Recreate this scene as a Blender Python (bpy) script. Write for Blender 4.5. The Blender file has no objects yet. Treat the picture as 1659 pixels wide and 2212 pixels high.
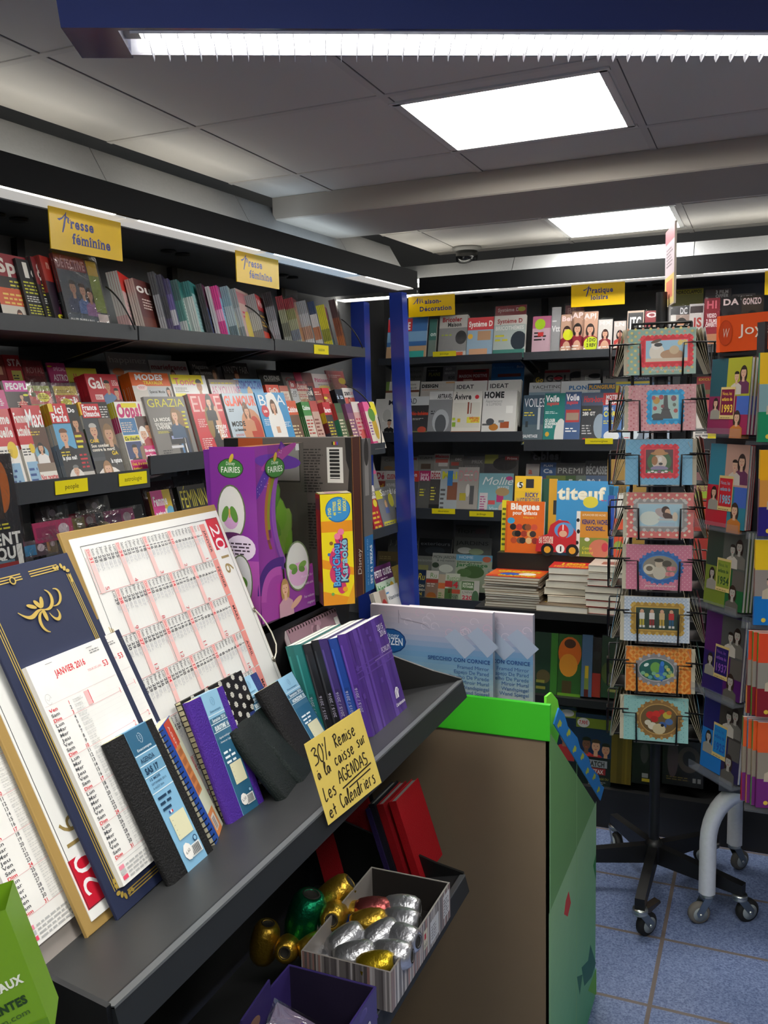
import bpy, math, random, unicodedata
from mathutils import Vector, Matrix
random.seed(7)
S = bpy.context.scene
COL = S.collection
pi = math.pi
# ---------------------------------------------------------------- camera
F_PX, CX, CY = 1924.5, 829.5, 1106.0
YAW, PIT, ROL = math.radians(23.2656), math.radians(6.97297), math.radians(-1.32699)
FW = Vector((-math.sin(YAW)*math.cos(PIT), math.cos(YAW)*math.cos(PIT), -math.sin(PIT)))
_r0 = Vector((math.cos(YAW), math.sin(YAW), 0)); _u0 = _r0.cross(FW)
RT = _r0*math.cos(ROL)+_u0*math.sin(ROL); UP = -_r0*math.sin(ROL)+_u0*math.cos(ROL)
EYE = 1.65          # eye height; everything is authored from eye level, the floor lies at -EYE
cam = bpy.data.cameras.new('camera'); camo = bpy.data.objects.new('camera', cam); COL.objects.link(camo)
camo.matrix_world = Matrix((RT, UP, -FW)).transposed().to_4x4()
cam.sensor_fit = 'HORIZONTAL'; cam.sensor_width = 36; cam.lens = F_PX/1659*36
cam.clip_start = .02; cam.clip_end = 60
S.camera = camo
# ---------------------------------------------------------------- exposure, world
S.view_settings.view_transform = 'Standard'; S.view_settings.look = 'None'
S.view_settings.gamma = 1; S.view_settings.use_curve_mapping = False
S.view_settings.exposure = -0.2
W = bpy.data.worlds.new('world'); S.world = W; W.use_nodes = True
W.node_tree.nodes['Background'].inputs[0].default_value = (.80, .88, 1, 1)
W.node_tree.nodes['Background'].inputs[1].default_value = .02
PANEL_E, TUBE_E, COVE_E, STRIP_E = 26.0, 32.0, 9.0, .5      # brightness of the ceiling panels, pendant tube, canopy tubes, glow given to the strip
try:
    S.cycles.use_denoising = True; S.cycles.max_bounces = 6; S.cycles.diffuse_bounces = 3; S.cycles.glossy_bounces = 3
    S.cycles.transparent_max_bounces = 12; S.cycles.sample_clamp_indirect = 4
except Exception: pass
# ---------------------------------------------------------------- rays and planes
def ray(x, y): return FW + RT*((x-CX)/F_PX) - UP*((y-CY)/F_PX)
def hit(x, y, P, N):
    d = ray(x, y); return d*(P.dot(N)/d.dot(N))
def atZ(x, y, z): d = ray(x, y); return d*(z/d.z)
def atY(x, y, v): d = ray(x, y); return d*(v/d.y)
def atX(x, y, v): d = ray(x, y); return d*(v/d.x)
def proj(P):
    z = P.dot(FW); return CX+F_PX*P.dot(RT)/z, CY-F_PX*P.dot(UP)/z
# ---------------------------------------------------------------- materials
def lin(h):
    if not isinstance(h, str): return h
    h = h.lstrip('#'); o = []
    if len(h) == 3: h = ''.join(c*2 for c in h)
    for i in (0, 2, 4):
        c = int(h[i:i+2], 16)/255; o.append(c/12.92 if c <= .04045 else ((c+.055)/1.055)**2.4)
    return (o[0], o[1], o[2])
MATS = {}
def node_mat(name, fn):
    m = bpy.data.materials.new(name); m.use_nodes = True; t = m.node_tree
    b = t.nodes['Principled BSDF']; fn(t, b); MATS[name] = m; return m
def L(t, a, b): t.links.new(a, b)
def attr_mat(name, rough, metal=0, spec=.5, noise=0, nscale=60, bump=0, coat=0, alpha=1, trans=0):
    def fn(t, b):
        a = t.nodes.new('ShaderNodeAttribute'); a.attribute_name = 'Col'
        c = a.outputs['Color']
        if noise or bump:
            tc = t.nodes.new('ShaderNodeTexCoord'); n = t.nodes.new('ShaderNodeTexNoise')
            n.inputs['Scale'].default_value = nscale; n.inputs['Detail'].default_value = 3; L(t, tc.outputs['Object'], n.inputs['Vector'])
            if noise:
                mr = t.nodes.new('ShaderNodeMapRange'); mr.inputs[3].default_value = 1-noise; mr.inputs[4].default_value = 1+noise
                L(t, n.outputs[0], mr.inputs[0]); vm = t.nodes.new('ShaderNodeVectorMath'); vm.operation = 'SCALE'
                L(t, c, vm.inputs[0]); L(t, mr.outputs[0], vm.inputs['Scale']); c = vm.outputs[0]
            if bump:
                bn = t.nodes.new('ShaderNodeBump'); bn.inputs['Strength'].default_value = bump; bn.inputs['Distance'].default_value = .003
                L(t, n.outputs[0], bn.inputs['Height']); L(t, bn.outputs[0], b.inputs['Normal'])
        L(t, c, b.inputs['Base Color'])
        b.inputs['Roughness'].default_value = rough; b.inputs['Metallic'].default_value = metal
        b.inputs['Specular IOR Level'].default_value = spec; b.inputs['Coat Weight'].default_value = coat
        b.inputs['Coat Roughness'].default_value = .12
        b.inputs['Alpha'].default_value = alpha; b.inputs['Transmission Weight'].default_value = trans
    return node_mat(name, fn)
attr_mat('print', .32, noise=.05, nscale=8, bump=.25)
attr_mat('matte', .75, spec=.3, noise=.06, nscale=40)
attr_mat('card', .6, spec=.35, noise=.05, nscale=14, bump=.1)
attr_mat('plastic', .38, noise=.03)
attr_mat('leather', .58, spec=.22, noise=.08, nscale=400, bump=.5)
attr_mat('steel', .46, metal=0, spec=.5, noise=.12, nscale=25)
attr_mat('blue_paint', .18, spec=.6, coat=.3)
attr_mat('metal', .3, metal=1, noise=.06, nscale=30)
attr_mat('satin', .42, metal=.35, noise=.08, nscale=90)
attr_mat('foil', .34, metal=.9, noise=.10, nscale=160, bump=.5)
attr_mat('rubber', .65, spec=.3)
def film(t, b):
    tr = t.nodes.new('ShaderNodeBsdfTransparent'); gl = t.nodes.new('ShaderNodeBsdfGlossy'); mx = t.nodes.new('ShaderNodeMixShader')
    gl.inputs['Roughness'].default_value = .12; tc = t.nodes.new('ShaderNodeTexCoord'); n = t.nodes.new('ShaderNodeTexNoise')
    n.inputs['Scale'].default_value = 18; n.inputs['Detail'].default_value = 4; n.inputs['Distortion'].default_value = 1.5; L(t, tc.outputs['Object'], n.inputs['Vector'])
    bp = t.nodes.new('ShaderNodeBump'); bp.inputs['Strength'].default_value = .5; bp.inputs['Distance'].default_value = .006
    L(t, n.outputs[0], bp.inputs['Height']); L(t, bp.outputs[0], gl.inputs['Normal'])
    fz = t.nodes.new('ShaderNodeFresnel'); fz.inputs[0].default_value = 1.45; L(t, bp.outputs[0], fz.inputs['Normal'])
    fm = t.nodes.new('ShaderNodeMath'); fm.operation = 'MULTIPLY'; fm.inputs[1].default_value = .38; L(t, fz.outputs[0], fm.inputs[0]); L(t, fm.outputs[0], mx.inputs[0]); L(t, tr.outputs[0], mx.inputs[1]); L(t, gl.outputs[0], mx.inputs[2])
    L(t, mx.outputs[0], t.nodes['Material Output'].inputs['Surface'])
node_mat('film', film)
attr_mat('glass', .05, spec=.5, alpha=.13)
def emit_mat(name, col, s):
    def fn(t, b):
        b.inputs['Base Color'].default_value = (.8, .8, .8, 1); b.inputs['Emission Color'].default_value = (*col, 1)
        b.inputs['Emission Strength'].default_value = s
    node_mat(name, fn)
emit_mat('panel_light', (1, .98, .92), PANEL_E)
emit_mat('tube_light', (1, .985, .96), TUBE_E)
emit_mat('cove_warm', (1, .97, .86), COVE_E)
emit_mat('cove_cool', (.70, .86, 1), COVE_E*.9)
emit_mat('slot_warm', (1, .95, .82), 4)
emit_mat('slot_cool', (.66, .84, 1), 4)
emit_mat('strip_warm', (1, .97, .90), STRIP_E)
emit_mat('strip_cool', (.66, .84, 1), STRIP_E)
# ---------------------------------------------------------------- mesh builder
GLY = {}
def _text_mesh(s, b):
    c = bpy.data.curves.new('glyph', 'FONT'); c.body = s; c.size = 1; c.resolution_u = 3; c.offset = b; c.fill_mode = 'FRONT'
    o = bpy.data.objects.new('glyph', c); COL.objects.link(o)
    dg = bpy.context.evaluated_depsgraph_get(); me = bpy.data.meshes.new_from_object(o.evaluated_get(dg))
    me.calc_loop_triangles()
    vs = [(v.co.x, v.co.y) for v in me.vertices]; tr = [tuple(t.vertices) for t in me.loop_triangles]
    bpy.data.objects.remove(o); bpy.data.curves.remove(c); bpy.data.meshes.remove(me)
    return vs, tr
_HH = None
def glyph(ch, b):
    global _HH
    k = (ch, b)
    if k not in GLY:
        if _HH is None:
            v, _ = _text_mesh('HH', 0); _HH = max(p[0] for p in v)
        v, _ = _text_mesh('H'+ch+'H', 0); adv = max(p[0] for p in v)-_HH
        vs, tr = _text_mesh(ch, b) if ch != ' ' else ([], [])
        GLY[k] = (vs, tr, adv+b*1.2)
    return GLY[k]
class MB:
    """collects coloured faces; build() links them as one mesh object"""
    def __init__(s, mats=('print',), M=None):
        s.v = []; s.f = []; s.c = []; s.m = []; s.mats = list(mats); s.sm = []; s.lay = 0; s.M = M
    def mi(s, m):
        if m not in s.mats: s.mats.append(m)
        return s.mats.index(m)
    def add(s, vs, fs, col, mat=None, smooth=False):
        o = len(s.v); s.v += [tuple(p) for p in vs]; c = lin(col); k = s.mi(mat) if mat else 0
        for f in fs:
            s.f.append(tuple(i+o for i in f)); s.c.append(c); s.m.append(k); s.sm.append(smooth)
        return s
    def box(s, x0, x1, y0, y1, z0, z1, col, mat=None, M=None, bev=0):
        if bev:
            b = bev; vs = []
            for z, i in ((z0, b), (z0+b, 0), (z1-b, 0), (z1, b)):
                vs += [(x0+i+b*(i == 0)*0, y0+i, z), (x1-i, y0+i, z), (x1-i, y1-i, z), (x0+i, y1-i, z)]
            fs = [(3, 2, 1, 0), (12, 13, 14, 15)]
            for k in range(3):
                for i in range(4): fs.append((k*4+i, k*4+(i+1) % 4, k*4+4+(i+1) % 4, k*4+4+i))
        else:
            vs = [(x, y, z) for z in (z0, z1) for x, y in ((x0, y0), (x1, y0), (x1, y1), (x0, y1))]
            fs = [(3, 2, 1, 0), (4, 5, 6, 7), (0, 1, 5, 4), (1, 2, 6, 5), (2, 3, 7, 6), (3, 0, 4, 7)]
        if M: vs = [M @ Vector(p) for p in vs]
        return s.add(vs, fs, col, mat)
    def prism(s, pts, z0, z1, col, mat=None, M=None):
        n = len(pts); vs = [(p[0], p[1], z0) for p in pts]+[(p[0], p[1], z1) for p in pts]
        if M: vs = [M @ Vector(p) for p in vs]
        fs = [tuple(range(n-1, -1, -1)), tuple(range(n, 2*n))]+[(i, (i+1) % n, n+(i+1) % n, n+i) for i in range(n)]
        return s.add(vs, fs, col, mat)
    def tube(s, path, r, col, mat=None, n=8, cap=True):
        P = [Vector(p) for p in path]; vs = []; fs = []
        a = None
        for i, p in enumerate(P):
            t = ((P[min(i+1, len(P)-1)]-P[max(i-1, 0)])).normalized()
            if a is None: a = t.orthogonal().normalized()
            a = (a-t*a.dot(t)).normalized(); b = t.cross(a)
            rr = r[i] if isinstance(r, (list, tuple)) else r
            for k in range(n):
                w = 2*pi*(k+.5)/n; vs.append(p+a*(rr*math.cos(w))+b*(rr*math.sin(w)))
        for i in range(len(P)-1):
            for k in range(n): fs.append((i*n+k, i*n+(k+1) % n, (i+1)*n+(k+1) % n, (i+1)*n+k))
        s.add(vs, fs, col, mat, smooth=n > 5)
        if cap: s.add(vs, [tuple(range(n-1, -1, -1)), tuple(range(len(vs)-n, len(vs)))], col, mat)
        return s
    def lathe(s, prof, col, mat=None, n=20, M=None, smooth=True):
        vs = []; fs = []
        for r, z in prof:
            for k in range(n): vs.append((r*math.cos(2*pi*k/n), r*math.sin(2*pi*k/n), z))
        m = len(prof)
        for i in range(m-1):
            for k in range(n): fs.append((i*n+k, i*n+(k+1) % n, (i+1)*n+(k+1) % n, (i+1)*n+k))
        fs += [tuple(range(n-1, -1, -1)), tuple(range((m-1)*n, m*n))]
        if M: vs = [M @ Vector(p) for p in vs]
        return s.add(vs, fs, col, mat, smooth)
    # ---- flat printing on the local z plane, each element a hair above the last
    lev = None
    def _z(s):
        if s.lev is not None: return .0002+s.lev*.00003
        s.lay += 1; return .0002+s.lay*.00003
    def flat(s, pts, tris, col, mat=None):
        z = s._z(); vs = [(p[0], p[1], z) for p in pts]
        if s.M: vs = [s.M @ Vector(p) for p in vs]
        return s.add(vs, tris, col, mat)
    def R(s, x, y, w, h, col, mat=None): return s.flat([(x, y), (x+w, y), (x+w, y+h), (x, y+h)], [(0, 1, 2, 3)], col, mat)
    def G(s, pts, col, mat=None): return s.flat(pts, [tuple(range(len(pts)))], col, mat)
    def E(s, x, y, a, b, col, mat=None, n=18, a0=0, a1=2*pi, rot=0):
        p = []
        for k in range(n):
            t = a0+(a1-a0)*k/(n if a1-a0 > 6.2 else n-1); u, v = a*math.cos(t), b*math.sin(t)
            p.append((x+u*math.cos(rot)-v*math.sin(rot), y+u*math.sin(rot)+v*math.cos(rot)))
        return s.G(p, col, mat)
    def line(s, pts, w, col, mat=None):
        z = s._z(); vs = []; fs = []; n = len(pts)
        for i in range(n):
            a = pts[max(i-1, 0)]; b = pts[min(i+1, n-1)]; dx, dy = b[0]-a[0], b[1]-a[1]; l = math.hypot(dx, dy) or 1
            ww = w[i] if isinstance(w, (list, tuple)) else w
            vs += [(pts[i][0]-dy/l*ww/2, pts[i][1]+dx/l*ww/2, z), (pts[i][0]+dy/l*ww/2, pts[i][1]-dx/l*ww/2, z)]
        for i in range(n-1): fs.append((2*i, 2*i+1, 2*i+3, 2*i+2))
        if s.M: vs = [s.M @ Vector(p) for p in vs]
        return s.add(vs, fs, col, mat)
    def T(s, txt, x, y, h, col, b=.0, fit=None, al='l', sh=0, rot=0, mat=None, maxw=None, srf=0):
        """txt with cap height h, left baseline x, y; fit squeezes it to a width"""
        k = h/.72; vs = []; fs = []; cx = 0
        for c0 in txt:
            d = unicodedata.normalize('NFD', c0); ch = d[0]
            gv, gt, ad = glyph(ch, b); o = len(vs)
            vs += [((p[0]+cx+sh*p[1]), p[1]) for p in gv]; fs += [tuple(i+o for i in t) for t in gt]
            if len(d) > 1:            # accent as a slanted bar over the letter
                y0 = max(p[1] for p in gv)+.045; m = cx+ad/2-b*.5
                for q in {'\u0301': (1,), '\u0300': (-1,), '\u0302': (-1.0, 1.0)}.get(d[1], (1,)):
                    e = -.09*q if d[1] == '\u0302' else 0; o = len(vs)
                    vs += [(m+e-.09*q-.04+sh*y0, y0), (m+e-.09*q+.05+b+sh*y0, y0), (m+e+.09*q+.06+b+sh*y0, y0+.13+b), (m+e+.09*q-.05+sh*y0, y0+.13+b)]; fs.append((o, o+1, o+2, o+3))
            if srf and gv:            # slab serifs under every stem, and to the upper left of short letters
                yb_ = -b; xs = sorted(p[0] for p in gv if abs(p[1]-yb_) < .012); o = len(vs); grp = []
                for x_ in xs:
                    if grp and x_-grp[-1][1] < .17: grp[-1][1] = x_
                    else: grp.append([x_, x_])
                if ch not in 'stceoSTC':
                    for g0, g1 in grp:
                        if g1-g0 > .05: o = len(vs); vs += [(cx+g0-.05, yb_), (cx+g1+.05, yb_), (cx+g1+.05, yb_+.05), (cx+g0-.05, yb_+.05)]; fs.append((o, o+1, o+2, o+3))
                if ch in 'rnmiupq':
                    g0 = min(p[0] for p in gv if p[1] > .3) if ch != 'q' else None
                    if g0 is not None: o = len(vs); vs += [(cx+g0-.07, .50), (cx+g0+.03, .50), (cx+g0+.03, .56+b), (cx+g0-.07, .54)]; fs.append((o, o+1, o+2, o+3))
            cx += ad+srf*.03
        if not vs: return s
        kx = k
        if fit: kx = fit/max(cx, .01)
        elif maxw and cx*k > maxw: kx = maxw/cx
        w = cx*kx; ox = {'l': 0, 'c': -w/2, 'r': -w}[al]; cr, sr = math.cos(rot), math.sin(rot); out = []
        for p in vs:
            u, v = p[0]*kx+ox, p[1]*k; out.append((x+u*cr-v*sr, y+u*sr+v*cr))
        return s.flat(out, fs, col, mat)
    def lines(s, x, y, w, h, n, col, th=.45, rag=.35):
        """n small unreadable lines of fine print, from the top of the block down"""
        st = h/n; z = s._z()
        for i in range(n):
            yy = y+h-(i+1)*st; ww = w*(1-rag*random.random()); cx = 0; vs = []; fs = []
            while cx < ww:
                l = st*random.uniform(.8, 2.4); l = min(l, ww-cx); o = len(vs)
                q = [(x+cx, yy), (x+cx+l, yy), (x+cx+l, yy+st*th), (x+cx, yy+st*th)]
                vs += [(p[0], p[1], z) for p in q]; fs.append((o, o+1, o+2, o+3)); cx += l+st*.45
            if s.M: vs = [s.M @ Vector(p) for p in vs]
            s.add(vs, fs, col)
        return s
    def person(s, x, y, k, hair, skin, cloth, lng=1, tilt=0):
        """printed head-and-shoulders portrait: x, y is the chin, k the head height"""
        if lng: s.E(x, y+k*.25, k*.5, k*(.62+.25*lng), hair)
        s.G([(x-k*.85, y-k*1.5), (x+k*.85, y-k*1.5), (x+k*.8, y-k*.55), (x+k*.3, y-k*.25), (x-k*.3, y-k*.25), (x-k*.8, y-k*.55)], cloth)
        s.G([(x-k*.17, y-k*.4), (x+k*.17, y-k*.4), (x+k*.15, y+k*.2), (x-k*.15, y+k*.2)], skin)
        s.E(x, y+k*.42, k*.34, k*.46, skin)
        s.E(x, y+k*.78, k*.37, k*.25, hair, a0=-.3, a1=pi+.3, n=12)
        for q in (-1, 1): s.E(x+q*k*.14, y+k*.46, k*.05, k*.028, '2a1d18', n=8)
        s.G([(x-k*.035, y+k*.3), (x+k*.04, y+k*.3), (x, y+k*.45)], [c*.8 for c in lin(skin)])
        s.E(x, y+k*.17, k*.11, k*.035, 'a8434a', n=8)
        return s
    def build(s, name, parent=None, M=None, smooth=None):
        me = bpy.data.meshes.new(name); me.from_pydata(s.v, [], s.f)
        for m in s.mats: me.materials.append(MATS[m])
        me.polygons.foreach_set('material_index', s.m); me.polygons.foreach_set('use_smooth', s.sm)
        ca = me.color_attributes.new('Col', 'FLOAT_COLOR', 'CORNER'); buf = []
        for p, c in zip(s.f, s.c): buf += [c[0], c[1], c[2], 1.0]*len(p)
        ca.data.foreach_set('color', buf); me.update()
        o = bpy.data.objects.new(name, me); COL.objects.link(o)
        if parent: o.parent = parent
        if M is not None: o.matrix_local = M
        return o
def tag(o, label=None, cat=None, group=None, kind=None):
    if label: o['label'] = label
    if cat: o['category'] = cat
    if group: o['group'] = group
    if kind: o['kind'] = kind
    return o
def thing(name, label, cat, M=None, group=None):
    o = bpy.data.objects.new(name, None); COL.objects.link(o); o.empty_display_size = .05
    if M is not None: o.matrix_world = M
    return tag(o, label, cat, group)
def struct(o): return tag(o, kind='structure')
def fr(P, u, v, n=None):
    """frame with origin P, axes u, v and their normal"""
    u = Vector(u).normalized(); v = Vector(v); v = (v-u*v.dot(u)).normalized(); n = u.cross(v)
    M = Matrix((u, v, n)).transposed().to_4x4(); M.translation = Vector(P); return M
def fr3(P, a, b, c):
    M = Matrix((Vector(a), Vector(b), Vector(c))).transposed().to_4x4(); M.translation = Vector(P); return M
def copy_tree(o, parent=None):
    c = o.copy(); COL.objects.link(c)
    if parent: c.parent = parent
    for ch in o.children: copy_tree(ch, c)
    return c
I4 = Matrix.Identity(4)
# ================================================================ setting
K = 1.45                       # scale of the wall shelving, fixed by the true size of its magazines
HC, FL = .92, -EYE             # ceiling and floor seen from eye level
TH = math.radians(3.5)
LD = Vector((math.sin(TH), math.cos(TH), 0)); LN = Vector((math.cos(TH), -math.sin(TH), 0))
ML = fr3(LN*(-1.4648*K), LD, -LN, (0, 0, 1))             # left shelving: x along it, y into it, z up
MB_ = Matrix.Translation((0, 3.5*K, 0))                   # back shelving, same axes
def grid_floor(t, b):
    tc = t.nodes.new('ShaderNodeTexCoord'); sp = t.nodes.new('ShaderNodeSeparateXYZ'); L(t, tc.outputs['Object'], sp.inputs[0])
    ms = []
    for i, o in ((0, -.251), (1, 2.341)):
        a = t.nodes.new('ShaderNodeMath'); a.operation = 'SUBTRACT'; L(t, sp.outputs[i], a.inputs[0]); a.inputs[1].default_value = o
        d = t.nodes.new('ShaderNodeMath'); d.operation = 'PINGPONG'; d.inputs[1].default_value = .1635; L(t, a.outputs[0], d.inputs[0])
        c = t.nodes.new('ShaderNodeMath'); c.operation = 'LESS_THAN'; c.inputs[1].default_value = .0058; L(t, d.outputs[0], c.inputs[0]); ms.append(c)
    mx = t.nodes.new('ShaderNodeMath'); mx.operation = 'MAXIMUM'; L(t, ms[0].outputs[0], mx.inputs[0]); L(t, ms[1].outputs[0], mx.inputs[1])
    n = t.nodes.new('ShaderNodeTexNoise'); n.inputs['Scale'].default_value = 190; n.inputs['Detail'].default_value = 5; L(t, tc.outputs['Object'], n.inputs['Vector'])
    r = t.nodes.new('ShaderNodeValToRGB'); e = r.color_ramp.elements
    e[0].position = .32; e[0].color = (*lin('4c5a80'), 1); e[1].position = .66; e[1].color = (*lin('8090b4'), 1); L(t, n.outputs[0], r.inputs[0])
    m = t.nodes.new('ShaderNodeMix'); m.data_type = 'RGBA'; L(t, mx.outputs[0], m.inputs[0]); L(t, r.outputs[0], m.inputs[6]); m.inputs[7].default_value = (*lin('6d625c'), 1)
    L(t, m.outputs[2], b.inputs['Base Color']); b.inputs['Roughness'].default_value = .42
    bp = t.nodes.new('ShaderNodeBump'); bp.inputs['Strength'].default_value = .3; bp.inputs['Distance'].default_value = .002; bp.invert = True
    L(t, mx.outputs[0], bp.inputs['Height']); L(t, bp.outputs[0], b.inputs['Normal'])
node_mat('floor_tiles', grid_floor)
def plaster(t, b):
    tc = t.nodes.new('ShaderNodeTexCoord'); n = t.nodes.new('ShaderNodeTexNoise'); n.inputs['Scale'].default_value = 90; n.inputs['Detail'].default_value = 6
    L(t, tc.outputs['Object'], n.inputs['Vector']); a = t.nodes.new('ShaderNodeAttribute'); a.attribute_name = 'Col'
    L(t, a.outputs['Color'], b.inputs['Base Color']); b.inputs['Roughness'].default_value = .85; b.inputs['Specular IOR Level'].default_value = .2
    bp = t.nodes.new('ShaderNodeBump'); bp.inputs['Strength'].default_value = .15; bp.inputs['Distance'].default_value = .002
    L(t, n.outputs[0], bp.inputs['Height']); L(t, bp.outputs[0], b.inputs['Normal'])
node_mat('plaster', plaster)
struct(MB(['floor_tiles']).box(-3.2, 2.8, -2.2, 5.75, FL-.1, FL, '888').build('floor'))
# suspended ceiling: tiles with square holes for the recessed lamps
GX, GY, PX, PY = -1.093, 2.60, .677, .691
PANELS = [(-.553, 2.95), (-.553+2*PX, 2.95), (-.553, .95), (-.553+2*PX, .95), (-.553, -1.05), (-.553+2*PX, -1.05)]
EL0, EL1 = atZ(0, 227, HC), atZ(598, 431, HC); ED = (EL1-EL0).normalized(); EB = atZ(1340, 515.5, HC).y     # where the tiles end, short of the canopies
c1 = atZ(857.3, 224.2, HC); c2 = atZ(1364.5, 270.8, HC)
m1 = atZ(1179.9, 471.7, HC); m3 = atZ(1474, 489.2, HC)
LIGHTS = [(c1.x, c2.x, c1.y-.01, c2.y, 1), (m1.x, m3.x, m1.y-.02, m3.y, 1)]
for dx in (0, 1):
    for yy in (.2, -1.5): LIGHTS.append((c1.x+dx*1.35, c2.x+dx*1.35, yy, yy+.6, 0))  # unseen lamps behind the camera, added for general light
LIGHTS.append((c1.x+1.35, c2.x+1.35, c1.y, c2.y, 0)); LIGHTS.append((m1.x+1.35, m3.x+1.35, m1.y, m3.y, 0))  # two more unseen lamps added to the right
def holes(mb, x0, x1, y0, y1, rects, z0, z1, col):
    xs = sorted({x0, x1, *[v for r in rects for v in r[:2]]}); ys = sorted({y0, y1, *[v for r in rects for v in r[2:4]]})
    for i in range(len(xs)-1):
        for j in range(len(ys)-1):
            mx, my = (xs[i]+xs[i+1])/2, (ys[j]+ys[j+1])/2
            if not any(r[0] < mx < r[1] and r[2] < my < r[3] for r in rects): mb.box(xs[i], xs[i+1], ys[j], ys[j+1], z0, z1, col)
EX = EL0.x
cb = MB(['plaster']); holes(cb, EX+.45, 2.8, -2.2, EB, LIGHTS, HC, HC+.05, 'd6d1ca')
ya, xb_ = -2.2, EX+.45; f = lambda y: EL0.x+ED.x/ED.y*(y-EL0.y)
cb.prism([(f(ya), ya), (xb_, ya), (xb_, EB), (f(EB), EB)], HC, HC+.05, 'd6d1ca')
struct(MB(['matte']).box(-3.3, 2.8, -2.2, 5.85, HC+.30, HC+.34, '1a1a1a').build('ceiling_void'))
struct(cb.build('ceiling'))
g = MB(['plaster'])
i = -3
while GX+i*PX < 2.8:
    x = GX+i*PX; i += 1
    segs = [(-2.2, 3.60), (4.17, EB)]
    for a, b_ in segs:
        if x < f(b_)+.02: continue
        ys = a
        for r in sorted(LIGHTS, key=lambda r: r[2]):
            if r[0]-.03 < x < r[1]+.03 and False: pass
        g.box(x-.012, x+.012, a, b_, HC-.003, HC, 'cfcac4')
        for q in (1,): g.box(x+q*.0135-.0015, x+q*.0135+.0015, a, b_, HC-.0008, HC, '726d6a')  # thin darker line painted in as the shadow beside each bar
for j in range(-7, 5):
    y = GY+j*PY
    if 3.6 < y < 4.17: continue
    cuts = sorted([(r[0], r[1]) for r in LIGHTS if r[2]+.02 < y < r[3]-.02]); xs = f(y)
    if y > EB: continue
    for a, b_ in cuts+[(2.8, 2.8)]:
        if a > xs:
            g.box(xs, a, y-.012, y+.012, HC-.0032, HC, 'cfcac4')
            for q in (1,): g.box(xs, a, y+q*.0135-.0015, y+q*.0135+.0015, HC-.0009, HC, '726d6a')  # same painted shadow line along the cross bars
        xs = max(xs, b_)
struct(g.build('ceiling_grid'))
# dropped beam across the shop
zb = atY(1100, 417, 3.60).z; yb = atZ(1100, 477, zb).y
b = MB(['plaster']); b.prism([(3.60, HC-.001), (3.60, zb+.005), (3.605, zb), (yb, zb), (yb, HC-.001)], f(3.6), 2.8, 'b8b0a6', M=fr3((0, 0, 0), (0, 1, 0), (0, 0, 1), (1, 0, 0)))
struct(b.build('ceiling_beam'))
# walls
def wall(name, x0, x1, y0, y1): struct(MB(['plaster']).box(x0, x1, y0, y1, FL, HC+.34, '77787a').build(name))
wall('wall_back', -3.3, 2.8, 5.75, 5.85); wall('wall_front', -3.3, 2.8, -2.3, -2.2); wall('wall_right', 2.8, 2.9, -2.3, 5.85)
o = MB(['plaster']).box(-4, 6.2, .66, .76, FL, HC+.34, '77787a').build('wall_left', M=ML); struct(o)
# recessed ceiling lamps: white frame, four-cell louvre, glowing diffuser
def ceiling_lamp(r, label):
    x0, x1, y0, y1, vis = r
    t = thing('ceiling_lamp', label, 'ceiling light', Matrix.Translation(((x0+x1)/2, (y0+y1)/2, HC)), 'recessed square ceiling lamps')
    a, c = (x1-x0)/2, (y1-y0)/2
    f = MB(['plastic'])
    for q in (-1, 1):
        f.box(-a-.02, a+.02, q*c-.012, q*c+.012, -.006, .05, 'dcdad6'); f.box(q*a-.012, q*a+.012, -c, c, -.006, .05, 'dcdad6')
    f.build('frame', t)
    d = MB(['panel_light']); d.box(-a+.012, a-.012, -c+.012, c-.012, .006, .012, 'fff'); d.build('diffuser', t)
    l = MB(['plastic'])
    for k in (-.5, 0, .5):
        l.box(-a+.012, a-.012, c*k-.0025, c*k+.0025, -.002, .006, 'cfcfcd')
    l.build('louvre', t)
    return t
LAB = ['square ceiling lamp glowing in front of the dropped beam', 'square ceiling lamp glowing between the beam and the back shelving']
for i, r in enumerate(LIGHTS): ceiling_lamp(r, LAB[i] if i < 2 else 'unseen square ceiling lamp added for general light')
# dome camera
p = atZ(1008, 536, HC-.005)
t = thing('dome_camera', 'dark dome security camera under the ceiling by the back shelving', 'security camera', Matrix.Translation((p.x, p.y, HC)))
MB(['plastic']).lathe([(.001, 0), (.088, 0), (.088, -.012), (.075, -.024), (.001, -.024)], '8a8884', n=28).build('mount', t)
MB(['glass', 'plastic']).lathe([(.066, -.024), (.066, -.066), (.058, -.095), (.036, -.115), (.001, -.122)], '08090b', 'blue_paint', n=24).build('dome', t)
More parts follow.
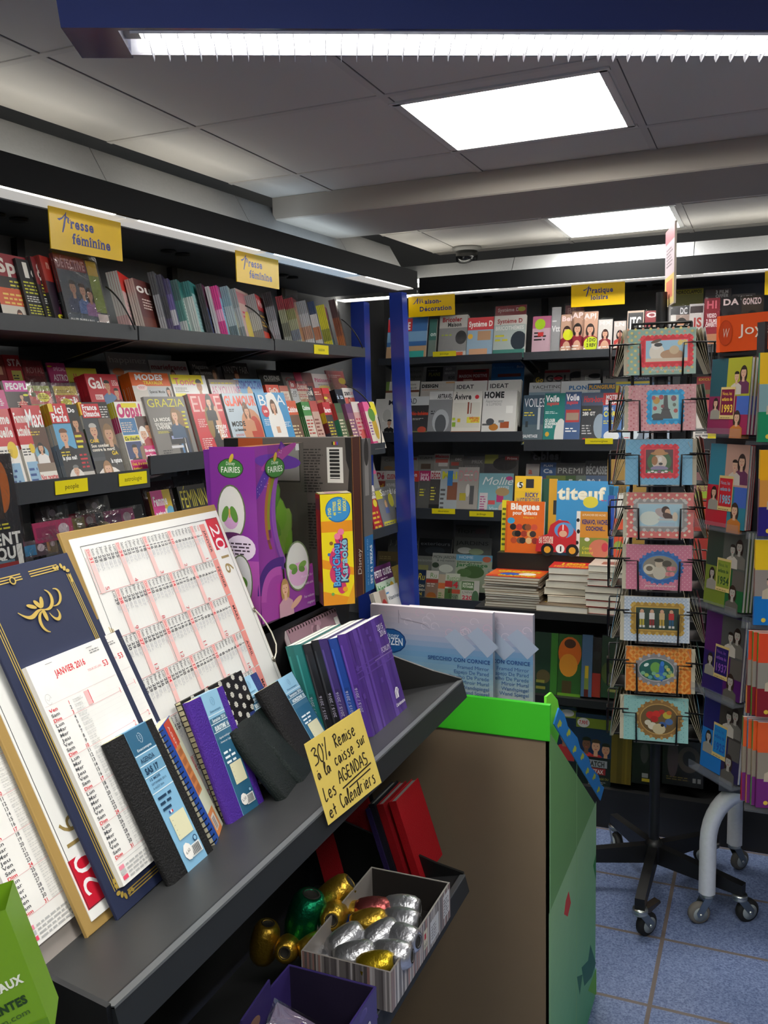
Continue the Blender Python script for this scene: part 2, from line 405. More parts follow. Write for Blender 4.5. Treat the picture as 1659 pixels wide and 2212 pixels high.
# ================================================================ wall shelving
ZF1, ZF0 = .505*K, .440*K
GREY, DARK = '4a4e52', '24272b'
def shelving(M, x0, x1, xe, label, ztop, cools, rows, ups, jx):
    """x0..x1 shelves, canopy to xe; rows: (xa, xb, lip top z, lip height, depth)"""
    t = thing('shelving_unit', label, 'shelving', M.copy())
    w = .395*K
    MB(['steel']).box(x0, x1+.06, w, w+.03, FL, ZF0, '85898c').build('back_panel', t)
    MB(['steel']).box(x0, x1, -.02, w, FL, FL+.30, '16181b').build('plinth', t)
    MB(['matte']).box(x0, xe, 0, .012, ZF0, ZF1, '121417').build('fascia', t)
    MB(['steel']).box(x0, xe, .123, w+.03, ZF0-.006, ZF0+.004, '5d6166').build('canopy', t)
    r = MB(['satin']); A = (.055, ZF0+.05); B = (.17, ztop)
    for k in range(len(jx)-1):
        a, c = jx[k]+.002, jx[k+1]-.002
        r.add([(a, *A), (c, *A), (c, *B), (a, *B), (a, A[0]+.004, A[1]-.004), (c, A[0]+.004, A[1]-.004), (c, B[0]+.004, B[1]-.004), (a, B[0]+.004, B[1]-.004)],
              [(0, 1, 2, 3), (7, 6, 5, 4), (0, 4, 5, 1), (3, 2, 6, 7), (1, 5, 6, 2), (0, 3, 7, 4)], 'a8aaac')
    r.build('reflector', t)
    for k in range(len(jx)-1):
        lt = MB(['cove_cool' if k in cools else 'cove_warm'])
        lt.tube([(jx[k]+.09, .034, ZF1-.012), (jx[k+1]-.09, .034, ZF1-.012)], .011, 'fff', n=10); lt.build('canopy_tube', t)
        lt = MB(['strip_cool' if k in cools else 'strip_warm']); lt.box(jx[k], jx[k+1]-.003, .026, .122, ZF0-.002, ZF0+.003, 'fff'); lt.build('glow_strip', t)  # underside strip made to glow, standing in for light from the tube
        lt = MB(['slot_cool' if k in cools else 'slot_warm']); lt.box(jx[k]+.06, jx[k+1]-.06, .013, .0255, ZF0-.001, ZF0+.003, 'fff'); lt.build('added_glow_slot', t)  # brighter glowing line added to light the tops of the signs
    for hx in jx[1:-1]:
        for q in (-.045, .045): hb = MB(['plastic']); hb.lathe([(.03, -.0145), (.03, -.005), (.001, -.005)][::-1], '1a1b1d', n=16, M=Matrix.Translation((hx+q-.25, .3, ZF0-.001))); hb.build('cable_hole_cover', t)
    for (xa, xb, z, h, dep) in rows:
        s_ = MB(['steel'])
        s_.box(xa+.004, xb-.004, 0, .012, z-h, z, '34383d'); s_.box(xa+.004, xb-.004, .012, dep, z-h, z-h+.012, '2a2d31')
        sh = s_.build('shelf', t)
        for q in (xa+.03, xb-.03):
            br = MB(['steel']); br.prism([(.04, z-h), (dep, z-h), (dep, z-h-.09), (dep-.03, z-h-.09)], q-.006, q+.006, '141619', M=fr3((0, 0, 0), (0, 1, 0), (0, 0, 1), (1, 0, 0)))
            br.build('bracket', sh)
    for ux in ups: MB(['steel']).box(ux-.018, ux+.018, w-.03, w, FL+.3, ZF0-.012, '17191c').build('upright', t)
    return t
def LS(px, py, off=0, M=ML):
    """shelving coordinates of a pixel on the plane y = off"""
    Q = hit(px, py, M @ Vector((0, off, 0)), M.to_3x3() @ Vector((0, 1, 0))); return M.inverted() @ Q
k = K
LJ = [.55*k, 1.05*k, 1.645*k, 2.22*k, 2.80*k, 3.24*k]
left = shelving(ML, .55*k, 2.95*k, 3.24*k, 'long dark magazine shelving along the left wall under a lit canopy', (LS(0, 255, .17).z+LS(542, 434, .17).z)/2, (3,),
    [(.55*k, 1.05*k, .193*k, .033*k, .52), (1.05*k, 1.645*k, .193*k, .033*k, .52), (1.645*k, 2.22*k, .193*k, .033*k, .52), (2.22*k, 2.79*k, .193*k, .033*k, .52),
     (.55*k, 1.05*k, -.143*k, .045*k, .52), (1.05*k, 1.66*k, -.143*k, .045*k, .52), (1.66*k, 2.27*k, -.114*k, .045*k, .52), (2.27*k, 2.93*k, -.143*k, .04*k, .52),
     (.55*k, 1.66*k, -.50*k, .04*k, .52), (1.66*k, 2.27*k, -.47*k, .04*k, .52), (2.27*k, 3.02*k, -.453*k, .035*k, .52), (.55*k, 2.27*k, -.8*k, .04*k, .55), (2.27*k, 3.02*k, -.79*k, .035*k, .55)],
    [1.05*k, 1.655*k, 2.245*k, 2.86*k], LJ)
XA, XJ = LS(815, 770, 0, MB_).x, LS(1129, 757, 0, MB_).x
BJ = [-2.0, XJ-1.35, LS(1095, 570, 0, MB_).x, LS(1495, 550, 0, MB_).x, 1.2, 1.9]
back = shelving(MB_, -1.92, 2.0, 2.0, 'dark magazine shelving across the back of the shop under a lit canopy', LS(1340, 536, .17, MB_).z, (),
    [(XA, XJ, .186*k, .027*k, .48), (XJ, XJ+1.33, .186*k, .03*k, .48), (XA, XJ, -.125*k, .04*k, .48), (XJ, XJ+1.33, -.158*k, .045*k, .48),
     (XA, XJ, -.445*k, .045*k, .48), (XJ, XJ+1.33, -.47*k, .045*k, .48), (XA, XJ, -.83*k, .05*k, .5), (XJ, XJ+1.33, -.83*k, .05*k, .5)],
    [XJ, XJ+1.33], BJ)
# blue end posts of the left unit
q = LS(845, 632); q2 = LS(868, 1300); r_ = LS(872, 632)
bp = MB(['blue_paint']); ub, dn = LS(858, 632, -.01), LS(887, 1305, -.01)
bp.prism([(ub.y-.035, ub.z), (ub.y+.04, ub.z), (dn.y+.01, dn.z-.5), (dn.y-.09, dn.z-.5)], ub.x-.018, ub.x+.045, '263c98', M=fr3((0, 0, 0), (0, 1, 0), (0, 0, 1), (1, 0, 0)))
bp.build('end_post', left)
u2 = LS(784, 652, .14)
MB(['blue_paint']).box(u2.x-.03, u2.x+.035, .12, .20, FL+.3, u2.z, '263c98', bev=.006).build('end_post', left)
# ================================================================ magazines
def T(t, u, v, h, c, fit=None, b=.035, al='l', sh=0): return ('t', t, u, v, h, c, fit, b, al, sh)
def R(u, v, w, h, c): return ('r', u, v, w, h, c)
def P(u, v, k, hair='3a2418', skin='dcae90', cloth='30343c', l=1): return ('p', u, v, k, hair, skin, cloth, l)
def X(u, v, w, h, n, c): return ('x', u, v, w, h, n, c)
def O(u, v, a, b, c): return ('o', u, v, a, b, c)
def remap(e, s):
    """squeeze a layout into the strip of the cover that shows above the row in front"""
    e = list(e); k = e[0]; i = 3 if k == 't' else 2; e[i] = 1-(1-e[i])*s
    if k in 'rx': e[4] *= s
    elif k == 't': e[4] *= s
    elif k == 'p': e[3] *= s
    elif k == 'o': e[4] *= s
    return tuple(e)
def draw(mb, w, h, els, vis=1):
    for e in els:
        k = e[0]
        if vis != 1: e = remap(e, vis)
        if k == 't': mb.T(e[1], e[2]*w, e[3]*h, e[4]*h, e[5], e[7], e[6]*w if e[6] else None, e[8], e[9], maxw=w*(.98-e[2]) if e[8] == 'l' else w*.96)
        elif k == 'r': mb.R(e[1]*w, e[2]*h, e[3]*w, e[4]*h, e[5])
        elif k == 'p': mb.person(e[1]*w, e[2]*h, e[3]*h, *e[4:8])
        elif k == 'x': mb.lines(e[1]*w, e[2]*h, e[3]*w, e[4]*h, e[5], e[6])
        elif k == 'o': mb.E(e[1]*w, e[2]*h, e[3]*w, e[4]*w, e[5])
def clipped(mb, w, h, o0):
    """keep the printing on its sheet"""
    for i in range(o0, len(mb.v)):
        x, y, z = mb.v[i]; mb.v[i] = (min(max(x, 0), w), min(max(y, 0), h), z)
class Tier:
    def __init__(s, M, y, z, lean, vis=1): s.vis = vis; s.M, s.y, s.z, s.l = M, y, z, math.radians(lean); s.v = Vector((0, math.sin(s.l), math.cos(s.l))); s.n = Vector((0, -math.cos(s.l), math.sin(s.l)))
    def at(s, px, py):
        R3 = s.M.to_3x3(); q = s.M.inverted() @ hit(px, py, s.M @ Vector((0, s.y, s.z)), R3 @ s.n); return q.x, (q.z-s.z)/math.cos(s.l)
    def pr(s, x, v): return proj(s.M @ (Vector((x, s.y, s.z))+s.v*v))
NMAG = [0]
def mag(tr, tl, trx, bg, els, label, n=1, spine=None, yaw=0, w=None, t=.0, group=None, film=0, name='magazine', cat='magazine', lb2=None, hmax=.36, roll=0):
    t = t or (.009 if n > 2 else .0065)
    x0, vt = tr.at(*tl); y = tl[1]
    if w is None:
        for _ in range(4):
            x1, _v = tr.at(trx, y); y = tr.pr(x1, vt)[1]
        w = x1-x0
    h = min(vt, hmax); v0 = vt-h
    spine = spine or bg
    a = math.radians(yaw); u = Vector((math.cos(a), math.sin(a), 0)); v = tr.v; v = (v-u*v.dot(u)).normalized()
    if roll: r = math.radians(roll); u, v = u*math.cos(r)+v*math.sin(r), v*math.cos(r)-u*math.sin(r)
    p = Vector((x0, tr.y, tr.z))+tr.v*vt-v*h
    M = tr.M @ fr(p, u, v)
    root = thing(name, label, cat, M, group if n > 1 else None)
    b = MB(['matte']); tt = t*.86
    b.box(.0006, w-.0006, .0006, h-.0006, -tt, 0, 'd9d5cc'); b.build('pages', root)
    c = MB(['print'])
    c.add([(0, 0, .00015), (w, 0, .00015), (w, h, .00015), (0, h, .00015)], [(0, 1, 2, 3)], bg)
    sp = [spine] if isinstance(spine, str) else spine; m = len(sp)
    for i, s_ in enumerate(sp):
        ya, yb_ = h*(1-(i+1)/m), h*(1-i/m)
        c.add([(0, ya, -tt), (0, ya, .00015), (0, yb_, .00015), (0, yb_, -tt)], [(0, 1, 2, 3)], s_)
    o0 = len(c.v); draw(c, w, h, els, tr.vis); clipped(c, w, h, o0)
    c.build('front_cover', root)
    if film:
        f = MB(['film']); f.box(-.006, w+.006, -.0, h+.012, .003, .0034, 'ffffff'); f.build('plastic_sleeve', root)
    NMAG[0] += n
    nn = M.to_3x3() @ Vector((0, 0, 1)); uu = M.to_3x3() @ Vector((1, 0, 0))
    for k in range(1, n):
        r = copy_tree(root); r.matrix_world = Matrix.Translation(nn*(-t*k)+uu*random.uniform(-.002, .0015)) @ M
        r['label'] = lb2 or ' '.join(('copy stacked behind '+label).split()[:15]); r['group'] = group or ' '.join(('copies behind '+label).split()[:9])
    if n > 1 and 'group' in root: del root['group']
    return root
# ---- left shelving, middle row: three tiers of covers
zb = -.143*K-.03
F1, M1, B1 = Tier(ML, .03, zb, 16), Tier(ML, .135, zb+.065, 16, .34), Tier(ML, .25, zb+.13, 16, .32)
F2, M2, B2 = Tier(ML, .03, zb+.042, 16), Tier(ML, .135, zb+.08, 16, .34), Tier(ML, .25, zb+.13, 16, .32)
F3 = Tier(ML, .03, zb, 16)
def steps(root, x0, x1, z, zs):
    for (y0, y1, zz) in zs: MB(['steel']).box(x0+.01, x1-.01, y0, y1, z, zz-.002, '1b1d20').build('shelf_step', root)
steps(left, .55*K, 1.66*K, zb-.02, [(.10, .22, zb+.065), (.221, .52, zb+.13)]); steps(left, 1.66*K, 2.27*K, zb+.01, [(.10, .22, zb+.08), (.221, .52, zb+.13)])
steps(left, 2.27*K, 2.93*K, zb-.02, [(.10, .22, zb+.07), (.221, .52, zb+.13)])
FA = [R(0, .55, 1, .45, 'c41f2b'), T('Femme', .04, .82, .12, 'f5efe9', .9), T('actuelle', .04, .66, .12, 'f5efe9', .9), O(.75, .5, .2, .3, 'e5c21f'), X(.05, .42, .6, .1, 3, '333'), R(.1, .06, .8, .28, '8fb6d3'), X(.15, .1, .6, .2, 3, '2b4f8c')]
mag(F1, (-38, 884), 16, 'f0ebe4', FA, 'red and white weekly at the very edge of the front tier', 2, ['c41f2b', 'e8e3da'])
mag(F1, (22, 881), 52, 'f0ebe4', FA, 'red and white weekly beside the brown bathtub cover', 3, ['c41f2b', 'e8e3da'])
mag(F1, (45, 876), 84, '5a3a2b', [R(0, .76, 1, .24, 'c42230'), T('Maxi', .05, .74, .22, 'fff', .92, .02, sh=.15), X(.1, .64, .7, .06, 2, 'd8b83a'), O(.45, .42, .36, .36, '7fb2c8'), P(.45, .44, .1, '1d1512', 'd8a888', 'ece8e4'), R(0, 0, 1, .3, '8d7a6b'), R(.02, 0, .96, .2, 'e9e2da'), T('Nos recettes', .05, .1, .07, 'c8202e'), T('INRATABLES', .05, .015, .07, 'c8202e')], 'brown weekly with white and red scrawled title and a bathtub')
mag(F1, (101, 872), 140, '1c1a1c', [R(0, .76, 1, .24, 'c8252f'), T('ici', .3, .88, .1, 'fff'), T('Paris', .06, .78, .1, 'fff', .85), R(0, .9, .25, .1, 'e6c522'), R(0, .44, 1, .31, '62a6cd'), P(.45, .52, .17, '7a5138', 'd9a88a', '16161a', 0), T('la plus mal!', .05, .31, .05, 'fff', .8), X(.05, .36, .5, .07, 2, 'd8c030'), O(.6, .0, .5, .75, 'e4dfda'), P(.62, .12, .12, '70706f', 'd3a488', '2a2c30', 0), T('Lino Corrida', .1, .02, .04, 'fff')], 'celebrity weekly with red title over a woman on sky blue', 6, ['c79a1f', 'd8d2c4', '8a97a5', '9aa2ab'])
mag(F1, (139, 874), 164, '231f20', [T('Do', .1, .9, .06, 'fff'), P(.5, .7, .13, '2a1a12', 'c89878', '501a1a'), X(.15, .45, .7, .2, 3, 'd9cf2c'), X(.1, .2, .8, .2, 4, 'c02030'), R(0, 0, 1, .15, 'bfb9b2')], 'dark weekly with yellow print, mostly hidden beside the stack banded yellow white and green')
mag(F1, (167, 869), 229, '2a2624', [R(0, .84, .12, .16, 'e0b420'), R(.06, .8, .62, .18, 'c4232d'), T('France', .1, .9, .07, 'fff', .5), T('Dimanche', .1, .82, .07, 'fff', .54), X(.7, .8, .28, .16, 5, 'd8d4d0'), R(0, .26, .52, .53, '3b3f44'), P(.28, .56, .17, 'bdb9b4', 'd2a284', '2a3038', 0), R(.54, .26, .46, .53, '6d5a4c'), P(.78, .5, .2, '8a6a48', 'c89a7c', '201a18'), T('Son combat', .06, .43, .04, 'f0eade'), T('contre la mort!', .06, .38, .04, 'f0eade'), T('CAVE', .06, .49, .04, 'e6c522'), O(.45, .0, .45, .38, 'e8e0d8'), P(.42, .08, .16, '9a7048', 'd6aa8c', '50402e'), T('GA', .7, .32, .05, 'e6c522'), T('la rupture', .6, .22, .06, 'fff')], 'celebrity weekly with grey haired man beside a long haired woman', 6, ['d0a224', 'dcd8d0', '46523c', '3b4238', '25263a', '7c7674'])
mag(F1, (245, 868), 311, 'efe9e2', [T('Oops!', .02, .8, .17, 'c42a70', .8, .05, sh=.1), R(.2, .92, .5, .06, 'e8d426'), R(.02, .56, .5, .22, '3f76a6'), X(.05, .6, .42, .14, 5, 'd9c6b2'), R(.02, .48, .5, .07, 'd9d22a'), T('Ca chauffe', .04, .49, .045, '222', .46), R(.02, .24, .5, .23, '2a3a6a'), P(.27, .3, .13, '201814', 'cfa082', '1c1c22', 0), R(.02, .05, .5, .18, 'c4276e'), T('Oui, il a trompé', .05, .16, .035, 'e8d426'), T('Amber!', .05, .1, .035, 'e8d426'), R(.54, 0, .46, .8, '54403a'), P(.68, .48, .17, 'ece8e4', 'd9ac90', '8b6a52'), P(.88, .56, .16, '30221a', 'c49474', 'a02a34', 0), R(.56, .22, .4, .18, 'c4276e'), T('Elle emménage', .57, .32, .04, 'fff', .38), T('avec Thomas', .57, .25, .04, 'fff', .34), T('dans un loft luxueux', .57, .16, .035, 'fff', .4)], 'white celebrity weekly with big pink title, above the second yellow label', 5, ['d8d432', 'b8336c', 'e0dcd4', 'd9d5cc', 'cfcac0'])
mag(F2, (309, 857), 395, '77736f', [T('GRAZIA', .04, .84, .13, 'd8cf3a', .92, .0), P(.66, .66, .16, '8a6a46', 'ddb092', '34506e'), O(.72, .42, .2, .42, '8a6a46'), R(.55, .1, .34, .42, '20242c'), R(.62, .1, .05, .4, '4f7fb0'), R(.72, .1, .03, .4, 'e8e8e8'), R(.78, .1, .05, .4, '2a3a58'), R(.38, .26, .36, .2, '1c1e24'), R(.42, .34, .28, .05, '98a0c8'), R(.36, .2, .3, .04, 'd8d8dc'), T('LA MODE', .1, .62, .055, 'f2efe9', .4), T('QUI RÉCHAUFFE', .1, .56, .04, 'f2efe9', .42), T("L'HIVER", .12, .5, .055, 'f2efe9', .34), X(.12, .44, .3, .04, 2, 'd8cf3a'), X(.12, .06, .25, .14, 4, '2a2a2a'), P(.64, .62, .18, '8a6a46', 'ddb092', '34506e'), X(.84, .5, .12, .3, 5, 'd8cf3a')], 'grey fashion magazine with thin yellow title and long haired model', 2, 'bdbab4')
mag(F2, (404, 851), 473, 'c42430', [T('ELLE', .02, .72, .26, 'eab9b4', .96, .0), P(.6, .8, .16, '140f10', 'dcae92', '131114'), O(.6, .45, .16, .75, '131114'), O(.46, .55, .1, .32, '8a6a2a'), O(.74, .5, .09, .4, 'd8a488'), P(.58, .80, .15, '140f10', 'dcae92', '131114', 0), X(.1, .48, .28, .14, 5, 'f0d0cc'), T('STYLÉE', .6, .44, .055, 'fff', .34), T('À TOUT', .62, .37, .055, 'fff', .32), T('ÂGE', .7, .3, .055, 'fff', .2), X(.08, .1, .34, .22, 7, 'f0d0cc'), X(.7, .08, .22, .04, 2, 'fff')], 'red fashion magazine with a model dressed in black', 3, 'cdc6be')
mag(F2, (478, 850), 547, 'b7c6d2', [T('GLAMOUR', .02, .8, .16, 'e2502c', .96, .045), P(.6, .68, .16, '6e4428', 'd9a282', 'c4472c'), O(.7, .4, .34, .4, 'c98c68'), O(.8, .36, .18, .3, 'b83f2a'), O(.4, .12, .3, .16, 'c98c68'), P(.62, .62, .17, '6e4428', 'd9a282', 'c98c68'), T('MODE', .06, .46, .08, '16171a', .42), T('La féminité', .1, .38, .045, '16171a', .34), X(.1, .3, .3, .04, 2, 'd0453a'), X(.06, .08, .34, .18, 5, '2c2e33'), X(.08, .7, .2, .06, 2, '222')], 'pale blue fashion magazine with orange title and crouching model', 2, 'a9adb2')
mag(F2, (549, 848), 612, '3f95cb', [T('BIBA', .05, .78, .19, 'eef2f5', .9, .0), P(.52, .72, .17, '5a3a24', 'd9a688', 'f0eeea'), O(.5, .36, .26, .8, 'f0eeea'), R(.42, .3, .12, .34, 'd0a080'), O(.2, .68, .12, .12, 'c42a3a'), T('LISA', .14, .66, .04, 'fff'), X(.08, .44, .26, .12, 4, 'e8eef2'), T('40', .06, .06, .16, 'c8206a', .28), T('idées', .34, .06, .07, '1a1a1a', .2), P(.5, .68, .18, '5a3a24', 'd9a688', 'f0eeea'), X(.74, .4, .22, .1, 3, 'e8eef2')], 'bright blue fashion magazine with a woman in white jacket', 1)
SM = [  # narrow food titles along the third bay, front tier
 ((615, 866), 637, '6a4a38', [R(0, .75, 1, .25, 'd0552a'), T('Cuisine', .05, .8, .1, 'fff'), X(.1, .3, .7, .3, 5, 'd8c8a0')], 'narrow cookery weekly with orange head touching the bright blue magazine', 1, 'a84a2a'),
 ((649, 868), 666, 'd6cdc0', [R(0, .74, 1, .26, '3f8a44'), T('Cuisine', .05, .85, .08, 'fff', .9), X(.1, .4, .8, .3, 5, 'b03a2a'), O(.5, .2, .4, .3, 'c06a3a')], 'cookery magazine with green head and thick green spines', 4, '2f7a3c'),
 ((667, 866), 682, 'c9a89a', [R(0, .8, 1, .2, 'b84a48'), X(.1, .3, .8, .4, 6, '7a3a30'), R(0, 0, 1, .2, '5a4438')], 'rose coloured cookery magazine between green and red stacks', 2, 'b86a66'),
 ((695, 869), 710, '3a3238', [R(0, .75, 1, .25, 'c8303a'), T('Saveurs', .05, .8, .1, 'fff'), X(.1, .3, .8, .35, 6, 'd9c83a'), R(0, 0, 1, .2, 'c45a2a')], 'dark cookery magazine with red head and red yellow spines', 5, ['c8323a', 'd8b02a', '7a2a2a', '3a3a48', 'c85a2a']),
 ((721, 871), 735, '5a6a4a', [R(0, .8, 1, .2, '3a5a3a'), X(.1, .3, .8, .4, 6, 'e0d8c0')], 'olive cookery magazine with striped green and dark spines', 4, ['c03a3a', '2a7a5a', '3a3a3a']),
 ((744, 872), 757, '8a5a78', [R(0, .8, 1, .2, '6a3a6a'), X(.1, .3, .8, .4, 6, 'f0e0c0'), O(.5, .15, .4, .4, 'd8b040')], 'mauve cookery magazine with a row of dark gold spines', 5, ['7a4a6a', '5a5a40', 'b8902a']),
 ((757, 868), 775, 'd2a8a4', [R(0, .78, 1, .22, 'e4dcd6'), X(.1, .3, .8, .4, 5, 'b83048'), O(.6, .25, .4, .5, 'c05a50')], 'pale red cookery magazine wedged against the magenta spines', 2, 'c87878')]
for a in SM: mag(F3, a[0], a[1], a[2], a[3], a[4], a[5], a[6])
mag(Tier(ML, .0, zb, 16), (782, 868), 807, 'ded6c4', [R(0, .8, .55, .2, 'e6679c'), O(.75, .85, .3, .3, 'e8dc3a'), O(.55, .45, .2, .5, 'c8a43a'), O(.5, .72, .28, .28, '5a8a3a'), R(.0, .02, .4, .14, 'd0357a'), T('120', .03, .05, .08, 'fff', .32), X(.42, .02, .5, .12, 2, '8ab23a'), X(.08, .3, .3, .3, 5, '7a3a8a')], 'health magazine with pineapple and a thick magenta spine at the shelf end', 4, 'c92f7d', t=.007)
# middle tier
mag(M1, (-22, 842), 8, 'c8307c', [X(.2, .4, .6, .3, 4, 'fff')], 'magenta magazine cut off at the shelf edge', 1)
mag(M1, (4, 822), 54, '3a2a2c', [R(0, .62, 1, .38, 'd13a9a'), T('PEOPLE', .08, .7, .22, 'f7eef4', 1.05, .05), O(.85, .5, .12, .12, 'd9dc2a'), P(.65, .35, .2, '3a1a12', 'd8a688', 'c02a2a'), X(.4, .1, .5, .2, 3, 'e0c0b0')], 'magenta headed people magazine in the middle tier', 2, 'd6d0c8')
mag(M1, (57, 833), 105, '9aa24a', [R(0, .3, 1, .5, 'c43a34'), T('In', .4, .4, .3, 'fff'), P(.2, .8, .14, '6a4a34', 'd8a688', '5a6a3a'), O(.62, .56, .28, .5, 'e8e022'), X(.42, .5, .4, .2, 3, '7a5a1a')], 'wrapped weekly with large yellow price sticker beside a magenta cover', 2, 'b8b4ac', film=1)
mag(M1, (113, 834), 162, 'c9b03a', [R(0, .2, 1, .45, 'c62a30'), T('ici', .3, .3, .3, 'fff', .6), O(.42, .36, .24, .42, 'e8e022'), X(.28, .3, .28, .2, 3, '7a5a1a'), X(.1, .75, .8, .12, 2, '6a4a20')], 'wrapped yellow and red weekly with sticker, close to the red double portrait cover', 2, 'b8b4ac', film=1)
mag(M1, (181, 807), 250, 'b32631', [T('Gala', .05, .5, .38, 'f4eeea', .62, .03), P(.62, .42, .36, '1c1412', 'c08a6a', '5a7aa0', 0), P(.86, .2, .3, '181010', 'c8967a', '6a2a30', 0), X(.78, .6, .2, .2, 4, 'f0d8d4'), R(.16, .1, .24, .18, 'e8c8c4'), X(.18, .13, .2, .12, 3, '9a2a30')], 'red society magazine with a couple in jackets on its cover', 6, ['b8242e', 'a01f2a', 'c8a8a4', '96705e'])
mag(M1, (277, 804), 361, 'cfc8c0', [R(0, .52, 1, .48, 'e0641e'), T('MODES', .12, .74, .2, 'fff', .72, .045), T('TRAVAUX', .3, .58, .12, 'f0d830', .5), O(.24, .46, .14, .16, 'f0dcd8'), X(.15, .4, .18, .12, 3, 'd06060'), R(.36, .0, .5, .46, 'b9bcc0'), T('Spécial Mode', .4, .26, .1, '333', .4), P(.9, .2, .25, '2a1a14', 'd8a688', '7a2a20')], 'orange headed sewing magazine with white title', 6, ['e0641e', 'd8601e', 'a8a49c', '9a5a40'])
mag(M2, (366, 809), 441, 'ecebea', [R(0, .62, .9, .38, 'ecd92e'), T('Tonic', .06, .58, .3, 'e0408a', .6, .0), P(.76, .32, .5, '1c1412', 'b98464', 'e8e4e0', 0), R(.02, .1, .3, .14, 'e8dc3a'), X(.05, .3, .4, .2, 4, '5a5a5a')], 'yellow white fitness magazine with thin pink title and a short haired woman', 2, 'd4d0c8')
mag(M2, (449, 819), 514, 'dfd6d8', [R(0, .78, 1, .22, '9a8f8a'), X(.05, .8, .8, .12, 1, 'd8c83a'), T('AS YOU LIKE', .03, .3, .4, 'c86a9a', .95, .0), X(.05, .1, .8, .1, 1, '555')], 'pale pink magazine with slim pink and black title', 2, 'b9b2ac')
mag(M2, (504, 818), 562, '6aa6d4', [T('COSMOPOLITAN', .04, .55, .36, '17409a', .94, .05), P(.48, .2, .4, 'd8b878', 'e0b496', 'e0a8b8'), O(.12, .2, .14, .2, 'e8dc2e'), X(.68, .1, .28, .2, 3, 'd04a7a')], 'sky blue magazine with heavy dark blue title and blonde woman', 2, 'b0b4b8')
for a in [((572, 831), 600, 'c8402c', [R(0, .55, 1, .45, 'd8472c'), T('GuOh', .2, .6, .25, 'f4ece0', .7), O(.5, .3, .4, .3, 'b86a3a')], 'orange red cookery magazine with rounded white title', 3, 'b8402c'),
 ((602, 833), 620, 'd8c8b8', [R(0, .7, 1, .3, 'c06a5a'), X(.1, .2, .8, .4, 5, 'a03a30')], 'beige cookery magazine with salmon head', 2, 'b8a898'),
 ((622, 822), 637, 'd0d4d8', [R(0, .6, 1, .4, 'c03038'), T('io', .2, .7, .25, 'fff'), X(.1, .2, .8, .3, 4, '444')], 'thin red and grey cookery magazine in plastic', 2, 'c8c4bc'),
 ((638, 829), 662, 'dccbb4', [R(0, .62, 1, .38, 'c8504a'), T('CUISINE', .06, .72, .2, 'f6efe4', .9), X(.1, .3, .8, .2, 2, 'c8404a'), O(.5, .1, .4, .3, 'b88a5a')], 'cream cookery magazine with red head in plastic', 1, 'b0a090'),
 ((659, 834), 674, '26242a', [T('Gé', .1, .5, .4, 'f0ece4', .7), X(.1, .2, .7, .2, 2, '9a9a9a')], 'black cookery magazine with white letters', 1, '1c1a1e'),
 ((675, 838), 692, '9a3a32', [R(0, .6, 1, .4, 'b8342c'), X(.1, .6, .8, .25, 2, 'f0e0d0'), O(.5, .2, .4, .3, 'a8703a')], 'dark red cookery magazine ahead of yellow sticker', 3, ['c8342c', 'd8c83a', '7a2a24']),
 ((694, 838), 709, 'a8442c', [R(0, .65, 1, .35, 'd8323a'), O(.2, .4, .3, .3, 'e8dc2e'), X(.2, .1, .7, .3, 3, 'e0d0b0')], 'red magazine marked with yellow dot, small', 2, ['c03a3a', 'd8b02a']),
 ((722, 841), 738, '24282e', [T('à ta', .1, .4, .3, 'c8d8e8', .8), R(0, .7, 1, .3, '30363e')], 'black magazine with pale blue letters', 4, ['1c1e22', '8ab0d0', '1c1e22']),
 ((738, 838), 769, 'e6e0da', [T('zen', .08, .55, .3, '2a2a2c', .4), X(.5, .6, .4, .2, 2, 'd04a4a'), R(0, 0, 1, .4, 'd86a5a'), P(.3, .1, .3, '6a3a2a', 'd8a688', 'c85a4a')], 'white health magazine with dark lower case title', 2, 'cfcac4')]:
    mag(M1 if 0 else Tier(ML, .135, zb+.07, 16, .34), a[0], a[1], a[2], a[3], a[4], a[5], a[6], film=1 if 'plastic' in a[4] else 0)
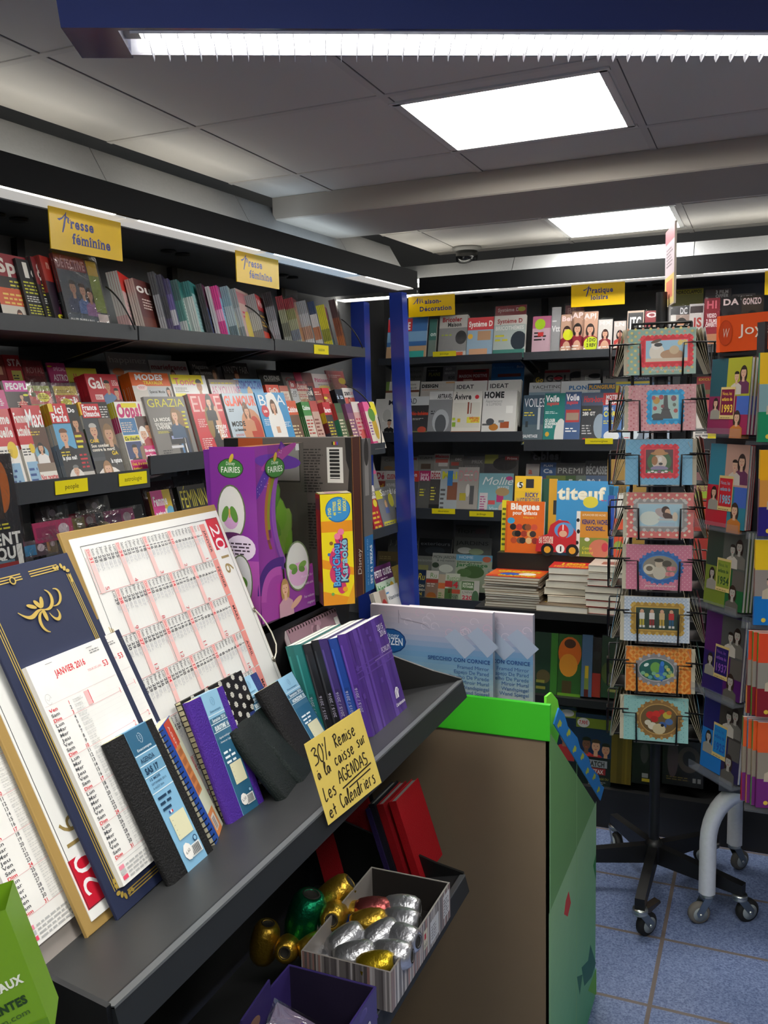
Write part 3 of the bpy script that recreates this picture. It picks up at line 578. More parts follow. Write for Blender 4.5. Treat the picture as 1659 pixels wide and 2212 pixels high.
# back tier
for a in [((-30, 765), 2, '8a3a34', [R(.2, .3, .6, .3, 'd8a080')], 'dark red magazine at the very edge of the back tier'),
 ((4, 766), 39, 'a83034', [T('STAR', .2, .62, .24, 'ece2dc', 1.1), R(.3, .05, .6, .4, 'c4c060'), X(.35, .15, .4, .2, 2, '333')], 'red magazine with pale serif style title, back tier'),
 ((43, 777), 89, '7c2a30', [R(.05, .4, .9, .55, '96343a'), T('ROYAL', .15, .5, .24, 'd8aea6', .8, .0)], 'dull red magazine with thin pale title in plastic'),
 ((99, 783), 138, 'b03a70', [T('SPÉCIAL', .3, .68, .14, 'f0c8d8', .66), T('ASTRO', .2, .28, .26, 'f4e8ee', .8, .02), O(.12, .85, .15, .12, 'e0d030')], 'pink astrology magazine, back tier'),
 ((140, 794), 206, 'b8b02c', [T('Horoscope', .2, .45, .3, 'b83a3a', .75), X(.2, .2, .6, .12, 1, '6a5a1a')], 'yellow horoscope magazine, back tier'),
 ((226, 761), 314, '8e8b86', [T('happinez', .04, .64, .24, 'c9c6c0', .92, .0), O(.55, .2, .3, .26, 'c8c4be'), O(.55, .18, .2, .17, '3a2a30'), O(.2, .3, .14, .2, 'b0653a')], 'grey magazine with rounded pale title, tallest of the back tier'),
 ((319, 777), 401, 'b8b6b2', [T('mariefrance', .03, .62, .22, '8a2a34', .94, .02), P(.56, .25, .34, '4a2a1c', 'c8987a', '8a8680'), X(.05, .2, .3, .2, 2, '555')], 'pale grey magazine with dark red one word title'),
 ((407, 779), 464, '4a4540', [T('Magazine', .08, .66, .2, 'c8c4bc', .6, .0), T('des femmes', .08, .42, .18, 'c8c4bc', .66, .0), P(.85, .3, .3, '9a7a5a', 'c89a7a', '3a3a3a')], 'brown grey magazine with two line pale title'),
 ((476, 782), 532, '38332f', [T('VANITY FAIR', .03, .5, .34, 'c9c6bf', .94, .0), P(.48, .2, .4, '6a3a24', 'b98462', '2a2624')], 'very dark magazine with tall thin pale capitals'),
 ((554, 798), 604, '33332f', [T('CUISINE', .2, .45, .24, 'd8d6ce', .7), R(.2, .38, .6, .03, 'd8d6ce')], 'black cookery magazine with underlined white title, back tier'),
 ((606, 804), 632, '7a7874', [O(.5, .6, .26, .3, '9a2a30'), O(.5, .6, .18, .2, '8a8884')], 'grey magazine with round emblem'),
 ((633, 804), 671, '8a4a44', [R(0, .5, .4, .5, 'b8304a'), R(.4, .4, .6, .6, '6a3a34')], 'brown and crimson magazines leaning in the back tier'),
 ((672, 807), 714, 'cfc4c2', [T('Pâtisserie', .08, .5, .24, 'b8306a', .85, .02), O(.5, .15, .3, .2, 'd8c070'), X(.2, .3, .6, .1, 1, '777')], 'white pastry magazine with pink title'),
 ((702, 800), 740, 'b86a6a', [R(0, .55, 1, .4, 'c04a50'), X(.1, .6, .7, .2, 2, 'f0dcd8'), O(.8, .4, .2, .3, 'e0c62a')], 'wrapped pink magazine with yellow sticker at the row end')]:
    mag(B1, a[0], a[1], a[2], a[3], a[4], 1, film=1 if 'wrapped' in a[4] or 'plastic' in a[4] else 0)
# ---- left shelving, top row: spines out, covers turned down the aisle
TT = Tier(ML, .06, .193*K-.026, 13)
DET = [R(0, .8, .72, .2, '7a2026'), T('DÉTECTIVE', .03, .83, .12, 'b8908c', .66), P(.28, .5, .17, '2a1c16', 'b08468', '2c3a5a', 0), P(.5, .48, .16, '3a2418', 'b88a70', '4a6aa0', 0), P(.66, .44, .15, '2a1814', 'a87860', '8a5a90'), R(0, .02, .7, .2, '4a5a66'), T('ONT DISPARU...', .04, .08, .09, 'e8e8e4', .64), R(.74, .28, .26, .5, '7a8a3a'), R(.74, .78, .26, .2, 'b8962a'), R(.74, .02, .26, .24, 'd8c8c4')]
TOP = [
 ((-28, 541), 'd8cfc2', [R(0, .68, 1, .32, '8a2430'), T('Spéc', .1, .74, .2, 'e4dcd4', .8), R(0, .5, 1, .18, '2a2422'), X(.3, .5, .6, .16, 3, 'd0c840'), R(0, .28, .9, .24, 'd85a30'), X(.1, .3, .6, .18, 3, 'f0c860'), P(.35, .1, .12, '5a2a1c', 'd8a688', 'a02a2a'), X(.55, .03, .4, .2, 4, '5a5a30')], 'crime weekly with red, black and orange bands', 3, ['2a2422', '1c1a1a'], 4, 'magazine'),
 ((32, 557), '17171a', [T('Ici', .1, .74, .22, 'e8e4dc', .6), X(.05, .5, .8, .2, 4, 'c8c838'), X(.05, .38, .8, .1, 3, 'e0e0dc'), X(.05, .2, .8, .16, 4, 'c8c838'), X(.05, .12, .8, .06, 2, 'e0e0dc'), X(.05, .02, .8, .08, 2, 'c8c838')], 'black weekly covered in yellow and white headlines', 3, ['18181a', '121214'], 6, ''),
 ((64, 553), '1f1a1c', [R(0, .62, 1, .38, '7a1e26'), T('&', .1, .72, .2, 'e0d4cc'), X(.3, .3, .6, .3, 4, 'c8c838'), X(.3, .2, .6, .08, 2, 'e0e0dc'), R(.3, 0, .7, .15, 'd86a2a')], 'dark weekly with ampersand in its title', 4, ['2a2020', '18181a'], 16, ''),
 ((83, 550), '2a1a2a', [R(0, .66, 1, .34, 'a02a22'), T('n', .15, .84, .12, 'd8a090'), P(.4, .42, .2, '4a3a5a', 'b898b8', '8a2a5a'), R(0, 0, 1, .2, '2a2420'), T('SAL', .1, .1, .12, 'e0d82a', .8), R(0, 0, 1, .07, 'd88a2a')], 'purple weekly with red head and yellow letters', 3, ['8a2a24', '1a1a1c'], 14, ''),
 ((113, 545), '3f4a52', DET, 'crime weekly in plastic with three faces and a green side strip', 2, ['6a2a28', '24282a'], 3, ''),
 ((252, 584), 'd8b4b4', [R(0, .7, 1, .3, 'd8342e'), X(.2, .1, .6, .5, 8, 'a89898')], 'white magazine with red top beside the bay gap', 5, ['cfcac4', 'cfcac4', 'd0a8a8'], 25, ''),
 ((286, 600), '5a2a28', [T('oui', .05, .78, .16, 'e8e4e0', .9, .03), X(.2, .5, .6, .2, 4, 'e0d0c8'), R(0, 0, 1, .35, '6a3a30')], 'maroon magazine with large white rounded title', 4, 'd8d4cc', 14, ''),
 ((331, 586), '4a4c54', [X(.2, .2, .6, .5, 8, 'a0a0a8')], 'slate magazine standing taller than its neighbours', 3, ['3a3a40', '9a9ca4', 'b0b2b8'], 26, ''),
 ((347, 592), '2a2440', [X(.2, .2, .6, .5, 8, '8078a0')], 'dark indigo magazine in a top row stack', 3, ['2a2440', '1c1a2a', '4a3a6a'], 27, ''),
 ((362, 601), '4a3f78', [X(.2, .2, .6, .5, 8, 'd8d4e4')], 'violet magazine with white striped spines', 4, ['3a3060', '6a5aa0', 'd8d6de', '4a3a7a'], 26, ''),
 ((381, 603), '44827c', [X(.2, .3, .6, .4, 8, 'd8e4e0'), R(0, .85, 1, .15, '2f5f5c')], 'sea green magazine with pale spines', 4, ['2f5a58', '3f8078', 'c8d0cc'], 25, ''),
 ((407, 606), '9cc4c4', [R(0, .8, 1, .2, '2f7a7a'), X(.15, .1, .6, .6, 10, '6a8a9a')], 'pale turquoise magazine in a white spined stack', 6, ['2f7a7a', 'd8dad8', 'd8dad8', 'cfd2d0'], 22, ''),
 ((434, 612), '3a4a78', [R(0, .6, 1, .4, '5a2a4a'), X(.2, .1, .6, .4, 6, 'c8c8e0')], 'navy magazine with plum head', 3, ['1c1c22', '24242e'], 24, ''),
 ((450, 618), 'c0bcc0', [X(.2, .2, .6, .5, 8, '777')], 'silver magazine in crumpled plastic', 2, 'c8c8cc', 25, ''),
 ((467, 616), '8ab0cc', [R(0, .8, 1, .2, 'b04a8a'), O(.6, .3, .3, .5, 'd8d040'), X(.15, .5, .6, .2, 4, '3a5aa0')], 'blue and yellow magazine with bright pink spines', 6, ['d0308a', 'd0308a', 'e8a0c8', 'd0308a', 'd0308a'], 22, ''),
 ((490, 617), 'a0b4bc', [O(.5, .35, .3, .6, 'd8cc50'), X(.2, .6, .6, .2, 4, '5a7a8a')], 'grey blue magazine with yellow swirl', 4, ['7a98a4', 'a8b4b8', '5a6a70'], 23, ''),
 ((507, 622), 'c8a8a0', [R(0, .75, 1, .2, 'c07a80'), X(.15, .5, .6, .15, 2, 'c83a5a'), O(.5, .3, .3, .4, 'd8c050'), R(0, 0, 1, .15, 'b83a3a')], 'pinkish knitting magazine at the end of its bay', 5, ['9aa0a4', 'b8bcc0', '8a9094'], 14, ''),
 ((549, 634), '2c2426', [R(0, .7, 1, .3, 'b02a34'), T('Vivi', .1, .78, .14, 'f0d8d8', .8), X(.1, .4, .7, .24, 4, 'd8a83a'), R(0, 0, 1, .3, 'c83a24')], 'black and red magazine beside grey spines', 6, ['9a9ca0', 'b0b2b6', '84868a'], 18, ''),
 ((584, 629), '6a6478', [X(.2, .2, .6, .5, 8, 'c0b8d0')], 'dusky lilac magazine with dark grey spines', 5, ['2a2226', '7a7c84', '9a9ca4', '8a8c94'], 26, ''),
 ((609, 638), '6a6a4a', [R(0, .8, 1, .2, '8a2a34'), X(.2, .2, .6, .5, 8, 'b0b090')], 'olive magazine with crimson top in plastic', 4, ['8a2a34', '9a9a7a', '6a6a58', '9a9c90'], 26, ''),
 ((630, 642), 'b88a5a', [R(0, .75, 1, .25, '8a2a30'), O(.5, .4, .4, .7, 'c8905a'), R(0, 0, 1, .1, 'd8a03a')], 'ochre magazine in plastic with figure', 6, ['8a2a34', '8a8a5a', 'a8a888', '7a8090', 'a8aaa0'], 18, ''),
 ((659, 648), 'a08a80', [R(0, .4, 1, .3, 'c07050'), X(.2, .2, .6, .5, 8, '5a5a5a')], 'taupe magazine with grey striped spines', 6, ['8a8c90', 'b0b2b6', 'a8806a', 'c0c2c6'], 25, ''),
 ((677, 650), '8a8c94', [R(0, .8, 1, .2, '24365a'), X(.2, .2, .6, .5, 8, 'd8d8d8')], 'grey magazine with dark blue corner', 4, ['24365a', 'd0d0d0', 'b0704a', 'd0d0d0'], 24, ''),
 ((699, 657), '8a7a70', [R(0, .7, 1, .3, 'a85a6a'), X(.2, .4, .6, .3, 4, '3a2a2a'), R(0, 0, 1, .3, '6a8a8a')], 'brown magazine with lemon yellow spines', 5, ['d8cc2a', 'd8cc2a', '8a8a2a', 'd8cc2a'], 20, ''),
 ((722, 646), '9a5a34', [R(0, .5, 1, .5, '4a3230'), O(.5, .25, .4, .6, 'b8743a')], 'amber magazine in plastic closing the top row', 4, ['4a2a2a', '8a4a2a', 'b0622a'], 20, '')]
for a in TOP:
    mag(TT, a[0], 0, a[1], a[2], a[3], a[4], a[5], yaw=a[6]+(6 if a[6] > 10 else 2), w=.2, film=1 if 'plastic' in a[3] else 0, t=.0082)
# ---- back shelving
Z = lambda f: f*K
BT = Tier(MB_, .05, Z(.186)-.026, 14); BTb = Tier(MB_, .13, Z(.186)-.02, 14)
W_ = 'ece9e4'
def many(tr, rows, **kw):
    for a in rows:
        d = dict(kw)
        if len(a) > 5: d.update(a[5] if isinstance(a[5], dict) else {'n': a[5]})
        mag(tr, a[0], a[1], a[2], a[3], a[4], film=1 if ('plastic' in a[4] or 'wrapped' in a[4]) else 0, **d)
SKIN = lambda a, b='3a2418', c='d2a288', d='8a2030': [P(.5, .5, .2, b, c, d), O(.5, .2, .3, .5, c), T(a, .06, .84, .12, 'f0d8d8', .85), X(.1, .06, .8, .2, 3, 'f0e8e0')]
many(BT, [
 ((840, 687), 925, '3d6aa4', [R(.0, .68, .62, .28, 'b8303a'), T('PISCINE', .06, .72, .16, 'f0e8e4', .52), R(0, .45, 1, .22, '7aa4cc'), R(0, 0, 1, .35, 'b99a78'), R(.45, .02, .5, .22, '3aa39a'), R(.1, .32, .45, .12, 'ece8e0'), R(.2, .2, .2, .06, '2a2a2a')], 'blue pool magazine partly behind the blue post', 2),
 ((929, 690), 945, '3a6a64', [T('on', .2, .6, .1, 'c8d8d4'), R(0, 0, 1, .5, '6a7a74')], 'thin teal magazine on the back top shelf', 2),
 ((951, 683), 1011, '9a9a9a', [R(0, .72, 1, .28, 'd2cfca'), T('Bricoler', .1, .86, .1, 'b8282e', .7), T('Maison', .3, .75, .09, '2a2a2a', .5), O(.8, .5, .2, .24, '2a2c30'), X(.1, .55, .4, .06, 1, 'b8c83a'), R(0, 0, 1, .2, 'd8d4ce'), R(.1, .04, .2, .12, 'c83a2a'), R(.65, .04, .25, .14, 'e06a3a')], 'grey do-it-yourself magazine with red word over black word, in plastic', {'n': 4, 'spine': 'a8262c'}),
 ((1012, 687), 1068, '8fa8bc', [R(0, .7, 1, .3, 'c8444a'), T('Système D', .04, .78, .13, 'f0e8e4', .92), O(.12, .55, .1, .1, 'e0b040'), R(.4, .45, .5, .22, 'b08a6a'), R(.1, .05, .7, .2, 'c89a78')], 'pale blue house cover under a red title band', 2),
 ((1069, 683), 1137, 'b8c4c0', [R(0, .78, 1, .22, 'd8d2cc'), T('Système D', .1, .82, .1, 'a84a4a', .8), T('BRICOTHÈMES', .05, .66, .09, 'e8e8e4', .9), X(.05, .4, .5, .2, 2, 'd8d040'), O(.8, .4, .25, .3, '2f3a44'), R(0, 0, 1, .2, '4a8a80')], 'white and red special issue wrapped in shiny plastic', {'n': 3, 'spine': 'a82a30'}),
 ((1152, 684), 1192, 'c8a8b4', [R(0, .7, 1, .3, 'b86a8a'), O(.4, .8, .28, .3, 'a8cc2a'), X(.1, .4, .8, .25, 3, '2a2a2a'), R(.3, .5, .3, .1, 'c83a3a')], 'pink magazine with green dot in plastic', 2),
 ((1193, 664), 1213, '9c9c9e', [T('Vtt', .1, .5, .12, 'e8e8e8'), X(.1, .7, .6, .06, 1, 'ddd')], 'silver magazine in plastic'),
 ((1213, 680), 1240, 'c09a84', SKIN('Bel') + [O(.6, .5, .4, .45, 'd8dc2a')], 'wrapped magazine in plastic with left yellow offer dot'),
 ((1236, 672), 1263, 'b88e78', SKIN('AP', '1c1210'), 'wrapped brown haired portrait magazine in plastic'),
 ((1261, 674), 1293, 'c89c84', SKIN('API', '241410') + [O(.6, .25, .5, .5, 'c8d82a'), T('3 DVD', .3, .3, .08, '222', .6), T('2 REV', .3, .18, .08, '222', .6)], 'wrapped magazine in plastic with large yellow DVD offer'),
 ((1293, 691), 1324, 'd0ccc8', SKIN('MX', '3a1a14'), 'wrapped pale magazine in plastic with red title strip'),
 ((1327, 694), 1353, 'c8beb8', SKIN('LN', '1a1212', 'd8a890', 'b83a34'), 'wrapped magazine in plastic with group photo'),
 ((1356, 672), 1392, 'b4a090', [R(.05, .5, .9, .45, '2a2a2c'), T('JTC', .15, .6, .25, 'e4e4e4', .7), R(0, 0, 1, .4, 'c08a70')], 'magazine with boxed black initials, behind the card stand', 1),
 ((1394, 672), 1440, '8a2a34', SKIN('OS', '2a1414'), 'crimson portrait magazine beside the tall card sign in plastic'),
 ((1449, 662), 1490, 'a08a80', [R(0, .8, 1, .2, '2c2a2e'), T('DC', .5, .82, .14, 'd0d0d4', .4), P(.6, .4, .3, '1c1412', 'c08a6c', '2a1a18'), R(0, .2, .3, .6, 'd8d4d0')], 'dark headed magazine with a bending figure in plastic', 1),
 ((1490, 657), 1521, 'cac4c2', [R(.05, .8, .9, .15, '3a2a2c'), T('IS', .3, .5, .2, 'a83a34', .6), X(.1, .05, .8, .3, 5, '8a3a3a')], 'white magazine with red letters in plastic', 1),
 ((1522, 645), 1556, '8a2432', [T('HI', .15, .8, .15, 'd86a7a', .7), T('VIDEO', .2, .62, .08, 'f0e0e0', .6), T('2 FILMS', .15, .52, .07, 'f0e0e0', .7), T('OFFERTS', .12, .44, .07, 'f0e0e0', .75), R(0, 0, 1, .3, 'b07a5a')], 'red magazine offering films in plastic', 1),
 ((1560, 642), 1600, '2a2628', SKIN('DA', '140e0e', 'b08870', '1c1c1e'), 'black portrait magazine above the orange header in plastic'),
 ((1602, 640), 1650, '3a3028', SKIN('GONZO', '0e0a0a', 'a07a64', '3a3a20'), 'dark brown magazine above the orange header in plastic')])
many(Tier(MB_, .16, Z(.186)+.0, 14, .6), [
 ((1071, 662), 1138, 'a02a36', [T('Système D', .08, .8, .12, 'e0b8b8', .7), O(.85, .86, .12, .13, 'c8c02a')], 'red special issue standing behind the shiny wrapped one'),
 ((1222, 660), 1262, '8a3a40', [T('BE', .1, .7, .2, 'c88a8a')], 'dull red magazine standing behind two wrapped ones'),
 ((1452, 627), 1520, '6a6a20', [R(0, .85, 1, .15, '8a8420'), T('ANDROCLAPPOS', .05, .87, .1, '2a2410', .9)], 'magazine with mustard yellow title strip, back of top shelf'),
 ((1524, 626), 1580, '3a3034', [T('3 FILM', .4, .86, .1, 'b8b8b8', .5), T('OFFER', .4, .74, .1, 'b8b8b8', .5)], 'dark magazine offering three films, back of top shelf'),
 ((1582, 636), 1632, '4a4448', [T('GONZO', .2, .8, .14, 'c8c8c8', .7)], 'grey magazine with small pale title, back of top shelf')])
z2 = Z(-.125)-.03; z3 = Z(-.158)-.03
many(Tier(MB_, .03, z2, 15), [
 ((813, 862), 878, 'e2e0dc', [T('MilK', .42, .84, .12, '17181a', .5), R(.25, .4, .24, .25, 'f0eeea'), O(.4, .56, .14, .2, 'c8c8c4'), P(.5, .3, .16, '17181a', 'c8a088', '17181a', 0), X(.1, .05, .7, .14, 2, '555')], 'white family magazine cut by the blue post'),
 ((881, 857), 928, '3b3b3d', [R(0, .78, 1, .22, 'cfd2d4'), T('AD', .08, .82, .14, '2a2e34', .36, .0), T('Néo-bohème', .2, .54, .09, 'd8482e', .8), X(.3, .42, .5, .06, 2, 'c8c4c0'), R(0, 0, 1, .15, '7a7a50'), O(.75, .18, .2, .14, 'b8503e')], 'charcoal interiors magazine with two thin initials'),
 ((929, 846), 979, '8d8f92', [R(0, .82, 1, .18, 'e4e4e2'), T('ARTRAVEL', .36, .84, .1, '121214', .62), O(.55, .34, .36, .5, 'b8bcc0'), O(.55, .28, .24, .4, '5a5e62'), X(.1, .5, .2, .1, 2, '222'), R(0, 0, 1, .12, '3a3c3e')], 'black and white photo cover showing a pale arch'),
 ((980, 846), 1043, 'e6e2d8', [T('Àvivre', .05, .82, .13, '141414', .58, .03), O(.82, .87, .07, .07, 'd8303a'), R(.05, .2, .9, .55, 'dcd8cc'), R(.52, .5, .05, .26, '8a3a24'), R(.62, .5, .03, .24, '8a4a2c'), R(.02, .36, .1, .06, 'b8cc3a'), R(.02, .22, .12, .1, '8ab03a'), R(.2, .32, .1, .08, 'd8b82a'), R(.52, .3, .44, .13, 'e4dc4a'), T('SPÉCIAL', .6, .38, .05, 'd8303a', .34), T('LOFTS', .66, .32, .05, 'd8303a', .26), R(0, 0, 1, .12, '9a5a34')], 'white interiors magazine with a red dot and a wooden floor'),
 ((1045, 844), 1118, 'dcdad6', [T('HOME', .03, .84, .13, '0e0e10', .6, .05), T('Appartement', .08, .74, .06, '9a9a98', .5, 0), T('la LUMIÈRE', .1, .67, .06, '9a9a98', .46, 0), R(.7, .5, .2, .16, 'f0eeea'), R(.02, .24, .4, .04, '5a5a5a'), O(.36, .2, .14, .1, 'b8772e'), R(.55, .18, .26, .14, 'a8542e'), O(.25, .32, .12, .1, '4a4c50'), R(.5, .3, .16, .05, '7a7c80')], 'white interiors magazine with heavy capitals, topmost of a thick stack', {'n': 6, 'spine': 'd8d6d2'})])
many(Tier(MB_, .13, z2+.06, 15, .34), [
 ((835, 825), 907, 'e6e3da', [R(0, .4, .1, .6, '7a9a4a'), T('Maison', .45, .72, .14, '4a4640', .45, 0), T('écologique', .25, .5, .15, '4a4640', .68, 0), R(0, .28, 1, .14, '7a4a34')], 'cream ecology magazine with brown strip, nearer of two'),
 ((910, 825), 982, 'cfcac2', [T('DESIGN', .03, .6, .22, '121214', .5, .05), T('Home', .55, .6, .2, 'd8d4cc', .4, 0), R(.75, .85, .25, .1, 'd8a878'), X(.05, .45, .5, .06, 1, 'c8703a')], 'silver grey design magazine with black capitals', 2),
 ((983, 824), 1053, 'e8e6e0', [T('IDEAT', .06, .5, .26, '2c2e30', .54, .02)], 'white magazine with five thin capitals, left of the twin pair', 2),
 ((1055, 822), 1127, 'e8e6e0', [T('IDEAT', .06, .5, .28, '2c2e30', .56, .02)], 'white magazine with five thin capitals, right of the twin pair', 4)])
many(Tier(MB_, .25, z2+.12, 15, .3), [
 ((846, 795), 915, '8f8e88', [T('Maison', .45, .6, .24, '5a5852', .5, 0), T('ogique', .4, .25, .26, '5a5852', .56, 0)], 'dim grey ecology magazine, farther of two'),
 ((922, 794), 958, '2e2e30', [T('PLANS', .15, .4, .24, '8a8a40', .7), X(.1, .75, .8, .12, 1, '8a8a8a')], 'black house plans magazine on the back tier'),
 ((959, 792), 987, '8a8a8a', [T('ÉCO', .15, .76, .14, 'cfcfcf', .5), T('MAISON', .1, .48, .16, 'cfcfcf', .8), T('BOIS', .4, .14, .2, '4a4a4a', .5)], 'grey wooden house magazine on the back tier'),
 ((989, 799), 1057, '8a2a2c', [T('MAISON POSITIVE', .05, .42, .22, 'd8c8c4', .9), R(.5, .8, .4, .12, '2a2424'), R(.2, 0, .3, .3, 'b89a8a')], 'red house magazine with pale one line title'),
 ((1063, 785), 1134, '2f6aa0', [T('Architecture', .03, .66, .16, '5a9ad0', .64, 0), T('Bois', .76, .66, .16, 'c8d0d8', .2, 0), R(.2, .1, .7, .2, '7a3a30')], 'deep blue architecture magazine, tallest behind the white pair')])
many(Tier(MB_, .03, z3, 15), [
 ((1132, 854), 1177, '3e5566', [T('VOILES', .05, .76, .18, 'e6e8ea', 1.0, .0), R(0, 0, 1, .4, '53646c'), R(.15, .35, .12, .12, '2a3236'), X(.06, .58, .6, .1, 2, 'd8c84a'), R(.72, .3, .12, .45, 'b8c0c4'), T('SAUVETAGE', .06, .14, .06, 'e6e8ea', .7), T('NOUVEAUTÉS', .06, .02, .06, 'd8c84a', .7)], 'slate blue sailing magazine at the bay joint'),
 ((1178, 850), 1222, '1f7a74', [T('Voile', .06, .84, .12, 'fff', .66, .045), T('magazine', .1, .77, .07, 'e0484a', .6, .03, sh=.2), X(.06, .6, .7, .06, 2, 'd8e8e6'), T('OÙ LOUER', .06, .44, .06, 'fff', .5), T('LES NOUVEAUX', .06, .38, .05, 'fff', .6), T('BATEAUX?', .06, .32, .05, 'fff', .4), O(.85, .15, .3, .9, 'd8d8d4'), O(.2, .2, .1, .12, 'd8a83a')], 'sea green sailing magazine with white hull'),
 ((1222, 847), 1257, '3f5a86', [T('Voile', .08, .84, .12, 'fff', .8, .045), T('magazine', .1, .77, .07, 'e0484a', .7), R(.08, .42, .84, .24, 'b83a3c'), R(.12, .46, .76, .14, 'a08a78'), X(.1, .24, .7, .1, 2, 'fff'), T('LE HANSE 315', .05, .04, .05, 'fff', .8)], 'blue sailing magazine with red bordered sunset'),
 ((1258, 849), 1304, '2a2d33', [R(0, .75, 1, .25, '44506a'), T('Hors-bord', .08, .82, .12, 'c8282e', .95, .03, sh=.25), T('280 GT', .06, .56, .07, 'e4e4e0', .6), X(.06, .66, .5, .04, 1, 'd8c83a'), O(.9, .35, .3, .6, '8a9aa8'), X(.06, .2, .5, .2, 4, 'bbb'), T('27e', .1, .02, .1, 'd8282e', .8)], 'black motor boat magazine with slanted red title'),
 ((1304, 849), 1346, '2f66a8', [R(.0, .76, 1, .24, 'c02a30'), T('MOTEUR', .14, .88, .08, 'f4f4f4', .8), T('BOAT', .12, .78, .09, 'f4f4f4', .8), T('SPÉCIAL', .06, .66, .06, 'e8e8e4', .5), T('CORSE', .06, .54, .1, 'e0d83a', .9), X(.06, .4, .6, .08, 2, 'd8d040'), O(.5, .16, .4, .3, 'd8dce0'), R(0, 0, 1, .08, '1f3a5a')], 'blue boating magazine with red title box and yellow word'),
 ((1347, 872), 1392, '46586c', [O(.4, .3, .4, .5, 'b8c4cc'), X(.1, .1, .6, .1, 2, 'c8303a'), X(.1, .7, .7, .12, 2, 'fff')], 'grey blue wave magazine behind the card stand'),
 ((1395, 868), 1450, '7a8ca0', [X(.1, .7, .7, .12, 2, '222'), P(.5, .3, .3)], 'pale magazine between two columns of cards'),
 ((1500, 862), 1550, 'b8b0a8', [R(0, .7, 1, .3, 'a82a30'), T('Pl', .4, .4, .2, '222'), X(.1, .1, .8, .2, 3, '444')], 'beige and red magazine right of the card stand')], n=2)
many(Tier(MB_, .13, z3+.06, 15, .32), [
 ((1144, 827), 1211, 'c8ccd0', [T('YACHTING', .1, .62, .2, '33363a', .95, .0), T('Classique', .4, .5, .1, '6a6a6a', .4, 0), R(0, 0, 1, .4, '8aa4b8')], 'pale yachting magazine with thin dark title'),
 ((1213, 824), 1298, 'dfe3e6', [T('PLONGÉE', .2, .48, .24, '3a7cb8', .78, .04), R(0, 0, 1, .3, '9ab8cc')], 'white diving magazine with blue title'),
 ((1270, 829), 1329, '2e5a80', [R(0, .6, 1, .4, '28486a'), T('PLONGEURS', .05, .66, .24, 'e8b02e', .95, .05), O(.3, .3, .3, .2, 'a8c83a')], 'blue diving magazine with bold amber title'),
 ((1331, 825), 1408, '4a86c0', [R(0, .85, 1, .15, 'd8c83a'), T('YOU', .12, .45, .32, 'eef2f4', .4, .04), T('BOAT', .54, .45, .32, 'e8d22e', .44, .04), R(0, .0, .1, .8, 'd8c83a')], 'boating magazine with white then yellow title under the first card'),
 ((1410, 826), 1450, '6a8ab0', [R(.3, .6, .12, .3, 'd8d03a'), T('OOC', .3, .3, .2, 'c8d8e8')], 'blue magazine seen between the card pockets'),
 ((1506, 814), 1572, 'b4262c', [T('EXCLUSIF', .05, .78, .13, 'e8b82e', .7), T('LE', .5, .4, .26, 'f0f0ee', .4), R(0, 0, 1, .25, '8a7a4a')], 'red magazine with exclusive strapline, right of the card stand')], n=2)
many(Tier(MB_, .25, z3+.12, 15, .28), [
 ((1153, 805), 1177, '343430', [T('Go', .2, .3, .36, 'b89a2e', .7)], 'dark magazine with gold letters at the bay joint'),
 ((1177, 799), 1255, '77726e', [R(0, .78, .7, .16, '8a2a30'), T('GOLF', .04, .2, .42, '1e1e20', .8, .03), O(.38, .4, .13, .16, 'b02a34'), O(.9, .6, .2, .34, '2a2a2c')], 'grey golf magazine with red dot inside its title'),
 ((1256, 799), 1297, '8a8886', [T('E', .2, .3, .3, 'b8b8b4'), O(.75, .55, .36, .5, '26262a')], 'grey magazine with large black round sticker'),
 ((1303, 801), 1357, '8d8c8a', [T('surfsession', .12, .45, .26, '3a3a3c', .9)], 'grey surf magazine, back tier'),
 ((1362, 810), 1411, '3a4e74', [T('JOURNAL', .05, .62, .2, 'c0c8d4', .9, .0)], 'blue journal seen above a dotted card'),
 ((1412, 806), 1470, '4a5058', [T('mag', .3, .5, .3, '7a8088')], 'dim magazine behind the card stand, back tier')])
z4, z5 = Z(-.445)-.03, Z(-.47)-.03
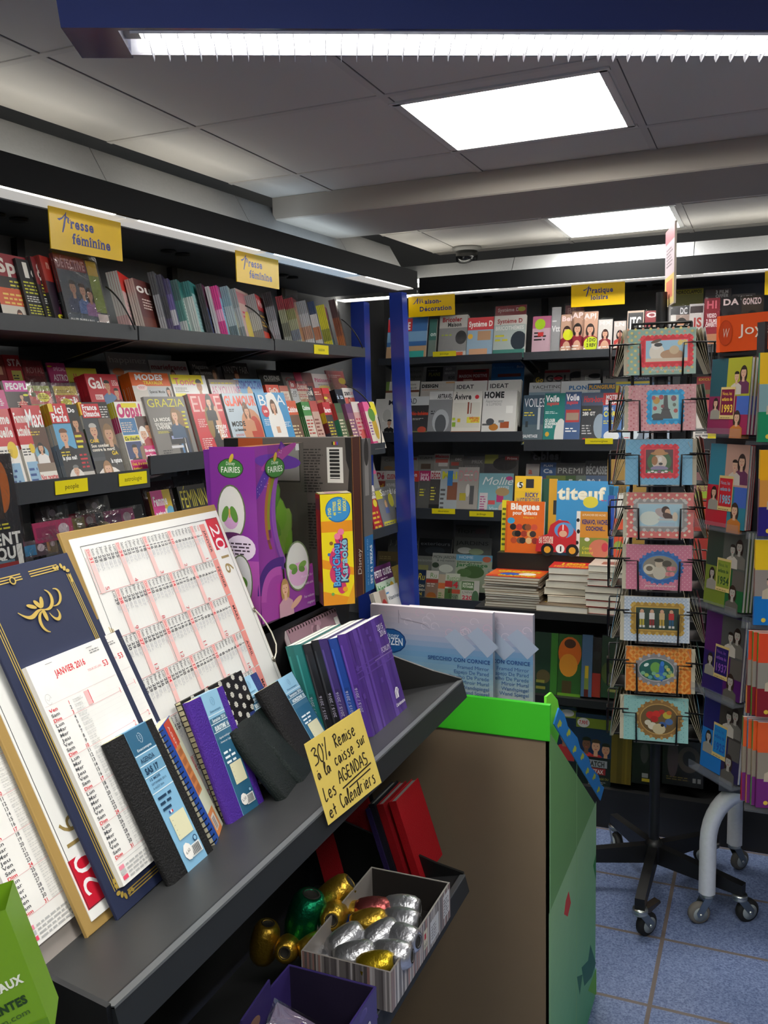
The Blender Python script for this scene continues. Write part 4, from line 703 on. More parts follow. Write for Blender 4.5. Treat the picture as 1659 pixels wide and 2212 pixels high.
many(Tier(MB_, .03, z4, 14), [
 ((809, 1017), 834, 'c8b8a8', [R(0, .78, 1, .22, 'd8d0cc'), T('Dé', .2, .8, .16, 'b82a4a', .7), R(0, .5, 1, .25, '8a3a30'), T('Gui', .1, .55, .14, 'd8b83a', .8)], 'recipe magazine just left of the blue post'),
 ((834, 1017), 862, '9c9c98', [R(0, .78, 1, .22, 'dcd6d0'), T('CUISINES', .1, .8, .12, 'b82a34', .9), T('NOUVEL', .1, .62, .07, 'ddd', .7), T('2016', .1, .44, .12, 'f0f0ec', .8)], 'kitchen magazine dated two thousand sixteen by the blue post'),
 ((868, 1017), 906, '4a4a4c', [R(0, .74, 1, .26, 'c23a3a'), T('Maison', .1, .86, .1, 'f0e0dc', .8), T('TRAVAUX', .1, .76, .08, 'e0b03a', .7), X(.1, .3, .5, .3, 4, 'd8d04a')], 'dark renovation magazine half hidden by the blue post'),
 ((907, 1017), 931, '5a5a58', [R(0, .76, 1, .24, 'b8326a'), T('Spécial', .1, .88, .07, 'f0d8e0', .7), T('MAI', .1, .77, .1, 'f0d8e0', .8), X(.1, .4, .5, .2, 3, 'd8d04a')], 'magenta headed house magazine on the decoration shelf'),
 ((931, 1017), 953, '4a4846', [R(0, .8, 1, .2, 'd0ccc8'), T('DÉCO', .08, .82, .14, 'a82a34', .9), X(.1, .3, .6, .35, 5, 'c8c050'), R(0, 0, 1, .2, '2a2a2a')], 'black decoration magazine with red capitals'),
 ((953, 1013), 991, 'a8b0b4', [T('Mai', .08, .78, .17, 'd8d83a', .9), R(.42, .3, .56, .4, '8a5a44'), R(.4, .62, .3, .34, '3a7ab8'), X(.05, .1, .3, .5, 5, '5a5a5a')], 'pale house magazine with yellow title and a brown sofa'),
 ((991, 1009), 1036, 'a8a29a', [T('DÉCO', .03, .7, .24, 'c88a8e', .96, .0), X(.3, .82, .5, .05, 1, 'e8e0dc'), R(.12, .28, .3, .16, 'b8a83a'), R(.6, .2, .2, .4, '5a5a5a'), O(.5, .5, .1, .3, 'd0ccc4')], 'taupe decoration magazine with tall rose capitals', 2),
 ((1036, 1022), 1110, '84b4bc', [T('Mollie', .08, .72, .2, 'f4f4f0', .9, .0, sh=.3), T('MAKES', .55, .62, .07, 'e0e8e8', .34), O(.88, .88, .1, .06, 'c84a8a'), R(.04, .02, .24, .5, 'd8d0d0'), X(.06, .05, .2, .42, 7, 'b85a8a'), R(.54, .3, .2, .2, 'c83a78'), O(.7, .55, .2, .12, 'b89a6a'), R(.3, .24, .2, .1, 'd85a5a'), T('Vive la', .32, .1, .09, 'e8f0f0', .4, 0, sh=.3), O(.85, .15, .24, .2, 'd8b8a0')], 'turquoise craft magazine with white script title', 2)])
many(Tier(MB_, .17, z4+.07, 14, .4), [
 ((824, 986), 858, '72706c', [T('Cam', .2, .7, .16, '3a3a38', .7, 0), O(.5, .3, .3, .3, '8a6a4a')], 'dim country magazine left of the blue post, back row'),
 ((884, 986), 903, '8a8884', [T('AM', .1, .78, .14, '8a3a44', .8)], 'dim magazine right of the blue post, back row'),
 ((904, 983), 939, '83827e', [T('CAM', .08, .76, .14, '4a4a48', .8, 0), R(.2, .2, .6, .3, '5a4a40')], 'grey magazine with thin dark initials, back row'),
 ((939, 980), 972, '8f8a86', [T('Maison', .06, .78, .16, 'a82a30', .9), R(.1, .5, .8, .2, 'b05a50'), R(.3, .3, .6, .2, 'c8c4c0')], 'grey house magazine with red title, back row'),
 ((973, 983), 1001, '6a6864', [T('DEC', .4, .7, .12, 'c8c4c0', .5), R(.1, .4, .6, .2, '9a4a40')], 'brown grey magazine behind the yellow titled one'),
 ((1001, 986), 1048, '5f5d5a', [T('PRIX', .4, .6, .2, '8a8884', .5), X(.1, .3, .8, .2, 3, '8a8884')], 'grey magazine in plastic, back row of the decoration shelf'),
 ((1048, 982), 1121, '4a4644', [R(0, .5, .4, .5, '8a8a3a'), O(.6, .5, .35, .5, '24201e'), R(.6, .7, .4, .2, 'a03a3a'), T('Prima', .66, .74, .12, 'd8c8c4', .3)], 'wrapped dark magazine in plastic behind the turquoise craft one')])
many(Tier(MB_, .12, z5+.03, 14, .4), [
 ((1137, 1002), 1166, 'a8a09a', [T('a', .2, .5, .3, 'b85a4a'), X(.1, .1, .8, .2, 3, '7a3a3a')], 'beige magazine above the children books'),
 ((1168, 999), 1202, '3a5a8a', [T('PLAN', .2, .8, .1, 'c8d0d8', .6), T('Ca', .2, .5, .2, 'c8d0d8', .6), X(.1, .1, .8, .2, 3, 'b83a3a')], 'blue plan magazine above the children books'),
 ((1202, 1000), 1264, '4a4c4e', [T('PREMI', .04, .5, .28, 'b8b8b4', .9, 0)], 'dark magazine in plastic with thin pale capitals'),
 ((1265, 995), 1313, '3f4144', [T('BÉCASSE', .04, .4, .36, 'a8aaac', .95)], 'dark hunting magazine in plastic with grey capitals')])
many(Tier(MB_, .03, z5, 14, .4), [
 ((1180, 1027), 1222, '7a8a3a', [T('Ne', .3, .5, .3, 'd83a3a'), R(0, 0, 1, .3, '3a5a2a')], 'green and yellow hunting magazine behind the comic album'),
 ((1222, 1027), 1244, '4a6a3a', [T('E', .3, .5, .3, 'f0f0f0')], 'green magazine marked with a white letter'),
 ((1245, 1027), 1266, '6a7a6a', [T('Co', .2, .5, .3, 'e0e8e0')], 'grey green fishing magazine behind the comic album'),
 ((1266, 1027), 1314, '50688a', [T('Pêche', .05, .4, .4, 'f0f2f4', .9, .05), R(.75, .5, .2, .1, 'c83a3a')], 'blue fishing magazine with bold white title'),
 ((1500, 1020), 1560, '8a3a3a', [T('10', .5, .6, .2, 'f0f0f0'), X(.1, .1, .8, .4, 5, 'c8c840')], 'red and green magazine right of the card stand')])
many(Tier(MB_, .22, z5+.12, 14, .4), [((1146, 972), 1212, '2c2d30', [T('cibles', .1, .5, .4, '7a7c80', .85, .05)], 'black shooting magazine with grey lower case title')])
z6 = Z(-.83)-.035
many(Tier(MB_, .03, z6, 14), [
 ((899, 1230), 921, '2a3a4a', [R(0, .6, 1, .4, '20304e'), T('Ru', .2, .68, .22, 'd8c83a', .7, .0, sh=.2), T('MON', .1, .46, .08, 'c8c0a8'), T('AGENDA', .1, .34, .07, 'c8c0a8', .9), T('UN', .1, .2, .1, 'b8a03a'), T('2016', .1, .06, .1, 'b8a03a', .9)], 'dark garden agenda beside the blue post'),
 ((922, 1232), 948, '8a7060', [R(0, .75, 1, .25, 'd8d4c8'), T('Ru', .3, .78, .16, '6a9a4a', .6, 0), X(.1, .5, .8, .2, 3, 'd8c8c0'), R(0, .62, 1, .1, 'a83a30'), O(.5, .2, .4, .3, '9a5a2a'), R(.1, .02, .8, .14, 'c8b83a')], 'white headed garden weekly with bread photo'),
 ((948, 1240), 963, 'b8a890', [R(0, .5, 1, .2, 'c86a3a'), X(.1, .1, .7, .3, 4, '5a8a3a')], 'narrow strip of a garden weekly between two others'),
 ((963, 1238), 994, 'c8ccb8', [T('Rustica', .1, .76, .18, '6a9a4a', .9, 0), R(0, 0, .5, .5, '4a6a3a'), R(0, .55, .5, .2, 'b83a3a')], 'pale garden weekly with thin green title'),
 ((969, 1254), 998, 'a8b898', [T('4', .35, .7, .26, 'c8303a', .4), R(.0, .45, .9, .18, 'b8503a'), X(.1, .25, .8, .18, 3, '2a4a2a'), T('Organiser', .02, .12, .09, 'c8c83a', .9), T('son potager', .02, .02, .09, 'c8c83a', .9)], 'green garden magazine with a big red figure four'),
 ((998, 1253), 1036, 'c2c0b4', [R(.0, .6, .7, .36, '5a7a4a'), T('JARDIN &', .06, .82, .09, 'e8ecd8', .6), T('POTAGER', .06, .7, .09, 'e8ecd8', .6), T("L'HIVER", .06, .46, .1, '5a6a5a', .7, 0), T('220', .06, .22, .16, 'c8304a', .6), T('ASTUCES', .06, .12, .08, 'c8304a', .6), O(.8, .3, .2, .4, '4a6a4a'), R(0, 0, 1, .08, 'b8303a')], 'kitchen garden magazine beside the tall paperback stack'),
 ((1053, 1229), 1080, '9aa49a', [T('JA', .05, .8, .14, '3a4a3a', .7, 0), O(.6, .4, .4, .4, '6a8a6a')], 'pale green magazine tucked behind the tall paperback stack')])
many(Tier(MB_, .13, z6+.06, 14, .55), [
 ((816, 1190), 862, '6a5a3a', [X(.1, .6, .8, .2, 2, '9a8a5a'), R(.1, .1, .8, .4, '4a4a3a')], 'dim brown garden magazine left of the blue post'),
 ((899, 1200), 934, '6e716c', [T('saisons', .1, .7, .16, '9aa09a', .9, 0), R(.2, .1, .6, .4, '8a8a5a')], 'grey seasons magazine beside the blue post'),
 ((935, 1194), 986, '9c9f98', [T('MON JARDIN', .04, .74, .15, '33403a', .95, .0), T('& ma maison', .2, .6, .1, '33403a', .75, .0), O(.6, .25, .3, .3, 'd0d4c8'), O(.15, .4, .15, .2, '3a4a3a')], 'pale grey garden and house magazine'),
 ((986, 1197), 1064, 'a8b49a', [R(0, .7, 1, .3, '6aa6c4'), T('HOME', .08, .8, .14, 'dfeaf0', .4, .0), T('Débuter et progresser', .03, .6, .07, '2f4a3a', .7), T('Jardinage', .03, .42, .17, '3a7a48', .86, .03), O(.85, .8, .12, .14, 'c86a4a'), O(.5, .15, .3, .3, '4a6a3a'), O(.25, .1, .2, .2, '5a7a4a')], 'blue headed gardening guide with large green title')])
many(Tier(MB_, .24, z6+.12, 14, .4), [
 ((840, 1159), 905, '4e504c', [T('J. JARDIN', .06, .5, .3, '8a8c86', .95, 0)], 'very dim garden magazine crossed by the blue post'),
 ((906, 1162), 977, '1f2225', [T('exterieurs', .05, .55, .24, '84888c', .9, .0), O(.5, .2, .3, .3, '2c3238')], 'almost black outdoor magazine with thin grey title'),
 ((982, 1160), 1063, '5a5d58', [T('JARDINS', .06, .55, .24, '1f2220', .86, .0), O(.3, .2, .2, .2, 'b8bab4'), O(.6, .15, .2, .2, '8a9a7a')], 'grey garden magazine with thin black capitals')])
many(Tier(MB_, .33, z6+.18, 14, .4), [((985, 1133), 1058, '4c4d4c', [T('floral', .06, .5, .3, '2a2b2a', .75, 0), R(.6, .5, .3, .3, '5a4a4a')], 'dim floral magazine in plastic above the garden rows')])
# ---- left shelving, lower rows seen past the toy boxes and calendars
L3 = Tier(ML, .02, -.453*K-.03, 15); L3a = Tier(ML, .04, -.47*K-.03, 14); L3b = Tier(ML, .18, -.47*K+.05, 14, .4)
many(L3, [
 ((786, 1052), 806, 'a82a34', [R(0, .72, 1, .28, 'd8d0cc'), T('ots', .5, .78, .14, '2a2a2a', .5, 0), O(.7, .62, .2, .2, 'd8c83a'), X(.1, .1, .8, .4, 4, 'd8b83a')], 'red health magazine beside the slim blue sided box'),
 ((807, 1056), 841, '77787a', [R(0, .74, .4, .2, 'c8c03a'), T('Santé', .3, .8, .16, 'eceae6', .75, .0), P(.5, .56, .12, 'c8a05a', 'd8ac90', '5a6aa0'), O(.86, .66, .16, .2, 'd8d03a'), R(.1, .06, .85, .14, 'c8c03a'), X(.14, .08, .7, .1, 2, '3a4a7a')], 'health magazine with blonde woman and yellow spots, shelf end')], n=2)
many(Tier(ML, .16, -.453*K+.04, 15, .5), [((781, 1000), 806, '8a8a8a', [R(0, .5, 1, .14, 'c85a8a')], 'grey magazine with pink strip above the health pair')])
many(L3a, [
 ((322, 1062), 364, 'd8b83a', [R(0, .3, .6, .7, 'd03a8a'), T('Femme', .08, .84, .1, 'f4eef0', .7), T('actuelle', .08, .7, .1, 'f4eef0', .7), O(.85, .75, .2, .24, '6aaccc'), P(.35, .5, .16, 'c8a060', 'd8ac90', '7a3a5a'), T('200', .6, .4, .12, 'd8d8d4', .4)], 'magenta and yellow special issue above the big white calendar', 2),
 ((381, 1052), 440, '24241f', [T('FÉMININ', .04, .76, .2, 'c8bc3a', .96, .0), P(.5, .52, .2, 'b89a70', 'c89c80', '3a3a3a'), R(.3, .4, .3, .14, 'b82a5a'), T('SEX', .33, .43, .08, 'f0e0e8', .24), R(.62, .36, .36, .2, '9aa8b0'), X(.64, .4, .3, .14, 2, 'eee')], 'black magazine with yellow capitals between calendar and fairy box', 3)])
many(L3b, [((302, 1044), 372, '5a1c24', [T('MADAME', .1, .6, .2, '7a3a40', .8)], 'dark red magazine in plastic behind the magenta special issue'),
 ((372, 1030), 440, '2e2e2e', [T('CITIZEN K', .1, .6, .24, '4a4a4a', .9)], 'dark grey magazine in plastic behind the yellow lettered one')])
L4 = Tier(ML, .02, -.79*K-.03, 15)
many(L4, [
 ((803, 1228), 842, '9ac08a', [R(0, .7, 1, .3, '5a2a5a'), T('PETIT GUIDE', .05, .8, .12, 'f0ecf0', .9), X(.3, .73, .6, .05, 1, 'd8c8d8'), R(0, .15, 1, .55, 'c8dcc8'), T('bien-être', .05, .5, .15, '3a8a4a', .85, .03), T('& santé', .2, .3, .15, '3a8a4a', .7, .03), O(.85, .25, .16, .18, 'c83a5a'), O(.8, .56, .1, .1, 'e0b83a')], 'small wellness guide with purple head on the lowest left shelf'),
 ((843, 1226), 868, 'a08a3a', [R(.6, 0, .4, .6, 'a83a30')], 'mustard booklet in plastic beside the blue post')])
many(Tier(ML, -.02, -.79*K-.03, 15), [
 ((831, 1270), 858, 'e4e2dc', [T('Vitamines', .08, .6, .12, '2a3a4a', .8, .02), O(.6, .2, .2, .2, 'c83a3a'), O(.3, .15, .2, .16, '7a9ac0'), O(.8, .12, .14, .2, '4a8a4a'), R(.0, .8, .2, .05, '4a8ac0')], 'white vitamin booklet leaning at the lowest left shelf end'),
 ((806, 1282), 818, 'd8cfc0', [X(.2, .3, .6, .4, 5, '8a5a4a')], 'pale booklet left of the white vitamin booklet', 3),
 ((818, 1278), 830, 'a88a7a', [O(.5, .5, .4, .6, 'a83a34')], 'brown booklet pressed against the white vitamin booklet', 3)])
# ---- shelf labels and hanging signs
def label_on(M, p0, p1, txt, z, h, what):
    a, c = LS(*p0, -.002, M), LS(*p1, -.002, M); w = c.x-a.x
    o = MB(['print']); o.box(0, w, 0, h, -.0015, 0, 'e6d51a')
    o.R(0, 0, w, h, 'ecdc1c'); o.T(txt, w/2, h*.34, h*.36, '22220f', .0, al='c')
    tag(o.build('shelf_label', M=M @ fr((a.x, -.003, a.z-h), (1, 0, 0), (0, 0, 1))), what, 'shelf label')
label_on(ML, (118, 1040), (188, 1030), 'people', 0, .042, 'yellow shelf label reading people')
label_on(ML, (256, 1024), (316, 1016), 'astrologie', 0, .042, 'yellow shelf label reading astrologie')
label_on(ML, (678, 744), (709, 747), 'cuisine', 0, .042, 'blank looking yellow label on the left top shelf edge')
label_on(ML, (796, 1156), (803, 1154), 'ts', 0, .03, 'small yellow label beside the slim blue sided box')
label_on(MB_, (935, 760), (985, 758), 'bricolage', 0, .03, 'yellow shelf label reading bricolage')
label_on(MB_, (933, 1098), (983, 1101), 'décoration', 0, .032, 'yellow shelf label reading decoration')
label_on(MB_, (1014, 1104), (1066, 1104), 'jardinage', 0, .032, 'yellow shelf label reading jardinage')
label_on(MB_, (1264, 947), (1324, 946), 'nautisme/glisse', 0, .032, 'yellow shelf label reading nautisme glisse')
label_on(MB_, (1529, 934), (1575, 932), 'sc', 0, .032, 'yellow shelf label right of the card stand')
def sign(M, p0, p1, pb, lines, label, off=.0, ini=None):
    a, c, bt = LS(*p0, off, M), LS(*p1, off, M), LS(*pb, off, M); w, h = c.x-a.x, a.z-bt.z
    R4 = M @ fr((a.x, off, a.z-h), (1, 0, 0), (0, 0, 1))
    t = thing('hanging_sign', label, 'hanging sign', R4)
    o = MB(['print']); o.box(0, w, 0, h, -.004, 0, 'f4c808'); ink = '2b3388'
    for (txt, x, y, hh, fit) in lines: o.T(txt, x*w, y*h, hh*h, ink, .03, fit*w if fit else None, srf=1)
    ix, iy, s = ini[0]*w, ini[1]*h, ini[2]*h
    th = [.1*s, .16*s, .2*s, .16*s, .08*s]
    if ini[3] == 'p':
        o.line([(ix-.55*s, iy+.62*s), (ix-.4*s, iy+.58*s), (ix-.1*s, iy+.72*s), (ix+.28*s, iy+1.1*s)], [.05*s, .16*s, .1*s, .05*s], ink)
        o.line([(ix+.3*s, iy+1.2*s), (ix+.18*s, iy+.7*s), (ix+.05*s, iy+.2*s), (ix-.12*s, iy-.3*s)], [.05*s, .17*s, .17*s, .1*s], ink)
        o.line([(ix+.16*s, iy+.62*s), (ix+.32*s, iy+.86*s), (ix+.5*s, iy+.8*s), (ix+.46*s, iy+.5*s), (ix+.58*s, iy+.42*s)], [.06*s, .14*s, .17*s, .15*s, .05*s], ink)
    else:
        o.line([(ix-.8*s, iy+.1*s), (ix-.5*s, iy+.2*s), (ix-.1*s, iy+.7*s), (ix+.1*s, iy+1.0*s)], [.05*s, .12*s, .1*s, .06*s], ink)
        o.line([(ix+.1*s, iy+1.0*s), (ix-.02*s, iy+.5*s), (ix-.04*s, iy+.1*s)], [.06*s, .16*s, .12*s], ink)
        o.line([(ix+.0*s, iy+.4*s), (ix+.4*s, iy+.9*s), (ix+.38*s, iy+.3*s), (ix+.36*s, iy+.12*s)], [.05*s, .13*s, .15*s, .1*s], ink)
        o.line([(ix+.4*s, iy+.4*s), (ix+.75*s, iy+.85*s), (ix+.75*s, iy+.3*s), (ix+.98*s, iy+.2*s)], [.05*s, .13*s, .15*s, .05*s], ink)
    o.build('sign_board', t)
    for q in (.2, .83):
        hk = MB(['glass']); hk.box(q*w-.0025, q*w+.0025, h-.008, h+.024, .0005, .002, 'dfe6ea'); hk.build('hook', t)
PF = [('resse', .27, .54, .235, .33), ('féminine', .29, .2, .235, .54)]
sign(ML, (104, 437), (260, 472), (109, 536), PF, 'larger yellow hanging sign reading presse féminine', .088, (.18, .5, .31, 'p'))
sign(ML, (509, 536), (601, 557), (511, 608), PF, 'smaller looking yellow sign reading presse féminine', .088, (.18, .5, .31, 'p'))
sign(MB_, (882, 637), (982, 630), (884, 686), [('aison-', .36, .56, .2, .36), ('Décoration', .24, .24, .2, .7)], 'yellow hanging sign reading maison décoration', .088, (.2, .54, .3, 'm'))
sign(MB_, (1234, 611), (1350, 602), (1235, 664), [('ratique', .39, .53, .21, .4), ('loisirs', .37, .26, .19, .33)], 'yellow hanging sign reading pratique loisirs', .088, (.3, .48, .3, 'p'))
sign(MB_, (1653, 578), (1740, 570), (1653, 637), [('nfants', .36, .5, .16, .4)], 'yellow hanging sign cut off by the picture edge', .088, (.3, .48, .3, 'p'))
# black wire stops bowing out from the shelf ends
for i, (a, m, b_) in enumerate([((229, 620), (262, 640), (292, 712)), ((530, 660), (572, 680), (592, 735)), ((738, 690), (768, 710), (783, 752)), ((745, 830), (790, 850), (800, 880)), ((812, 888), (825, 920), (824, 958))]):
    A, Mm, Bp = LS(*a, .08), LS(*m, -.015), LS(*b_, -.01)
    pts = [A.lerp(Mm, t_).lerp(Mm.lerp(Bp, t_), t_) for t_ in [j/12 for j in range(13)]]
    MB(['plastic']).tube(pts, .003, '0c0c0d', n=6).build('wire_stop', left)
# ================================================================ foreground stand with agendas and calendars
GH, GT = .54, math.radians(15)
GO = Vector((-GH, 0, -GH)); GB = Vector((-math.cos(GT), 0, -math.sin(GT))); GY_ = Vector((0, 1, 0))
GN = Vector((-math.sin(GT), 0, math.cos(GT)))
def gframe(b, y, yaw=0, roll=0, lean=0, O=GO):
    P = O+GB*b+GY_*y; u = GY_*math.cos(yaw)-GB*math.sin(yaw); f = u.cross(GN)
    v = GN*math.cos(lean)-f*math.sin(lean)
    u2 = u*math.cos(roll)+v*math.sin(roll); v2 = -u*math.sin(roll)+v*math.cos(roll)
    return fr(P, u2, v2)
Y0, Y1 = .585, 1.595
t = thing('display_stand', 'black stand with tilted shelves holding agendas and calendars', 'display stand', Matrix.Translation((-.8, 1.1, -EYE)))
tI = t.matrix_world.inverted()
def gp(mb, name, par=t): o = mb.build(name, par, M=tI); return o
def tilt_shelf(O, dep, lip):
    m = MB(['steel']); Mx = fr3(O, -GB, GY_, GN)     # x towards the aisle
    m.box(-dep, 0, Y0, Y1, -.012, 0, '2b2c2d', M=Mx); m.box(-.004, .012, Y0, Y1, -lip, .0, '1f2224', M=Mx)
    m.box(.001, .0125, Y0, Y1, -.0015, .0012, '55585a', M=Mx)
    sh = gp(m, 'shelf')
    for yy in (Y0-.006, Y1):
        s_ = MB(['steel']); s_.prism([(O.x+.008, O.z+.006), (O.x+.01, O.z-lip), (O.x-.03, O.z-lip-.02), (O.x-dep, O.z-dep*.27-.09), (O.x-dep, O.z+dep*.27), (O.x-.05, O.z+.016)], -yy-.006, -yy, '0f1011', M=fr3((0, 0, 0), (1, 0, 0), (0, 0, 1), (0, -1, 0)))
        b_ = s_.build('side_bracket', sh)
    return sh
tilt_shelf(GO, .30, .034)
GO2 = Vector((-GH, 0, -.94)); tilt_shelf(GO2, .34, .034)
DZ = -.40
gp(MB(['steel']).box(-1.25, -.835, Y0, 1.742, DZ-.016, DZ, '141516'), 'top_deck')
gp(MB(['steel']).prism([(-.835, DZ), (-.835, DZ-.016), (-.86, -.72), (-.875, -.72)], -1.742, -Y0, '121314', M=fr3((0, 0, 0), (1, 0, 0), (0, 0, 1), (0, -1, 0))), 'back_panel')
gp(MB(['steel']).box(-1.2, -.88, Y0+.02, 1.73, -EYE+.1, -.62, '101112'), 'core')
gp(MB(['steel']).box(-1.2, -.56, Y0+.03, Y1-.03, -EYE, -EYE+.12, '131415'), 'plinth')
gp(MB(['steel']).box(-.9, -.5, .34, Y0-.012, -.66, -.64, '1a1b1c'), 'end_tray')
gp(MB(['steel']).box(-.9, -.88, .34, Y0-.012, -.9, -.5, '101112'), 'end_panel')
# ---- hanging calendars leaning on the shelf
DAYS = ['Lun', 'Mar', 'Mer', 'Jeu', 'Ven', 'Sam', 'Dim']; RED, INK = 'd2323c', '3a3a3c'
def pad_days(p, x, w, y1, y0):
    st = (y1-y0)/31; p.lev = p.lay+2
    for d in range(31):
        n = (4+d) % 7; y = y1-(d+1)*st; c = RED if n == 6 or d == 0 else '55565a'
        p.T(DAYS[n], x+.002, y, st*.66, c, .02, fit=.0145); p.T(str(d+1), x+w*.29, y, st*.72, c, .02, al='r')
        p.lines(x+w*.33, y, w*.14, st*.8, 2, 'cfcfcd')
        if n == 6 or d == 0 and False: p.R(x, y-st*.18, w*(.98 if n == 6 else .4), .0004, 'dc9a9c')
        elif d: p.R(x+w*.4, y-st*.18, w*.58, .0002, 'd8d8d6')
    p.lev = None; p.lay += 3
def navy(q, w, h, label, pad=True):
    M = gframe(*q); r = thing('wall_calendar', label, 'calendar', M)
    b = MB(['card']); b.box(0, w, 0, h, -.005, 0, '1d2542', bev=.0008)
    g = 'b59a45'; e = .012
    for k in range(3):
        o = e+k*.0034
        for x in (o, w-o-.0014): b.R(x, .028, .0014, h-.056, g, 'satin')
        for y in (o, h-o-.0014):
            for xa, xb in ((.03, w*.46), (w*.54, w-.03)) if y > .1 else ((.03, w-.03),): b.R(xa, y, xb-xa, .0014, g, 'satin')
    for cx in (e+.004, w-e-.004):
        for cy in (e+.004, h-e-.004):
            sx, sy = (1 if cx < w/2 else -1), (1 if cy < h/2 else -1)
            for k in range(3): b.E(cx+sx*.006*k*.7, cy+sy*.004*(2-k), .0038, .0024, g, 'satin', rot=.8*k)
            for k in range(2):
                b.E(cx+sx*(.016+.006*k), cy+sy*.0005, .0032, .0022, g, 'satin', rot=.5-k); b.E(cx+sx*.0005, cy+sy*(.016+.006*k), .0022, .0032, g, 'satin', rot=.5-k)
    cx, cy = w*.51, h*.855; s = .0165          # gold flower scroll
    for a, l in ((1.15, 1), (2.2, .95), (-1.55, 1.1)): b.E(cx+math.cos(a)*.5*s*l, cy+math.sin(a)*.5*s*l, .46*s*l, .2*s, g, 'satin', rot=a)
    b.E(cx-.95*s, cy+.35*s, .5*s, .16*s, g, 'satin', rot=-.4)
    def curl(p0, p1, p2, p3, w0): b.line([(cx+s*x, cy+s*y) for x, y in [tuple((1-k)**3*a+3*k*(1-k)**2*b1+3*k*k*(1-k)*c+k**3*d for a, b1, c, d in zip(p0, p1, p2, p3)) for k in [j/14 for j in range(15)]]], [w0*s*(.25+1.0*math.sin(pi*j/14)) for j in range(15)], g, 'satin')
    curl((0, -.1), (-1, .1), (-1.2, -1.1), (-2.5, .2), .26); curl((0, -.2), (-.9, -.3), (-1.1, -1.6), (-.2, -1.9), .24)
    curl((0, -.1), (1.2, -.6), (1.9, .9), (1.0, 1.3), .25); curl((1.2, -.1), (2.4, -.3), (2.9, 1.2), (1.9, 1.2), .2); curl((.5, -.5), (.9, -1.7), (1.8, -1.0), (1.4, -.4), .22)
    b.E(w*.36, h-.019, .004, .004, '0a0a0a'); b.E(w*.36, h-.019, .0052, .0052, g, 'satin', n=14)
    b.E(w*.36, h-.019, .0034, .0034, '0a0a0a'); b.build('backing_board', r)
    px0, px1, py0, py1 = .0205, w-.0205, .028, h*.712
    p = MB(['matte']); p.box(px0, px1, py0, py1, .0006, .0075, 'e9e7e3'); p.M = Matrix.Translation((0, 0, .0075)); pw = px1-px0
    p.T('JANVIER 2016', px0+pw*.48, py1-.024, .0082, RED, .02, al='c', fit=pw*.4); p.T('53', px1-.005, py1-.036, .0078, RED, .01, al='r')
    p.T('TOUR DE LAN', px1-.02, py1-.034, .003, 'dc8a8c', 0, al='r'); p.lines(px1-.03, py1-.014, .024, .006, 2, '8a8a8a')
    p.line([(px0+.012+.005*math.cos(a), py1-.045+.0065*math.sin(a)) for a in [j*.42 for j in range(14)]], .0005, 'b4b4b4')
    p.line([(px0+.009, py1-.044), (px0+.012, py1-.047), (px0+.016, py1-.043)], .0005, 'b4b4b4')
    p.R(px0+.002, py1-.052, pw-.004, .0003, 'c8a8a8')
    p.R(px0+pw*.5, py1-.072, .008, .018, 'e8b4b4'); p.R(px0+pw*.5+.008, py1-.072, .0012, .018, RED)
    a, c = py1-.054, py0+.03; pad_days(p, px0+.003, pw-.006, a, c)
    st = (a-c)/31
    for k, d in enumerate((3, 10, 17, 24)): p.T(str(k+1), px1-.004, a-(d-.35 if k else 2.2)*st-st*1.4, .0075 if k < 2 else .004, 'e08a8e' if k < 2 else 'ece4e2', 0, al='r')
    for k, cc in enumerate(('e48a9c', 'b8b6b6', 'e0506a')): p.R(px0+.004, py0+.017-k*.006, .009, .0046, cc)
    p.lines(px0+.016, py0+.004, pw-.03, .018, 4, 'b0b0b0'); p.R(px0+.003, py0+.024, pw-.006, .0004, '999')
    for x in (.25, .8): p.R(px0+pw*x-.006, py1-.006, .012, .0006, '77777a', 'metal')
    p.M = None; p.build('date_pad', r); return r
navy((.120, .742, -.086, .011, .18), .1815, .426, 'nearer navy calendar with gold scroll emblem, beside the gold edged one')
navy((.142, .797, -.086, .011, .185), .182, .424, 'second navy calendar peeking out behind the nearer navy one')
